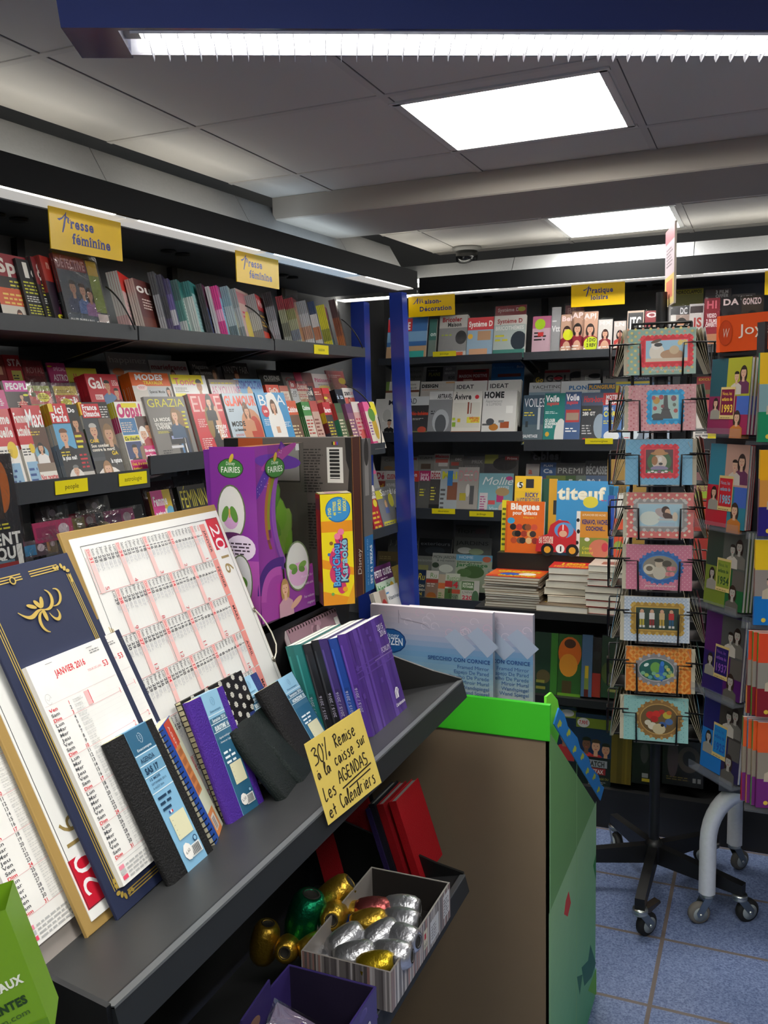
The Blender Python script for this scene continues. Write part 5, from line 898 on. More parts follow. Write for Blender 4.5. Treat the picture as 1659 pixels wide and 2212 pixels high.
def bank(q, w, h, label, flip=False, months=6):
    """card calendar printed sideways and leaning on its short edge"""
    M = gframe(*q); r = thing('wall_calendar', label, 'calendar', M)
    b = MB(['card']); b.box(0, w, 0, h, -.006, 0, 'a1834a', bev=.001); b.build('backing_board', r)
    p = MB(['print']); mg = .012; p.box(mg, w-mg*.4, mg, h-mg, .0003, .0016, 'ebeae6')
    ox, oy = (mg, h-mg) if not flip else (w-mg, mg)
    p.M = fr3((ox, oy, .0016), (0, -1, 0) if not flip else (0, 1, 0), (1, 0, 0) if not flip else (-1, 0, 0), (0, 0, 1))
    Wd, Hd = h-2*mg, w-1.4*mg
    p.R(.012, Hd-.050, .058, .041, 'c81f34'); p.T('20', .0225, Hd-.044, .030, 'f2eeee', .0, fit=.05); p.T('16', .074, Hd-.044, .028, '9a8350', .0, fit=.042)
    bx0, bx1, by0, by1 = .0125, Wd-.008, .016, Hd-.01
    for z in ((bx0, by0, bx1-bx0, .0008), (bx0, by1-.0008, bx1-bx0, .0008), (bx0, by0, .0008, by1-by0), (bx1, by0, .0008, by1-by0)): p.R(*z, '2e2e34')
    cw = (Wd-.034)/6; top = Hd-.058; st = (top-.022-.02)/31
    names = ['JANVIER', 'FÉVRIER', 'MARS', 'AVRIL', 'MAI', 'JUIN']; n0 = [4, 0, 1, 4, 6, 2]; nd = [31, 29, 31, 30, 31, 30]; wk = 53
    for m in range(months):
        x = .018+m*cw; p.R(x+.001, top-.018, cw-.002, .017, 'e8948c'); p.T(names[m], x+cw/2, top-.013, .0075, '4a2024', .02, al='c')
        for d in range(nd[m]):
            n = (n0[m]+d) % 7; y = top-.019-(d+1)*st; p.lev = 40
            if n == 6: p.R(x, y-st*.12, cw, st, 'f4c4c0')
            c = RED if n == 6 or (m == 0 and d == 0) else '46464c'; p.lev = 42
            p.T(DAYS[n], x+.001, y+st*.14, st*.6, c, .0, fit=.0105); p.T(str(d+1), x+.0225, y+st*.12, st*.68, c, .02, al='r'); p.lines(x+.024, y+st*.08, .012, st*.7, 2, 'c8c8cc')
            if n == 6 and d: wk = wk % 53+1; p.T(str(wk), x+cw-.002, y+st*1.15, st*.85, 'c8404a', .0, al='r')
            if n == 6 and (m+d) % 3 == 0: p.R(x+.012, y-st*.6, cw-.014, .0006, 'd8686c')
            p.lev = 41; p.R(x+.03, y-st*.1, cw-.03, .00015, 'd8d8da'); p.lev = None
        p.R(x+cw-.0006, .018, .0006, top-.03, 'c86a6c')
    p.M = None; p.build('date_sheet', r)
    e = MB(['metal'])
    for f in ((.55, .34) if not flip else ()):
        for k in range(10): pass
        e.lathe([(.0045, 0), (.0045, .0022), (.0022, .0022), (.0022, 0)], '9a9488', n=14, M=Matrix.Translation((w-.009, h*f, .0014)))
    if not flip:
        for f in (.55, .34):
            k = MB(['metal']); k.lathe([(.0045, 0), (.0045, .0022), (.0022, .0022), (.0022, 0)], '9a9488', n=14, M=Matrix.Translation((w-.009, h*f, .0016))); k.build('eyelet', r)
        a = [(w-.009, h*.55, .004), (w-.002, h*.52, .006), (w+.004, h*.48, .008), (w+.010, h*.44, .008), (w+.010, h*.39, .008), (w+.003, h*.36, .006), (w-.009, h*.34, .004)]
        MB(['matte']).tube(a, .0014, 'd8d2c0', n=6).build('hanging_cord', r)
    return r
bank((.175, .93, -.09, .0, .12), .428, .453, 'large white year calendar on gold edged card, standing sideways behind the agendas')
bank((.133, .7070, -.06, 0, .187), .19, .405, 'gold edged year calendar turned upside down, squeezed left of the nearer navy calendar', True)
def plaincal(q, w, h):
    r = thing('wall_calendar', 'grey backed date pad calendar at the near end of the shelf', 'calendar', gframe(*q))
    b = MB(['card']); b.box(0, w, 0, h, -.004, 0, '9c948e'); b.build('backing_board', r)
    x0, x1, y0, y1 = .012, w-.012, .022, h*.72
    p = MB(['matte']); p.box(x0, x1, y0, y1, .0004, .006, 'e6e4e0'); p.M = Matrix.Translation((0, 0, .006)); pad_days(p, x0+.004, x1-x0-.006, y1-.05, y0+.032)
    p.T('JANVIER 2016', (x0+x1)/2, y1-.03, .008, RED, .02, al='c', fit=.06)
    for k, cc in enumerate(('e48a9c', 'b8b6b6', 'e0506a')): p.R(x0+.004, y0+.017-k*.006, .009, .0046, cc)
    p.lines(x0+.016, y0+.004, .1, .018, 4, 'b0b0b0'); p.line([(x0+.02, y1-.02), (x0+.03, y1-.034), (x0+.022, y1-.03), (x0+.03, y1-.024)], .0007, '9a9a9a'); p.M = None; p.build('date_pad', r)
plaincal((.145, .6330, -.09, 0, .187), .17, .40)
# ---- agendas
def logo(p, x, y, s, c):
    p.line([(x+s*math.cos(a)*.5, y+s*math.sin(a)*.75) for a in [1.9-j*.3 for j in range(13)]], s*.07, c)
    p.line([(x-s*.4, y+s*.6), (x-s*.5, y+s*.1), (x-s*.42, y-s*.1), (x-s*.5, y-s*.3), (x-s*.25, y-s*.35), (x-s*.2, y-s*.7)], s*.07, c)
    for k in range(3): p.line([(x-s*.1, y+s*(.3-k*.25)), (x+s*.06, y+s*(.38-k*.25)), (x+s*.2, y+s*(.3-k*.25))], s*.06, c)
def agenda(q, w, h, th, col, label, band=None, texts=(), bx=(.42, .86), cream=.2, price=None, name='agenda', dark=False, light='8fbcd8', mid='2b5f7e', spine_round=True):
    M = gframe(*q); r = thing(name, label, 'agenda', M)
    c = MB(['leather']); n = 8; pts = [(w, -th), (w, 0)]
    for k in range(n+1):
        a = pi/2+pi*k/n; pts.append((th*.5+th*.5*math.cos(a), -th/2+th/2*math.sin(a)))
    P3 = fr3((0, 0, 0), (1, 0, 0), (0, 0, 1), (0, -1, 0))
    c.prism(pts, -h, 0, col, M=fr3((0, 0, 0), (1, 0, 0), (0, 0, 1), (0, -1, 0))); c.build('cover', r)
    g = MB(['matte']); g.box(th*.35, w-.002, h-.0002, h+.0006, -th*.8, -th*.2, 'd8cfa8' if not dark else '1c2422'); g.build('page_block', r)
    if band:
        p = MB(['print']); x0, x1 = bx[0]*w, bx[1]*w; bw = x1-x0
        p.box(x0, x1, -.0005, h+.0012, -th-.0004, .0006, light)
        p.M = Matrix.Translation((x0, 0, .0006))
        if band == 'light': p.R(0, h*.83, bw, h*.17, mid); p.R(0, h*.66, bw, h*.17, '6a9ab8'); lc, tc = 'c8dbe4', '1d3c58'
        else: p.R(0, 0, bw, h*.62, mid); p.R(0, h*.62, bw, h*.18, '3d6a86'); lc, tc = 'c8dbe4', 'e4eef2'
        for y in (.82, .75, .68) if band != 'light' else (.82, .745, .665, .55): p.R(0, h*y, bw, h*.006, 'd8e8ee')
        logo(p, bw*.5, h*.925, h*.045, lc if band == 'light' else '5a86a4'); p.T('Exacompta', bw*.5, h*.845, h*.018, lc if band == 'light' else '4a7694', .02, al='c', fit=bw*.66)
        for (tx, y, hh, f, b_) in texts: p.T(tx, bw*.12, h*y, h*hh, tc, b_, bw*f)
        p.lines(bw*.12, h*.42, bw*.62, h*.12, 3, tc); 
        for k, cc in enumerate(('2a3f8a', 'eeeeee', 'c8303a')): p.R(bw*(.3+.06*k), h*.385, bw*.06, h*.018, cc)
        p.R(bw*.2, h*cream, bw*.7, h*.17, 'd9d6b4')
        for k in range(4): p.R(bw*.26, h*(cream+.03+.035*k), bw*.05, h*.003, '9a9678')
        p.R(bw*.42, h*.055, bw*.5, h*.075, 'dfe2e2')
        for k in range(13): p.R(bw*(.46+.032*k), h*.062, bw*.012*(1+k % 2), h*.06, '3a3a3e')
        p.E(bw*.8, h*.155, bw*.09, bw*.09, '24466a'); p.E(bw*.8, h*.155, bw*.06, bw*.06, '8fbcd8')
        if price: p.E(bw*.32, h*.11, bw*.2, bw*.24, 'eceae6', n=9); p.T(price, bw*.32, h*.1, h*.022, '3a3a3a', 0, al='c', rot=.2)
        p.M = None; p.build('paper_band', r)
    return r
EU = [('Semainier 2016', .765, .03, .8, .02), ('EUROTIME 16', .695, .036, .84, .05), ('- Agenda multilingue', .625, .016, .7, 0), ('- Semaine sur 2 pages', .59, .016, .74, 0)]
agenda((.100, .816, -.056, .002, .205), .0935, .1868, .013, '151516', 'black agenda with long light blue paper band reading SAS 17', 'light', [('AGENDA', .765, .034, .62, .02), ('SAS 17', .685, .042, .6, .05), ('12 MOIS', .635, .018, .5, .02), ('SEPTEMBRE 2015', .605, .014, .7, 0), ('À AOÛT 2016', .575, .014, .5, 0)], (.36, .84), .2, '6,60', light='7fb0d0')
agenda((.131, .989, .10, -.001, .107), .077, .178, .014, '46278a', 'purple agenda with two tone blue paper band', 'dark', EU, (.36, .82), .24, '5,50')
agenda((.140, 1.1456, 0, 0, .25), .069, .166, .012, '26346c', 'navy blue agenda behind the fallen dark green pair', 'dark', [('Semainier 2016', .765, .03, .8, .02), ('EUROPLAN 16', .695, .036, .84, .05)], (.28, .72), .24)
agenda((.108, 1.170, .0, 0, .30), .1029, .1452, .020, '141314', 'black agenda with blue band reading horizons, behind the yellow note', 'dark', [('Semainier 2016', .765, .03, .8, .02), ('HORIZONS 13', .695, .036, .84, .05)], (.52, .98), .24)
agenda((.0835, 1.060, -.239, .014, .414), .0695, .1233, .016, '0a1413', 'dark green agenda slumped forward, nearer of the fallen pair', dark=True)
agenda((.0902, 1.1248, -.227, .006, .50), .0800, .1253, .018, '0a1514', 'dark green agenda slumped beside the black one, farther of the fallen pair', dark=True)
def spiral(q, w, h, th, cover, label, name='spiral_notebook', art=None, top=False, wire='2a2622', paper='cfc9b0', n=22, cat='notebook'):
    r = thing(name, label, cat, gframe(*q))
    b = MB(['matte']); b.box(0, w, 0, h, -th, -.001, paper); b.build('pages', r)
    c = MB(['print'], M=None); c.box(0, w, -.0005, h+.0008, -.0008, .0004, cover); c.box(0, w, -.0005, h+.0008, -th-.0015, -th, cover)
    c.M = Matrix.Translation((0, 0, .0004)); art and art(c, w, h); c.M = None; c.build('cover', r)
    k = MB(['metal'])
    for i in range(n):
        f = (i+.6)/n; R_ = th*.62
        pts = []
        for j in range(9):
            a = -2.0+4.0*j/8
            d, e_ = R_*math.cos(a)*1.0, -th/2+R_*math.sin(a)*1.1
            pts.append((.004-d, f*h, e_) if not top else (f*w, h-.004+d, e_))
        k.tube(pts, .0009, wire, n=5)
    tag(k.build('wire_binding', r), kind='stuff'); return r
def art_sp(c, w, h):
    c.R(w*.34, 0, w*.66, h, 'd8dcc0'); c.R(w*.34, h*.78, w*.5, h*.22, 'd0482e'); c.T('AGENDA', w*.5, h*.96, h*.05, 'e8c8b8', .02, rot=-pi/2)
    c.R(w*.34, h*.36, w*.42, h*.42, 'd68a4e')
    for j in range(5): c.R(w*.4, h*(.7-.08*j), w*.3, h*.05, 'b06a38')
    c.R(w*.34, 0, w*.5, h*.2, 'd88a48'); c.R(w*.42, h*.04, w*.3, h*.12, 'e4dccc')
    for j in range(8): c.R(w*.45, h*(.05+.012*j), w*.2, h*.006, '3a3a3a')
spiral((.1127, .9258, -.481, .009, .184), .0755, .1685, .016, '1d4fa8', 'blue spiral notebook with orange paper sleeve', art=art_sp)
def art_fl(c, w, h):
    c.lev = 5
    for i in range(9):
        for j in range(11):
            x, y = w*(.06+.11*i), h*(.04+.09*j+(.045 if i % 2 else 0))
            for a in range(4): c.E(x, y, .0052, .0018, 'd8d6cc', rot=a*pi/4, n=8)
spiral((.152, 1.012, 0, 0, .15), .160, .177, .010, '151516', 'black notebook patterned with white flowers, behind the purple agenda', art=art_fl, paper='d8d0a8')
# seven soft agendas standing together; the nearest shows its cover
FCOL = [('4b2f80', 'violet agenda with white lettering on its cover, outermost of the row'), ('1f3f8a', 'royal blue soft agenda in the row beside the violet one'), ('3a2a66', 'plum soft agenda behind the royal blue one'), ('1c1c20', 'black soft agenda, nearer of two black ones'), ('202024', 'black soft agenda, farther of two black ones'), ('1d6a68', 'teal soft agenda, nearer of two teal ones'), ('196460', 'teal soft agenda at the back of the row')]
for i, (cc, lb) in enumerate(FCOL):
    th = .0168; M = gframe(.0531+.0002, 1.3088-.001*i, .008, -.008, .007) @ Matrix.Translation((-.002*(i % 3), 0, -th*i)); w, h = .1508, .1785-.003*(i % 3 == 1)
    r = thing('soft_agenda', lb, 'agenda', M, 'soft agendas standing in a row')
    del r['group']
    p = MB(['matte']); p.box(.002, w-.001, .0008, h-.0004, -th+.001, -.0008, 'e8e4da'); p.build('page_block', r)
    c = MB(['print']); c.box(0, w, 0, h, -.0007, 0, cc); c.box(0, w, 0, h, -th+.0006, -th+.0012, cc); c.box(-.0006, .0006, 0, h, -th+.0006, 0, cc)
    lc = [x*1.7+.02 for x in lin(cc)]; dk = [x*.75 for x in lin(cc)]
    c.M = fr3((-.0006, 0, -th/2), (0, -1, 0), (0, 0, 1), (-1, 0, 0))
    c.T('2015 / 2016', -h*.42, -.002, .0046, 'b8b4c8', 0, fit=h*.22) if False else None
    c.M = fr3((-.0006, 0, -th/2), (0, 1, 0), (0, 0, -1), (-1, 0, 0))
    c.R(h*.46, -.006, h*.05, .012, dk); c.R(h*.1, .003, h*.8, .003, lc); c.T('2015 / 2016', h*.24, -.0028, .0056, 'b4b0c4', 0, fit=h*.24)
    c.M = None
    if i == 0:
        for x, ww, k in ((.16, .1, lc), (.3, .05, lc), (.48, .12, dk), (.66, .1, lc), (.86, .05, dk), (.06, .05, dk)): c.R(w*x, 0, w*ww, h, [a*.6+b*.4 for a, b in zip(k, lin(cc))])
        for y in (.54, .6, .64): c.R(0, h*y, w, h*.012, [a*.5+b*.5 for a, b in zip(lc, lin(cc))])
        for j in range(14): c.R(w*random.uniform(0, .9), h*random.uniform(.3, .9), w*.06, h*.05, [a*.4+b*.6 for a, b in zip(lc, lin(cc))])
        c.T('2015', w*.76, h*.865, h*.06, 'dcd6e4', 0, fit=w*.17); c.T('2016', w*.79, h*.80, h*.06, 'e4e0ea', 0, fit=w*.17)
        c.T('FORUM', w*.72, h*.645, h*.055, 'c8c0d4', 0, fit=w*.24, sh=.1); c.R(w*.5, h*.615, w*.5, h*.006, '8a78ac')
        for k in range(3): c.line([(w*.84+s_*(.010-.004*k), h*.16+yy) for s_, yy in ((-1, .0), (-.9, .012), (-.2, .018), (.5, .016))], .0026, 'e4e0ea')
        c.line([(w*.84, h*.16), (w*.85, h*.21), (w*.88, h*.24)], .004, 'e4e0ea'); c.T('Clairefontaine', w*.72, h*.085, h*.032, 'e4e0ea', .03, fit=w*.26)
    c.build('cover', r)
def art_pk(c, w, h):
    c.R(0, 0, w, h, '9c7a86')
    for i in range(26): c.E(random.uniform(.05, .95)*w, random.uniform(.05, .95)*h, .012, .007, random.choice(('b890a0', '82626e', 'c8a8b4')), rot=i)
    c.R(w*.9, h*.55, w*.08, h*.36, 'e4e2dc')
spiral((.235, 1.45, .05, 0, .1), .19, .185, .010, '8a6a76', 'dusty pink flip calendar with dark wire rings, behind the soft agendas', name='flip_calendar', art=art_pk, top=True, wire='3a2e2a', paper='c8b8bc', n=18, cat='calendar')
r = thing('booklet', 'cream booklet showing past the edge of the violet agenda', 'booklet', gframe(.10, 1.455, 0, 0, .02)); MB(['matte']).box(0, .018, 0, .075, -.004, 0, 'd8d0a8').build('pages', r); MB(['print']).box(0, .018, 0, .076, .0002, .0008, 'd0c8a4').build('cover', r)
# ---- handwritten note taped to the shelf lip
Mn = fr((-.517, .993, -.551), (.146, .988, .052), (-.282, -.009, .96)); nw, nh = .134, .112
r = thing('handwritten_note', 'yellow handwritten note announcing thirty percent off, stuck to the shelf edge', 'note', Mn)
p = MB(['matte']); p.box(0, nw, 0, nh, -.0006, 0, 'd9bf5e')
HW = {'3': [[(0, .9), (.3, 1), (.5, .85), (.2, .6), (.5, .45), (.45, .1), (0, 0)]], '0': [[(.3, 1), (.05, .6), (.1, .1), (.35, 0), (.55, .5), (.45, .95), (.3, 1)]], '%': [[(.1, .95), (.12, .75)], [(.55, 1.2), (.1, -.1)], [(.5, .2), (.62, .25), (.6, .05), (.5, .05), (.5, .2)]],
 'R': [[(.1, 0), (.15, 1)], [(.0, .9), (.4, 1), (.5, .75), (.15, .5), (.5, 0)]], 'e': [[(.05, .3), (.4, .4), (.3, .6), (.1, .5), (.05, .15), (.25, 0), (.45, .15)]], 'm': [[(.05, 0), (.1, .55)], [(.1, .45), (.25, .58), (.3, 0)], [(.3, .45), (.48, .58), (.55, 0)]], 'i': [[(.15, .55), (.18, 0)], [(.2, .8), (.22, .85)]], 's': [[(.4, .6), (.1, .5), (.35, .25), (.3, 0), (.02, .02)]],
 'a': [[(.4, .5), (.15, .55), (.05, .2), (.2, 0), (.4, .5), (.45, 0)]], 'à': [[(.4, .5), (.15, .55), (.05, .2), (.2, 0), (.4, .5), (.45, 0)], [(.15, .9), (.2, .82)]], 'l': [[(.02, .3), (.3, .9), (.2, 1.05), (.08, .6), (.12, 0), (.3, .1)]], 'c': [[(.4, .5), (.15, .55), (.05, .2), (.2, 0), (.42, .1)]], 'u': [[(.05, .55), (.1, .05), (.35, .1), (.4, .55), (.45, 0)]], 'r': [[(.1, 0), (.12, .55), (.35, .6)]],
 'L': [[(.1, 1), (.05, 0), (.4, .1)]], 'A': [[(0, 0), (.3, 1), (.5, 0)], [(.1, .4), (.45, .4)]], 'G': [[(.5, .8), (.2, 1), (.02, .5), (.2, 0), (.5, .1), (.5, .4), (.3, .4)]], 'E': [[(.45, .9), (.1, .9), (.08, .05), (.45, 0)], [(.1, .5), (.4, .5)]], 'N': [[(.02, 0), (.1, 1), (.4, 0), (.48, 1)]], 'D': [[(.1, 0), (.1, 1), (.45, .7), (.45, .2), (.1, 0)]], 'S': [[(.45, .9), (.15, 1), (.1, .6), (.45, .4), (.4, .05), (.02, 0)]],
 't': [[(.2, .95), (.2, 0)], [(.02, .55), (.4, .6)]], 'C': [[(.45, .9), (.2, 1), (.02, .5), (.2, 0), (.5, .15)]], 'n': [[(.05, 0), (.1, .55)], [(.1, .45), (.3, .58), (.38, 0)]], 'd': [[(.4, .5), (.12, .55), (.05, .1), (.3, .05), (.45, 1.05), (.45, 0)]], ' ': []}
p.lev = 3
def hand(txt, x, y, h, k=1.0, adv=.62):
    cx = x
    for ch in txt:
        for st in HW[ch]:
            q = [(cx+a*h*k, y+b*h) for a, b in st]; pts = []
            for i in range(len(q)-1):
                a, b_, c_, d = q[max(i-1, 0)], q[i], q[i+1], q[min(i+2, len(q)-1)]
                for j in range(4):
                    f = j/4; pts.append(tuple(.5*(2*b_[z]+(c_[z]-a[z])*f+(2*a[z]-5*b_[z]+4*c_[z]-d[z])*f*f+(3*b_[z]-a[z]-3*c_[z]+d[z])*f**3) for z in (0, 1)))
            pts.append(q[-1]); p.line(pts, nh*.019, '2a2013')
        cx += h*k*adv*(.55 if ch in 'il' else 1)
hand('30%', nw*.06, nh*.70, nh*.2, .85); hand('Remise', nw*.43, nh*.74, nh*.16, .85)
hand('à', nw*.05, nh*.53, nh*.12); hand('la', nw*.17, nh*.53, nh*.14); hand('caisse', nw*.36, nh*.55, nh*.15, .82); hand('sur', nw*.78, nh*.58, nh*.14, .8)
hand('Les', nw*.06, nh*.26, nh*.16, .85); hand('AGENDAS', nw*.34, nh*.33, nh*.15, 1.0); p.line([(nw*.36, nh*.26), (nw*.92, nh*.31)], nh*.02, '2a2013'); p.line([(nw*.46, nh*.22), (nw*.88, nh*.25)], nh*.018, '2a2013')
hand('et', nw*.06, nh*.05, nh*.14); hand('Calendriers', nw*.27, nh*.06, nh*.16, .78)
p.build('paper', r)
# ---- toy boxes on the deck of the stand
def qbox(mb, P, u, d, w, dep, h, col, mat='print', up=Vector((0, 0, 1))):
    """box with front bottom edge P..P+u*w, going back along d, returns its front and left frames"""
    u = u.normalized(); d = d.normalized(); M = fr3(P, u, d, up); mb.box(0, w, 0, dep, 0, h, col, mat, M=M); return M
z1 = Vector((0, 0, 1))
f0, f1, fl = atZ(567, 1349, DZ), atZ(681, 1306, DZ), atZ(507, 1330, DZ)
r = thing('toy_box', 'tall violet doll box with clear window, printed with fairy flowers', 'toy box', Matrix.Translation(f0)); ri = r.matrix_world.inverted()
u = (f1-f0).normalized(); d = Vector((-u.y, u.x, 0)); w, h, dp = (f1-f0).length, .327, .105
lean = .05; up = (z1+d*lean).normalized()
Mf = fr(f0, u, up); Ms = fr(f0+d*dp, -d, up)
b = MB(['print']); V = lambda x, y, z=0: tuple(Mf @ Vector((x, y, -z)))
CW = .42*w       # the cardboard part of the front; the rest is a clear window
b.add([V(0, 0), V(w, 0), V(w, 0, dp), V(0, 0, dp), V(0, h), V(w, h), V(w, h, dp), V(0, h, dp)], [(3, 2, 1, 0), (0, 3, 7, 4), (2, 3, 7, 6), (4, 5, 6, 7)][0:1]+[(0, 4, 7, 3), (2, 6, 7, 3)], '6a2a86')
b.add([V(0, h), V(w, h), V(w, h, dp), V(0, h, dp)], [(0, 1, 2, 3)], 'c07a4a')
b.M = Mf
def arcs(p0, p1, p2, n=12): return [((1-t_)**2*p0[0]+2*t_*(1-t_)*p1[0]+t_*t_*p2[0], (1-t_)**2*p0[1]+2*t_*(1-t_)*p1[1]+t_*t_*p2[1]) for t_ in [k/n for k in range(n+1)]]
edge = arcs((.62*w, h), (.06*w, .62*h), (.42*w, .30*h))+arcs((.42*w, .30*h), (.6*w, .2*h), (w, .25*h))[1:]
poly = [(0, 0), (w, 0), (w, .25*h)]
for i in range(len(edge)-1): b.G([(0 if i < 13 else edge[i][0], edge[i][1] if i < 13 else 0), (edge[i][0], edge[i][1]), (edge[i+1][0], edge[i+1][1]), (0 if i < 13 else edge[i+1][0], edge[i+1][1] if i < 13 else 0)], '8f3c98')
b.lay = 2
b.R(0, 0, .42*w, .30*h, 'a0409c'); b.R(.3*w, 0, .7*w, .2*h, 'a83a9a'); b.R(.62*w, 0, .38*w, .26*h, 'b04aa0')
for k, cc in enumerate(('5a2a8a', '7a3aa0', '9a5ab8')): b.line(arcs((.62*w, h*(1-.012*k)), ((.08+.03*k)*w, (.64-.01*k)*h), ((.44+.02*k)*w, .31*h)), [.02-.004*k]*13, cc)
b.line(arcs((.58*w, .96*h), (.02*w, .62*h), (.36*w, .32*h)), .012, '8a8a2a'); b.line(arcs((.54*w, .97*h), (-.01*w, .62*h), (.32*w, .33*h)), .008, 'a86a3a')
b.E(.5*w, .9*h, .42*w, .045*h, '6a3aa4', rot=-.1); b.E(.52*w, .93*h, .36*w, .03*h, 'b04a9c', rot=.35); b.E(.2*w, .8*h, .26*w, .03*h, '5a3aa0', rot=.8)
b.line(arcs((.02*w, .16*h), (.06*w, .34*h), (.46*w, .31*h)), .024, '4a2a7a'); b.line(arcs((.05*w, .12*h), (.1*w, .3*h), (.4*w, .27*h)), .016, 'b052a8')
for k in range(40):
    q = random.random(); b.E((.08+.5*q)*w, (.72+.22*q+random.uniform(-.04, .04))*h, .0009, .0009, 'e8d8f0', n=6)
def fairies(p, x, y, s):
    p.E(x, y, s, s*.62, '2c3a24', n=16); p.E(x, y, s*.94, s*.56, '3f7a3a', n=16); p.E(x+s*.1, y+s*.62, s*.14, s*.3, 'c8a83a', rot=-.5)
    p.T('Disney', x, y+s*.2, s*.22, 'e0ead8', .0, al='c', fit=s*.7, sh=.2); p.T('FAIRIES', x, y-s*.26, s*.36, 'e8ece0', .01, al='c', fit=s*1.5)
fairies(b, .42*w, .87*h, .032)
ex, ey = .7*w, .27*h                                   # oval inset with a plain winged toy, no character
b.E(ex, ey, .23*w, .15*h, '6a7a5a', n=26); b.E(ex, ey, .21*w, .14*h, 'd8d8d4', n=26); b.E(ex, ey-.05*h, .18*w, .07*h, 'd8a8d0')
for q in (-1, 1):
    b.E(ex+q*.09*w, ey+.0*h, .08*w, .02*h, '6f9a4a', rot=q*.25); b.E(ex+q*.07*w, ey-.025*h, .06*w, .018*h, '5c8840', rot=-q*.2)
b.person(.43*w, .125*h, .085*h, 'b08a52', 'e2b496', 'c89aa8', 1)
b.E(.62*w, .06*h, .12*w, .02*h, 'd8a890', rot=.4)
for k, tx in enumerate(('Mueve la flor', 'vuela sola', 'Fee volante', 'magique')): b.T(tx, .97*w, (.19-.045*k)*h if k < 2 else (.125-.04*k+.02)*h, .0055, 'e8d0e8', 0, al='r', sh=.2)
b.M = Ms                                                # side face, toward the camera
b.R(0, 0, dp, h, '7c2f8e'); fairies(b, .46*dp, .88*h, .030)
b.E(.44*dp, .63*h, .033, .052, '5c6a4a', n=24); b.E(.44*dp, .63*h, .030, .049, 'd4d2ce', n=24); b.E(.42*dp, .595*h, .018, .02, 'c89ac4')
for q in (-1, 1): b.E(.4*dp+q*.01, .62*h, .0075, .016, '5c8a3c', rot=q*.35)
b.R(.4*dp-.002, .60*h, .004, .05*h, 'c8a05a'); b.E(.42*dp, .5*h, .024, .006, '5a2a5a')
b.E(.62*dp, .43*h, .034, .024, 'd8c8dc'); b.lines(.3*dp, .39*h, .06, .026, 4, '3a2a3a'); b.R(.2*dp, .0, dp*.8, .36*h, 'a04a9c')
b.E(.6*dp, .24*h, .026, .05, '5c6a4a', n=24); b.E(.6*dp, .24*h, .0235, .047, 'd0ced0', n=24); b.E(.62*dp, .23*h, .012, .012, '5a8a3c')
b.M = None; b.build('carton', r, M=ri)
g = MB(['glass']); g.add([V(.32*w, .25*h, -.0006), V(w, .25*h, -.0006), V(w, h, -.0006), V(.32*w, h, -.0006), V(w+.0006, .2*h), V(w+.0006, .2*h, dp), V(w+.0006, h, dp), V(w+.0006, h)], [(0, 1, 2, 3), (4, 5, 6, 7)], '3a4236'); g.build('clear_window', r, M=ri)
k = MB(['plastic']); c0 = Mf @ Vector((.72*w, .62*h, -.05))           # plain green winged flyer inside
k.add([V(.56*w, .30*h, .09), V(.98*w, .28*h, .09), V(.98*w, .97*h, .09), V(.56*w, .97*h, .09)], [(0, 1, 2, 3)], '23251c')
for (x, y, a, bb, rr, cc) in ((.72, .5, .024, .06, .5, '6aa03a'), (.82, .46, .03, .055, -.6, '8ab84a'), (.6, .58, .012, .05, .1, '5a9a3a'), (.62, .42, .016, .05, .25, '7ab040'), (.8, .52, .034, .07, .35, '7fb83a'), (.74, .36, .02, .07, -.15, '8cc24a'), (.66, .6, .02, .06, -.5, '5c9a34')):
    kM = Mf @ Matrix.Translation((x*w, y*h, -.045)) @ Matrix.Rotation(rr, 4, 'Z') @ Matrix.Diagonal((a, bb, .004, 1))
    k.lathe([(.02, -1), (.5, -.86), (.86, -.5), (1, 0), (.86, .5), (.5, .86), (.02, 1)], cc, M=kM @ Matrix.Rotation(pi/2, 4, 'X'), n=12)
k.lathe([(.001, 0), (.012, .01), (.014, .03), (.009, .05), (.001, .055)], '4f8a3a', M=Mf @ Matrix.Translation((.6*w, .66*h, -.045)) @ Matrix.Rotation(-pi/2, 4, 'X'), n=12)
k.build('winged_toy', r, M=ri)
tg = MB(['print']); tg.M = Mf; tg.R(.84*w, .955*h, .07*w, .04*h, 'e8e8e6'); tg.M = None; tg.build('price_tag', r, M=ri)
# karaoke box
k0, k1 = atZ(700, 1309, DZ), atZ(767, 1303.5, DZ); u = (k1-k0).normalized(); d = Vector((-u.y, u.x, 0)); w, h, dp = (k1-k0).length, .223, .045
r = thing('karaoke_box', 'yellow karaoke box standing upright before the brown carton', 'toy box', Matrix.Translation(k0)); ri = r.matrix_world.inverted()
up = (z1+d*.03).normalized(); Mf = fr(k0, u, up); b = MB(['print']); b.box(0, w, 0, h, -dp, 0, 'e2ca1c', M=Mf); b.M = Mf; b.R(0, 0, w, h, 'e6d01e'); b.M = None; b.M = Mf
for y0_, y1_, y2_, y3_ in ((.0, .0, .05, .13), (.34, .26, .33, .42)): b.G([(0, y0_*h), (w, y1_*h), (w, y2_*h), (0, y3_*h)], 'e0901e')
b.G([(.72*w, 0), (w, 0), (w, .2*h)], 'dfa028')
b.R(0, .66*h, w, .1*h, 'df8f20'); b.E(.55*w, .86*h, .4*w, .115*h, '1f6aa8', n=24); b.E(.55*w, .86*h, .37*w, .105*h, '3d8cc4', n=24)
for k, tx in enumerate(('3 DVD', '44 TITRES', '1 MICRO', 'RIGOLO')): b.T(tx, (.33+.16*k)*w, .79*h+.004*k, .0064, 'e8dc3a', .03, rot=pi/2, fit=.028 if k else .02)
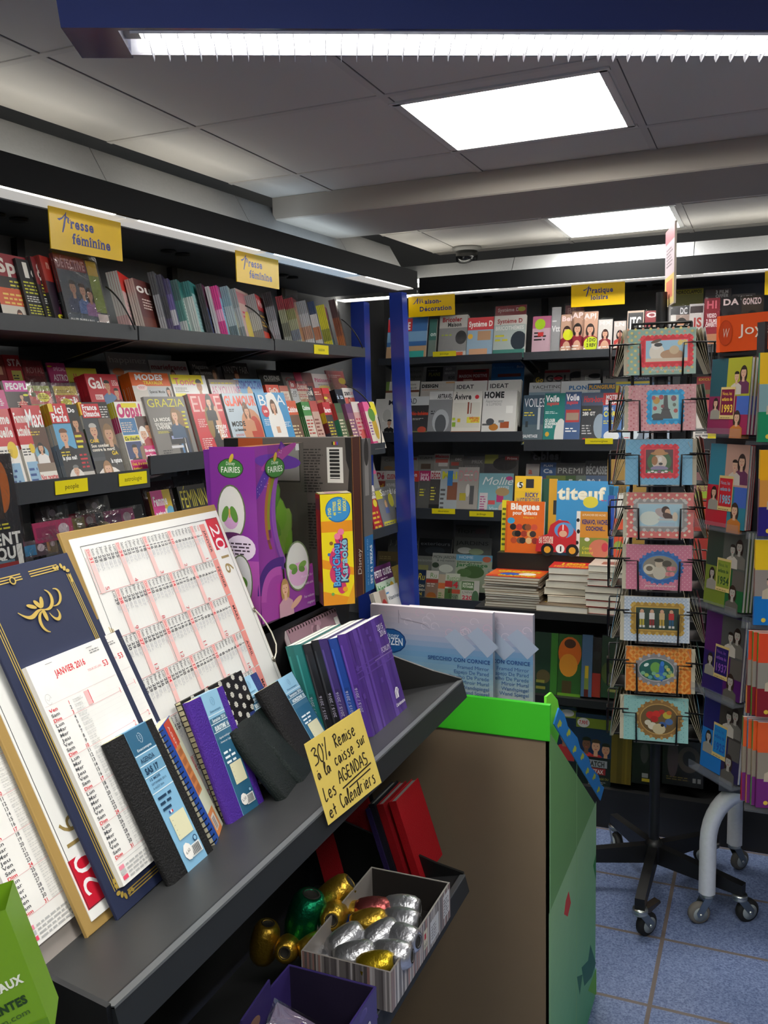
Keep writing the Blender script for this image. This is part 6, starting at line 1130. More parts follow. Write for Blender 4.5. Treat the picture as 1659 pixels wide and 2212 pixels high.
for x, y, a in ((.42, .42, .2), (.62, .5, .2), (.42, .28, .2), (.66, .3, .22), (.55, .6, .13), (.6, .16, .14), (.56, .2, .1)): b.E(x*w, y*h, a*w, a*w*1.5, 'c83a64')
for x, y, a in ((.5, .62, .1), (.4, .5, .08), (.62, .66, .1)): b.E(x*w, y*h, a*w, a*w, 'e87a9a')
b.E(.3*w, .56*h, .06*w, .06*w, '8a5a34'); b.E(.22*w, .46*h, .05*w, .05*w, '3a6ab0'); b.E(.3*w, .1*h, .05*w, .05*w, '6aa050'); b.E(.7*w, .14*h, .08*w, .08*w, 'e09a2a')
for (tx, x, y, f, cc, oc) in (("Bout'Chou", .56, .16, .085, '5aa8d8', '2a3a7a'), ('Karaoké', .8, .2, .085, '8ac0d0', '3a3a5a')):
    b.T(tx, x*w, y*h, .0145, oc, .09, rot=pi/2, fit=f*1.06); b.T(tx, x*w-.0008, y*h+.002, .0135, cc, .03, rot=pi/2, fit=f)
b.M = fr(k0-u.cross(up)*dp, u.cross(up), up); b.R(0, 0, dp, h, '9a1f2c'); b.R(0, 0, dp, .2*h, '7a4a5a'); b.R(0, .86*h, dp, .1*h, '6a2a3a'); b.R(.1*dp, .3*h, dp*.3, .5*h, 'b03a3a')
b.M = fr(k0+up*h, u, d); b.R(0, 0, w, dp, 'd8c8a8'); b.R(.2*w, .2*dp, .5*w, .5*dp, 'c07a9a'); b.M = None; b.build('carton', r, M=ri)
# large brown carton turned on its side
g0, g1, gb = atY(483, 945, 1.64), atY(757, 945, 1.64), atY(757, 945, 1.64)
w = (g1-g0).length; h = g1.z-DZ
r = thing('game_carton', 'large grey and brown toy carton set on its side, barcode at its corner', 'toy box', Matrix.Translation(Vector((g0.x, 1.64, DZ)))); ri = r.matrix_world.inverted()
u = Vector((1, 0, 0)); Mf = fr(Vector((g0.x, 1.64, DZ)), u, z1); b = MB(['card']); b.box(0, w, 0, h, -.05, 0, '5a534e', M=Mf); b.M = Mf
b.R(0, 0, .12*w, h, '0f0e0e'); b.R(.12*w, .2*h, .2*w, .8*h, 'a14a22'); b.E(.24*w, .78*h, .1*w, .1*w, '1a1210', n=20); b.E(.24*w, .78*h, .085*w, .085*w, 'a14a22', n=20); b.R(.18*w, .8*h, .1*w, .1*h, '1a1210'); b.R(.19*w, .81*h, .03*w, .08*h, 'a14a22'); b.R(.24*w, .81*h, .03*w, .08*h, 'a14a22')
b.R(.32*w, .72*h, .29*w, .24*h, '2a2826'); b.R(.325*w, .73*h, .28*w, .22*h, '8d8985'); b.R(.4*w, .85*h, .18*w, .004, 'dcd8d2'); b.R(.46*w, .82*h, .004, .03*h, 'dcd8d2')
b.lines(.64*w, .66*h, .15*w, .28*h, 16, '2c2825'); b.lines(.66*w, .3*h, .15*w, .3*h, 16, '2c2825')
b.R(.82*w, .72*h, .12*w, .22*h, 'cdc9c2')
for k in range(16): b.R(.84*w, (.745+.0115*k)*h, .075*w, .0055*h*(1+k % 2), '1c1a1a')
for k, cc in enumerate(('1a1a1a', 'c8b43a', 'b8344a', '4a4aa0')): b.R((.86+.012*k)*w, .955*h, .011*w, .02*h, cc)
b.E(.88*w, .63*h, .028*w, .028*w, '3a8a4a'); b.E(.88*w, .63*h, .016*w, .016*w, '5a534e'); b.E(.89*w, .52*h, .022*w, .022*w, '1c1a1a'); b.E(.9*w, .53*h, .018*w, .018*w, '5a534e')
b.T('CE', .87*w, .36*h, .018, '1c1a1a', .0, rot=pi/2)
b.G([(w, 0), (w, h), (.96*w, h), (.965*w, .86*h), (.985*w, .8*h), (.955*w, .5*h), (.985*w, .45*h), (.985*w, 0)], '171312')
b.M = fr(Vector((g1.x, 1.64, DZ)), Vector((0, 1, 0)), z1)
b.R(0, 0, .05, h, '4a2013'); b.R(.002, 0, .0015, h, 'b07a3a'); b.R(.04, 0, .002, h, 'b07a3a'); b.R(.043, 0, .007, h, '2a2422')
b.T('Disney', .034, .13*h, .018, 'c8beb0', .0, rot=pi/2, fit=.055, sh=.15); b.M = None; b.build('carton', r, M=ri)
s0 = Vector((g1.x-.012, 1.695, DZ)); r = thing('game_carton', 'slim carton with grey and blue edge behind the large brown carton', 'toy box', Matrix.Translation(s0)); ri = r.matrix_world.inverted()
b = MB(['card']); b.box(-.34, .012, 0, .045, 0, h-.006, '6a6664', M=Matrix.Translation(s0)); b.M = fr(s0+Vector((.012, 0, 0)), Vector((0, 1, 0)), z1)
b.R(0, 0, .045, h-.006, '5f5c5a'); b.R(0, 0, .045, .36*h, '1f6aa4'); b.R(.01, .62*h, .02, .36*h, '8a8682'); b.E(.02, .9*h, .012, .03, '2a2826')
b.T('SET 61 PIEZAS', .038, .04*h, .011, 'd8e0e8', .04, rot=-pi/2+pi, fit=.085); b.T('SET 61 PCS SET 61 PEZZI', .018, .04*h, .006, '8ab4d8', 0, rot=pi/2, fit=.1); b.M = None; b.build('carton', r, M=ri)
# ================================================================ cardboard bin with mirror boxes
BY = 1.75; A = atY(1185, 1522, BY); BX = A.x; top = A.z; XL = -1.02
fA = atX(1288, 1740, BX); BF = fA.y; zf = fA.z
r = thing('cardboard_bin', 'tall cardboard display bin, brown side toward us and leafy green flank', 'display bin', Matrix.Translation(((XL+BX)/2, (BY+BF)/2, -EYE))); ri = r.matrix_world.inverted()
lb = atY(1182, 1598, BY).z
b = MB(['card']); b.box(XL, BX, BY, BY+.006, -EYE, top-.004, '74644f'); b.build('back_wall', r, M=ri)
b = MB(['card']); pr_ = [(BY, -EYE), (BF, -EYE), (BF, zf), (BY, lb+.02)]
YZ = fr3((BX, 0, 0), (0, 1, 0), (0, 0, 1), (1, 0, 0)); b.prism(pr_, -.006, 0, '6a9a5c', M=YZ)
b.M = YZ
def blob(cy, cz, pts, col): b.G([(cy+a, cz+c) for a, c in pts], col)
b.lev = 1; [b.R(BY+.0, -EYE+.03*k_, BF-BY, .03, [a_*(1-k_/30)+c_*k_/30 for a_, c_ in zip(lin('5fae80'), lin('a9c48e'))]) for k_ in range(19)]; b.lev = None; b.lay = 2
b.line([(BY+.3, zf+.25), (BY+.305, -EYE)], .006, '86b878'); b.line([(BY+.012, lb-.05), (BY+.012, -EYE)], .008, '8fbf84')
q = lambda x, y: (lambda P_: (P_.y, P_.z))(atX(x, y, BX))
for poly, cc in (([(1228, 1925), (1233, 1950), (1226, 1980), (1218, 1975), (1222, 1945)], 'c8403a'), ([(1275, 2040), (1287, 2080), (1278, 2110), (1262, 2130), (1256, 2090), (1270, 2075)], '1f6a58'), ([(1258, 2105), (1252, 2150), (1246, 2110)], '2a7058'), ([(1288, 2090), (1288, 2150), (1270, 2140)], '66ad3e'), ([(1287, 1845), (1287, 1900), (1281, 1870)], '1f7a3a')):
    b.G([q(*p_) for p_ in poly], cc)
b.M = None; b.build('side_wall', r, M=ri)
b = MB(['card']); b.box(XL, BX, BF-.006, BF, -EYE, zf, '5f9a55'); b.build('front_wall', r, M=ri)
b = MB(['card']); b.box(XL+.006, BX-.006, BY+.006, BY+.11, top-.21, top-.20, '6a5c48'); b.build('inner_floor', r, M=ri)
b = MB(['card']); b.prism([(BY-.006, top), (BY-.006, lb-.0), (BY-.0045, lb-.002), (BY+.006, top)], XL, BX+.004, '3ab822', M=fr3((0, 0, 0), (0, 1, 0), (0, 0, 1), (1, 0, 0)))
b.build('rim_flap', r, M=ri)
b = MB(['card']); pts = [(BY+.01, lb+.03), (BY+.012, top+.012), (BY+.06, top+.006), (BY+.12, top-.03), (BY+.16, lb-.02), (BY+.1, lb-.06)]
b.prism(pts, -.012, -.007, '79e03a', M=YZ); b.build('inner_flap', r, M=ri)
b = MB(['card']); P0, P1 = q(1190, 1563), q(1292, 1728); nrm = Vector((P1[0]-P0[0], P1[1]-P0[1])).normalized(); pn = Vector((-nrm.y, nrm.x))
Ln = math.hypot(P1[0]-P0[0], P1[1]-P0[1]); St = fr3(Vector((BX+.004, P0[0], P0[1])), (0, nrm.x, nrm.y), Vector((.16, pn.x*.98, pn.y*.98)).normalized(), Vector((0, nrm.x, nrm.y)).cross(Vector((.16, pn.x*.98, pn.y*.98)).normalized()))
wav = [(Ln*i/12, .036+.005*math.sin(i*2.1)) for i in range(13)]
b.prism([(0, 0), (Ln, 0)]+wav[::-1], 0, .003, '1f7fc4', M=St); b.M = St @ Matrix.Translation((0, 0, .003))
for i in range(7):
    x, y = Ln*(.06+.14*i), .013+(.010 if i % 2 else 0); b.G([(x-.018, y-.008), (x+.0, y-.009), (x+.004, y-.003), (x+.018, y+.0), (x+.014, y+.008), (x-.010, y+.008)], 'b9c23a')
b.M = None; b.build('torn_trim', r, M=ri)
def mirror_box(xl, xr, yy, zt, label, zb_=None):
    P = Vector((xl, yy, top-.20)); w, h = xr-xl, zt-(top-.20); rr = thing('mirror_box', label, 'boxed mirror', Matrix.Translation(P)); b = MB(['print']); Mx = fr(P, (1, .0, 0), (0, 0, 1)); b.box(0, w, 0, h, -.016, 0, '8f93a0', M=Mx); b.M = Mx
    for k in range(16):
        f = k/15; stops = [(0, '9aa8a8'), (.25, '7a98ac'), (.5, '5f88ae'), (.72, '9a9cb0'), (1, 'b0a4ae')]
        for (p0, c0), (p1, c1_) in zip(stops, stops[1:]):
            if p0 <= f <= p1: t_ = (f-p0)/(p1-p0); cc = [a*(1-t_)+c*t_ for a, c in zip(lin(c0), lin(c1_))]
        b.R(0, h*(.48+.0325*k), w, h*.034, cc)
    for k in range(16):
        x, y = random.uniform(.03, .98)*w, random.uniform(.84, .98)*h; b.line([(x+.012*math.cos(a)*(1-a/7), y+.012*math.sin(a)*(1-a/7)) for a in [j*.5 for j in range(11)]], .0016, random.choice(('b8b0bc', 'b8a0b0', 'c0b4c0')))
    for x, y in ((.62, .84), (.8, .86)): b.G([(x*w, y*h), (x*w+.024, y*h+.02), (x*w+.07, y*h-.02), (x*w+.045, y*h-.045)], '98a4b8')
    b.E(.17*w, .79*h, .13*w, .075*h, '16386e', n=14); b.E(.17*w, .79*h, .12*w, .068*h, '1f5590', n=14); b.T('Disney', .17*w, .812*h, .010, 'c8d8e8', 0, al='c', sh=.2); b.T('FROZEN', .17*w, .765*h, .017, 'd8e0ea', .02, al='c', fit=.21*w)
    b.T('SPECCHIO CON CORNICE', w*.98, .70*h, .0085, '2a4a7e', .03, al='r', fit=.5*w)
    for k, tx in enumerate(('Framed Mirror', 'Espejo De Pared', 'Espelho De Parede', 'Miroir Mural', 'Wandspiegel', 'Wand Spiegel')): b.T(tx, w*.97, (.66-.03*k)*h, .0085, '34588a', 0, al='r')
    b.R(.24*w, .9*h, .0015, .08*h, '8a8490'); b.line([(.24*w, .97*h), (.26*w, .93*h), (.44*w, .91*h), (.5*w, .88*h)], .001, '8a8490')
    b.M = None; b.build('carton', rr, M=rr.matrix_world.inverted()); e = MB(['matte']); e.box(0, w, h-.0001, h+.0006, -.015, -.001, 'd8d0d4', M=Mx); e.build('lid_edge', rr, M=rr.matrix_world.inverted())
a, c_ = atY(800, 1303, 1.785), atY(1064, 1328, 1.785); mirror_box(a.x, c_.x, 1.785, (a.z+c_.z)/2, 'nearer boxed wall mirror in ice blue print, in the cardboard bin')
a, c_ = atY(815, 1303, 1.81), atY(1150, 1331, 1.81); mirror_box(c_.x-.285, c_.x, 1.815, c_.z, 'farther boxed wall mirror set to the right in the cardboard bin')
# ================================================================ lower shelf of the stand: ribbons, notebooks, cartons
def box5(name, label, cat, x0, x1, y0, y1, z0, z1_, col, art=None, inner='2a2624', th=.003):
    r = thing(name, label, cat, Matrix.Translation(((x0+x1)/2, (y0+y1)/2, z0))); ri = r.matrix_world.inverted()
    def side(nm, a, fnM, w):
        b = MB(['print']); b.box(*a, col); b.M = fnM; art and art(b, w, z1_-z0); b.M = None; b.build(nm, r, M=ri)
    side('front_panel', (x1-th, x1, y0, y1, z0, z1_), fr((x1, y0, z0), (0, 1, 0), (0, 0, 1)), y1-y0)
    side('end_panel', (x0, x1-th, y0, y0+th, z0, z1_), fr((x0, y0, z0), (1, 0, 0), (0, 0, 1)), x1-x0)
    side('end_panel', (x0, x1-th, y1-th, y1, z0, z1_), fr((x1, y1, z0), (-1, 0, 0), (0, 0, 1)), x1-x0)
    b = MB(['print']); b.box(x0, x0+th, y0+th, y1-th, z0, z1_, col); b.build('rear_panel', r, M=ri)
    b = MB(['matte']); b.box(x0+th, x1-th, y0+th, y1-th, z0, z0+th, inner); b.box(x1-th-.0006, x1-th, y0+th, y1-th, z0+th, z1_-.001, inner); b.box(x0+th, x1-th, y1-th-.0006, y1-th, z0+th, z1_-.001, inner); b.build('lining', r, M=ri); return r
def stripes(b, w, h):
    x = 0
    while x < w:
        ww = random.uniform(.0015, .005); ww = min(ww, w-x); b.lev = 1; b.R(x, 0, ww, h, random.choice(('8a8480', 'b8b0aa', '5a5452', 'a07a70', '6a6462', 'c8c4be', '7a7470'))); x += ww
    b.lev = None; b.lay = 3
    if w > .2:
        b.R(.62*w, .12*h, .15*w, .6*h, 'c8c8c8'); b.R(.86*w, .25*h, .12*w, .62*h, 'd0d0d0'); b.lines(.64*w, .2*h, .1*w, .4*h, 5, '6a6a6a'); b.lines(.87*w, .3*h, .1*w, .5*h, 6, '5a5a5a')
        b.R(.5*w, .25*h, .07*w, .5*h, 'cfc8b0'); b.R(.515*w, .5*h, .03*w, .16*h, 'b8303a'); b.T('mpb', .505*w, .3*h, .009, '3a3a3a', 0, fit=.055*w)
SX0, SX1, SY0, SY1, SZ = -.662, -.506, 1.163, 1.44, -.932
box5('ribbon_box', 'striped cardboard tray holding silver ribbon rolls', 'box', SX0, SX1, SY0, SY1, SZ, -.866, '8f8984', stripes)
def roll(px, py, z, col, s=1.0, rot=(0, 0), label='', mat='foil', empty=True):
    P = atZ(px, py, z); M = Matrix.Translation(P) @ Matrix.Rotation(rot[0], 4, 'Z') @ Matrix.Rotation(rot[1], 4, 'Y')
    r = thing('ribbon_roll', label, 'ribbon', M); k = .0235*s
    b = MB([mat]); prof = [(.36*k, -1.42*k), (.66*k, -1.36*k), (.88*k, -1.0*k), (.98*k, -.4*k), (1.0*k, 0), (.98*k, .4*k), (.88*k, 1.0*k), (.66*k, 1.36*k), (.36*k, 1.42*k), (.34*k, 1.2*k)]
    b.lathe(prof, col, n=22); b.build('ribbon', r)
    c = MB(['matte']); c.lathe([(.001, 1.38*k), (.44*k, 1.38*k), (.46*k, 1.43*k), (.38*k, 1.44*k), (.37*k, 1.39*k), (.001, 1.39*k)], '2c2a26', n=16); c.build('core', r)
    l = MB(['print']); vs = []
    for i in range(7):
        a = -.7+1.4*i/6
        for zz, rr in ((-.4, .97), (0, 1.012), (.4, .97)): vs.append((rr*k*math.cos(a), rr*k*math.sin(a), zz*k))
    l.add(vs, [(i*3+j, i*3+3+j, i*3+4+j, i*3+1+j) for i in range(6) for j in range(2)], 'b0b0ae'); l.build('price_label', r)
SIL, GOLD = 'd0d0d4', 'cfa83e'
RZ = -.876
for px, py, col, s, rot, lb in ((868, 1962, SIL, 1, (.2, 1.5), 'silver roll at the back corner of the tray'), (866, 1990, SIL, 1, (.1, 1.5), 'silver roll just below the back corner silver one'), (866, 2025, SIL, 1, (-.1, 1.5), 'silver roll in the middle of the tray long wall'), (848, 2062, SIL, 1, (.15, 1.5), 'silver roll near the tray wall, touching the yellow one'),
    (806, 1965, 'b05a58', .95, (.3, 1.5), 'rose roll, the only pink one'), (796, 1992, GOLD, .95, (.4, 1.4), 'gold roll lying below the rose roll'), (822, 2022, SIL, 1, (.9, 1.3), 'silver roll with barcode label, centre of the pile'), (746, 2032, SIL, 1, (1.0, 1.3), 'silver roll left of the centre silver one'), (766, 2066, SIL, 1.02, (.5, 1.4), 'silver roll low in the tray near the purple carton'), (812, 2084, 'd8b830', .9, (.3, 1.4), 'bright yellow gold roll in the near corner of the tray')):
    roll(px, py, RZ if px > 780 else RZ-.004, col, s, rot, lb)
RY = -.905
for px, py, z, col, s, rot, lb in ((660, 1985, -.90, '0f7a52', 1.5, (.2, .25), 'large green roll, the only green one'), (722, 1935, -.885, GOLD, 1.2, (.5, .9), 'gold roll on top of the pile under the red notebooks'), (722, 1978, -.885, GOLD, 1.05, (-1.25, 1.25), 'gold roll showing its hollow core, below the top gold one'), (757, 1968, -.9, GOLD, .7, (.3, 1.2), 'small gold roll beside the rose one'),
    (742, 2005, -.905, '2c4a9c', .8, (.9, 1.4), 'blue roll, the only blue one'), (572, 2035, -.93, GOLD, 1.1, (.3, .2), 'gold roll standing at the left end of the pile'), (622, 2048, -.93, GOLD, .95, (-1.25, 1.25), 'gold roll with its dark core toward us, left of the pile'), (680, 2042, -.92, GOLD, .9, (.9, 1.4), 'gold roll lying below the green one'), (706, 2068, -.915, SIL, .95, (.9, 1.4), 'silver roll poking out behind the purple carton')):
    roll(px, py, z, col, s, rot, lb)
# red and black notebooks under the note
def sh2(px, py): return hit(px, py, GO2, GN)
def gnote(px, py, w, h, th, col, label, yaw, lean=.05, roll=0, pg='8a8884', dy=0):
    P = sh2(px, py); q = P-GO2; b_, y_ = q.dot(GB), q.y+dy; M = gframe(b_, y_, yaw, roll, lean, GO2); r = thing('hardback_notebook', label, 'notebook', M)
    p = MB(['matte']); p.box(.004, w-.003, .003, h-.003, -th+.002, -.002, pg); p.build('page_block', r)
    c = MB(['leather']); c.box(0, w, 0, h, -.002, 0, col, bev=.0006); c.box(0, w, 0, h, -th, -th+.002, col, bev=.0006); c.box(-.0016, .001, 0, h, -th, 0, col); c.build('cover', r)
gnote(912, 1906, .118, .172, .017, 'a3141c', 'bright red notebook nearest the end of the lower shelf', .02)
gnote(884, 1912, .118, .172, .016, '8c1119', 'red notebook behind the bright red one', .02)
gnote(866, 1915, .118, .176, .014, '1c1c26', 'black notebook behind the two red ones', .02)
gnote(853, 1918, .116, .168, .010, '2a1f4a', 'indigo notebook squeezed between red ones', .02)
gnote(706, 1918, .135, .172, .016, '96121a', 'red notebook turned with its cover toward us, under the yellow note', 1.22, .0)
gnote(706, 1918, .134, .178, .016, '17171a', 'black notebook behind the turned red one', 1.22, .0, dy=.02)
def purple(b, w, h):
    b.R(0, 0, w, h, '3d3170'); 
    for k in range(8): b.E(random.random()*w, random.random()*h, .012, .007, random.choice(('4a3d84', '5a4a94', '6a5a9c')))
    if w > .2:
        b.E(.6*w, .5*h, .02, .035, '2f5f5a'); b.E(.64*w, .75*h, .010, .012, 'b0684a'); b.T('€2.50', .93*w, .42*h, .018, '16161a', .08, al='r', rot=.0); b.T('€2.50', .93*w, .42*h, .018, 'd8d8e0', .02, al='r')
        b.line([(.3*w+.02*math.cos(a), .3*h+.03*math.sin(2*a)) for a in [j*.4 for j in range(17)]], .0016, 'a898cc')
box5('novelty_carton', 'purple open carton priced two fifty in front of the striped tray', 'box', -.66, -.512, .80, 1.12, -.955, -.862, '3d3170', purple, '221a34')
for i, (x, y, rz, cc, lb) in enumerate(((-.60, 1.03, .3, '8a7a9a', 'crumpled glossy pouch at the back of the purple carton'), (-.57, .95, -.4, '6a2a5a', 'glossy violet pouch in the middle of the purple carton'), (-.60, .87, .2, '5a1f4a', 'dark magenta pouch at the near end of the purple carton'))):
    r = thing('glossy_pouch', lb, 'pouch', Matrix.Translation((x, y, -.915)) @ Matrix.Rotation(rz, 4, 'Z') @ Matrix.Rotation(.5, 4, 'Y')); b = MB(['print'])
    b.prism([(-.05, -.04), (.05, -.042), (.052, .04), (-.048, .042)], -.012, .012, cc); b.M = Matrix.Translation((0, 0, .012))
    for k in range(5): b.E(random.uniform(-.035, .035), random.uniform(-.03, .03), .012, .007, random.choice(('b03a3a', 'c8923a', '6a4aa0', '3a7a6a')), rot=k)
    b.M = None; b.build('pouch_body', r); f = MB(['film']); f.box(-.054, .054, -.046, .046, .0128, .0134, 'fff'); f.build('clear_film', r)
def pcard(x, y0, y1, z0, z1_, label, cc):
    r = thing('display_header', label, 'box', Matrix.Translation((x, y0, z0))); b = MB(['print']); b.prism([(0, 0), (y1-y0, .01), (y1-y0-.005, z1_-z0), (.012, z1_-z0-.012)], -.003, 0, '3a3168', M=fr((0, 0, 0), (0, 1, 0), (0, 0, 1))); b.M = fr((0, 0, 0), (0, 1, 0), (0, 0, 1)); b.E((y1-y0)*.3, (z1_-z0)*.35, .014, .02, cc); b.E((y1-y0)*.45, (z1_-z0)*.7, .016, .01, '8a6a5a'); b.line([((y1-y0)*.7+.012*math.cos(a), (z1_-z0)*.4+.014*math.sin(a)) for a in [j*.5 for j in range(12)]], .002, 'b0a03a'); b.M = None; b.build('header_card', r)
a = sh2(520, 2105); pcard(-.655, .965, 1.06, -.975, -.845, 'violet header card standing behind the purple carton', '5a7a3a')
pcard(-.60, .70, .79, -.985, -.90, 'violet card corner half hidden below the shelf edge', '8a7a2a')
# green sticker carton at the near end
M = fr(atY(-22, 2292, .47), atY(112, 2236, .50)-atY(-22, 2292, .47), atY(-62, 1985, .47)-atY(-22, 2292, .47)); w = (atY(112, 2236, .5)-atY(-22, 2292, .47)).length; h = (atY(-62, 1985, .47)-atY(-22, 2292, .47)).length
w = max(w, .05); r = thing('sticker_carton', 'lime green sticker carton in the near corner, priced in red', 'box', M)
b = MB(['print']); b.add([(-.03, 0, 0), (w, 0, 0), (w-.003, h*.96, 0), (-.03, h*.98, 0), (-.03, 0, -.05), (w, 0, -.05), (w-.003, h*.96, -.05), (-.03, h*.98, -.05)], [(0, 1, 2, 3), (1, 5, 6, 2), (4, 0, 3, 7), (5, 4, 7, 6), (0, 4, 5, 1)], '6f9a1f')
b.R(-.028, h*.7, w*.86, h*.27, 'd0d2c4'); b.T('0.50', -.004, h*.80, h*.085, 'c8303a', .03, fit=w*.5); b.lines(-.01, h*.73, w*.6, h*.05, 2, 'c86a6a')
for k, (ch, cc) in enumerate(zip('UTTI', ('3a5ab0', '3aa0a8', '5aa03a', 'b0304a'))): b.T(ch, -.012+k*w*.19, h*.53+k*h*.012, h*.1, 'e8e8e0', .12); b.T(ch, -.012+k*w*.19, h*.53+k*h*.012, h*.1, cc, .04)
b.T('ANIMAUX', w*.05, h*.40, h*.06, 'e4e8d8', .05, fit=w*.8, rot=.12); b.T('COLLANTES', -.01, h*.25, h*.06, '26401a', .05, fit=w*1.02, rot=.1); b.T('coloriom.com', -.01, h*.17, h*.045, '3a5a24', .0, fit=w*1.0, rot=.1); b.T('tium.fr', -.01, h*.1, h*.045, '3a5a24', .0, fit=w*.55, rot=.1); b.R(-.01, h*.0, w*.5, h*.06, 'c84a3a'); b.R(w*.5, 0, w*.5, h*.14, '5a8418')
b.build('carton', r)
# ================================================================ low table with children's books and piles of paperbacks
TY = 3.33; tl = atY(1036, 1318, TY); TZ = (atY(1170, 1320, TY).z+atY(1330, 1333, TY).z)/2; TXR = .55
r = thing('display_table', 'black low table loaded with paperback piles and bagged magazines', 'display table', Matrix.Translation((0, TY+.3, -EYE))); ri = r.matrix_world.inverted()
SH1, SH2 = atY(1220, 1506, TY+.03).z, atY(1240, 1690, TY+.02).z
for nm, a, cc in (('table_top', (tl.x, TXR, TY, TY+.62, TZ-.03, TZ), '1a1a1b'), ('shelf', (tl.x, TXR, TY+.02, TY+.5, SH1-.03, SH1), '141415'), ('shelf', (tl.x, TXR, TY+.0, TY+.5, SH2-.03, SH2), '141415'), ('plinth', (tl.x, TXR, TY+.0, TY+.55, -EYE, SH2-.03), '101011'), ('end_panel', (tl.x-.02, tl.x, TY, TY+.62, -EYE, TZ), '161617'), ('end_panel', (TXR, TXR+.02, TY, TY+.62, -EYE, TZ), '161617'), ('rear_panel', (tl.x, TXR, TY+.56, TY+.58, -EYE+.1, TZ-.03), '111112')):
    gb_ = MB(['steel']); gb_.box(*a, cc); gb_.build(nm, r, M=ri)
LY = TY+.20; LZ = atY(1100, 1193, LY).z
gb_ = MB(['steel']); gb_.box(tl.x+.02, TXR, LY-.015, LY+.24, TZ, LZ, '151516'); gb_.build('book_ledge', r, M=ri)
LT = Tier(Matrix.Identity(4), LY, LZ, 9); LTb = Tier(Matrix.Identity(4), LY+.04, LZ, 9); LTc = Tier(Matrix.Identity(4), LY+.09, LZ, 9)
def book(tr, tl_, trx, bg, els, label, th=.012, **kw): return mag(tr, tl_, trx, bg, els, label, t=th, name='childrens_book', cat='book', **kw)
book(LTc, (1170, 1034), 1204, '1f4a3a', [R(.5, 0, .5, 1, 'c8942a'), R(.8, .5, .2, .2, '2a2a2a')], 'dark green book between the yellow car book and the tall blue album', spine='1f4a3a')
book(LTc, (1200, 1038), 1326, '3a8cc0', [T('titeuf', .06, .74, .17, 'e4dcc0', .8, .05), T('titeuf', .055, .75, .16, 'f0ead4', .78, .0), O(.62, .7, .13, .1, 'd8c83a'), T('bienvenue', .6, .52, .05, 'd0e4f0', .36, 0, sh=.25), T('en adolescence', .58, .43, .05, 'd0e4f0', .4, 0, sh=.25), X(.8, .72, .1, .03, 1, 'c83a6a'), O(.1, .35, .06, .12, 'd8b898')], 'tall blue comic album with wavy cream title', th=.014, spine='c8b898')
book(LTb, (1113, 1028), 1170, 'd8b02a', [R(0, .8, 1, .2, 'e0b42c'), O(.2, .88, .12, .12, 'e8e8e4'), T('5', .15, .84, .08, '222'), R(.42, .84, .3, .12, '2a2a30'), T('RICKY', .4, .72, .06, '3a3a7a', .5), T('LA VOITURE DE COURSE', .08, .65, .06, '3a3a7a', .86), O(.36, .45, .22, .22, '18181a'), O(.36, .45, .1, .1, 'd8d8d4'), O(.82, .55, .12, .12, 'e8e8e4'), T('5', .78, .51, .08, '222'), R(0, 0, 1, .3, 'b8942a')], 'yellow car shaped book with black wheel and number five', th=.018)
book(LTb, (1085, 1080), 1100, 'd8cc2a', [X(.1, .1, .6, .8, 8, '5a6a2a')], 'thin yellow book edge left of the orange joke book', th=.01)
book(LT, (1094, 1082), 1177, 'd8641e', [T('Blagues', .12, .84, .12, 'f4efe8', .76, .05), T('pour enfants', .18, .74, .075, 'f4efe8', .64, .03), T('Hilarant !', .45, .67, .04, 'e8c83a', .34, 0), O(.14, .62, .1, .08, '3a9ac8')]+[O(.2+.13*(i % 5)+.03*(i % 3), .5-.13*(i//5), .085, .08, c) for i, c in enumerate(('2a2422', 'b8382a', '4a3a30', '8a4a2a', 'c8503a', '5a4a3a', '1f1c1c', '9a3a2a', 'd8a05a', '3a3230', 'b04a2a', '6a5040', '2a2a2a', 'd8b07a', '8a3028'))]+[R(.0, .03, .05, .9, 'c0541a')], 'orange joke book for children with bold white title', th=.02)
# car shaped board book
P0, P1 = LT.at(1160, 1194), LT.at(1246, 1194); x0, x1 = P0[0], P1[0]; w = x1-x0; hh = LT.at(1200, 1121)[1]
Mx = fr(Vector((x0, LY-.03, LZ)), (1, 0, 0), LT.v); r2 = thing('car_book', 'red race car shaped board book with helmeted driver', 'book', Mx); b = MB(['print'])
out = [(0, .1), (.02, .42), (.1, .52), (.3, .6), (.36, .86), (.55, 1), (.78, .98), (.9, .8), (1, .66), (1, .1)]
b.prism([(x*w, y*hh) for x, y in out], -.02, 0, 'b8242c'); b.M = Matrix.Translation((0, 0, .0))
b.E(.7*w, .72*hh, .24*w, .22*hh, '5a90c4', n=20); b.E(.68*w, .68*hh, .14*w, .2*hh, 'c8282e', n=18); b.E(.68*w, .62*hh, .1*w, .09*hh, 'd8a88a'); b.R(.66*w, .72*hh, .03*w, .16*hh, 'e8e8e4'); b.R(.02*w, .74*hh, .28*w, .12*hh, '7a9ab0') if False else None
b.T('LA VOITURE', .08*w, .44*hh, .09*hh, 'e8dcc8', .03, fit=.36*w); b.T('DE COURSE', .08*w, .34*hh, .09*hh, 'e8dcc8', .03, fit=.36*w)
for x in (.3, .92): b.E(x*w, .16*hh, .16*w, .16*w, '151516', n=22); b.E(x*w, .16*hh, .085*w, .085*w, 'd89a2a', n=18)
b.E(.62*w, .2*hh, .11*w, .11*w, 'e8e8e4', n=18); b.T('1', .59*w, .13*hh, .14*hh, '1a1a1a', .05); b.M = None; b.build('board_pages', r2)
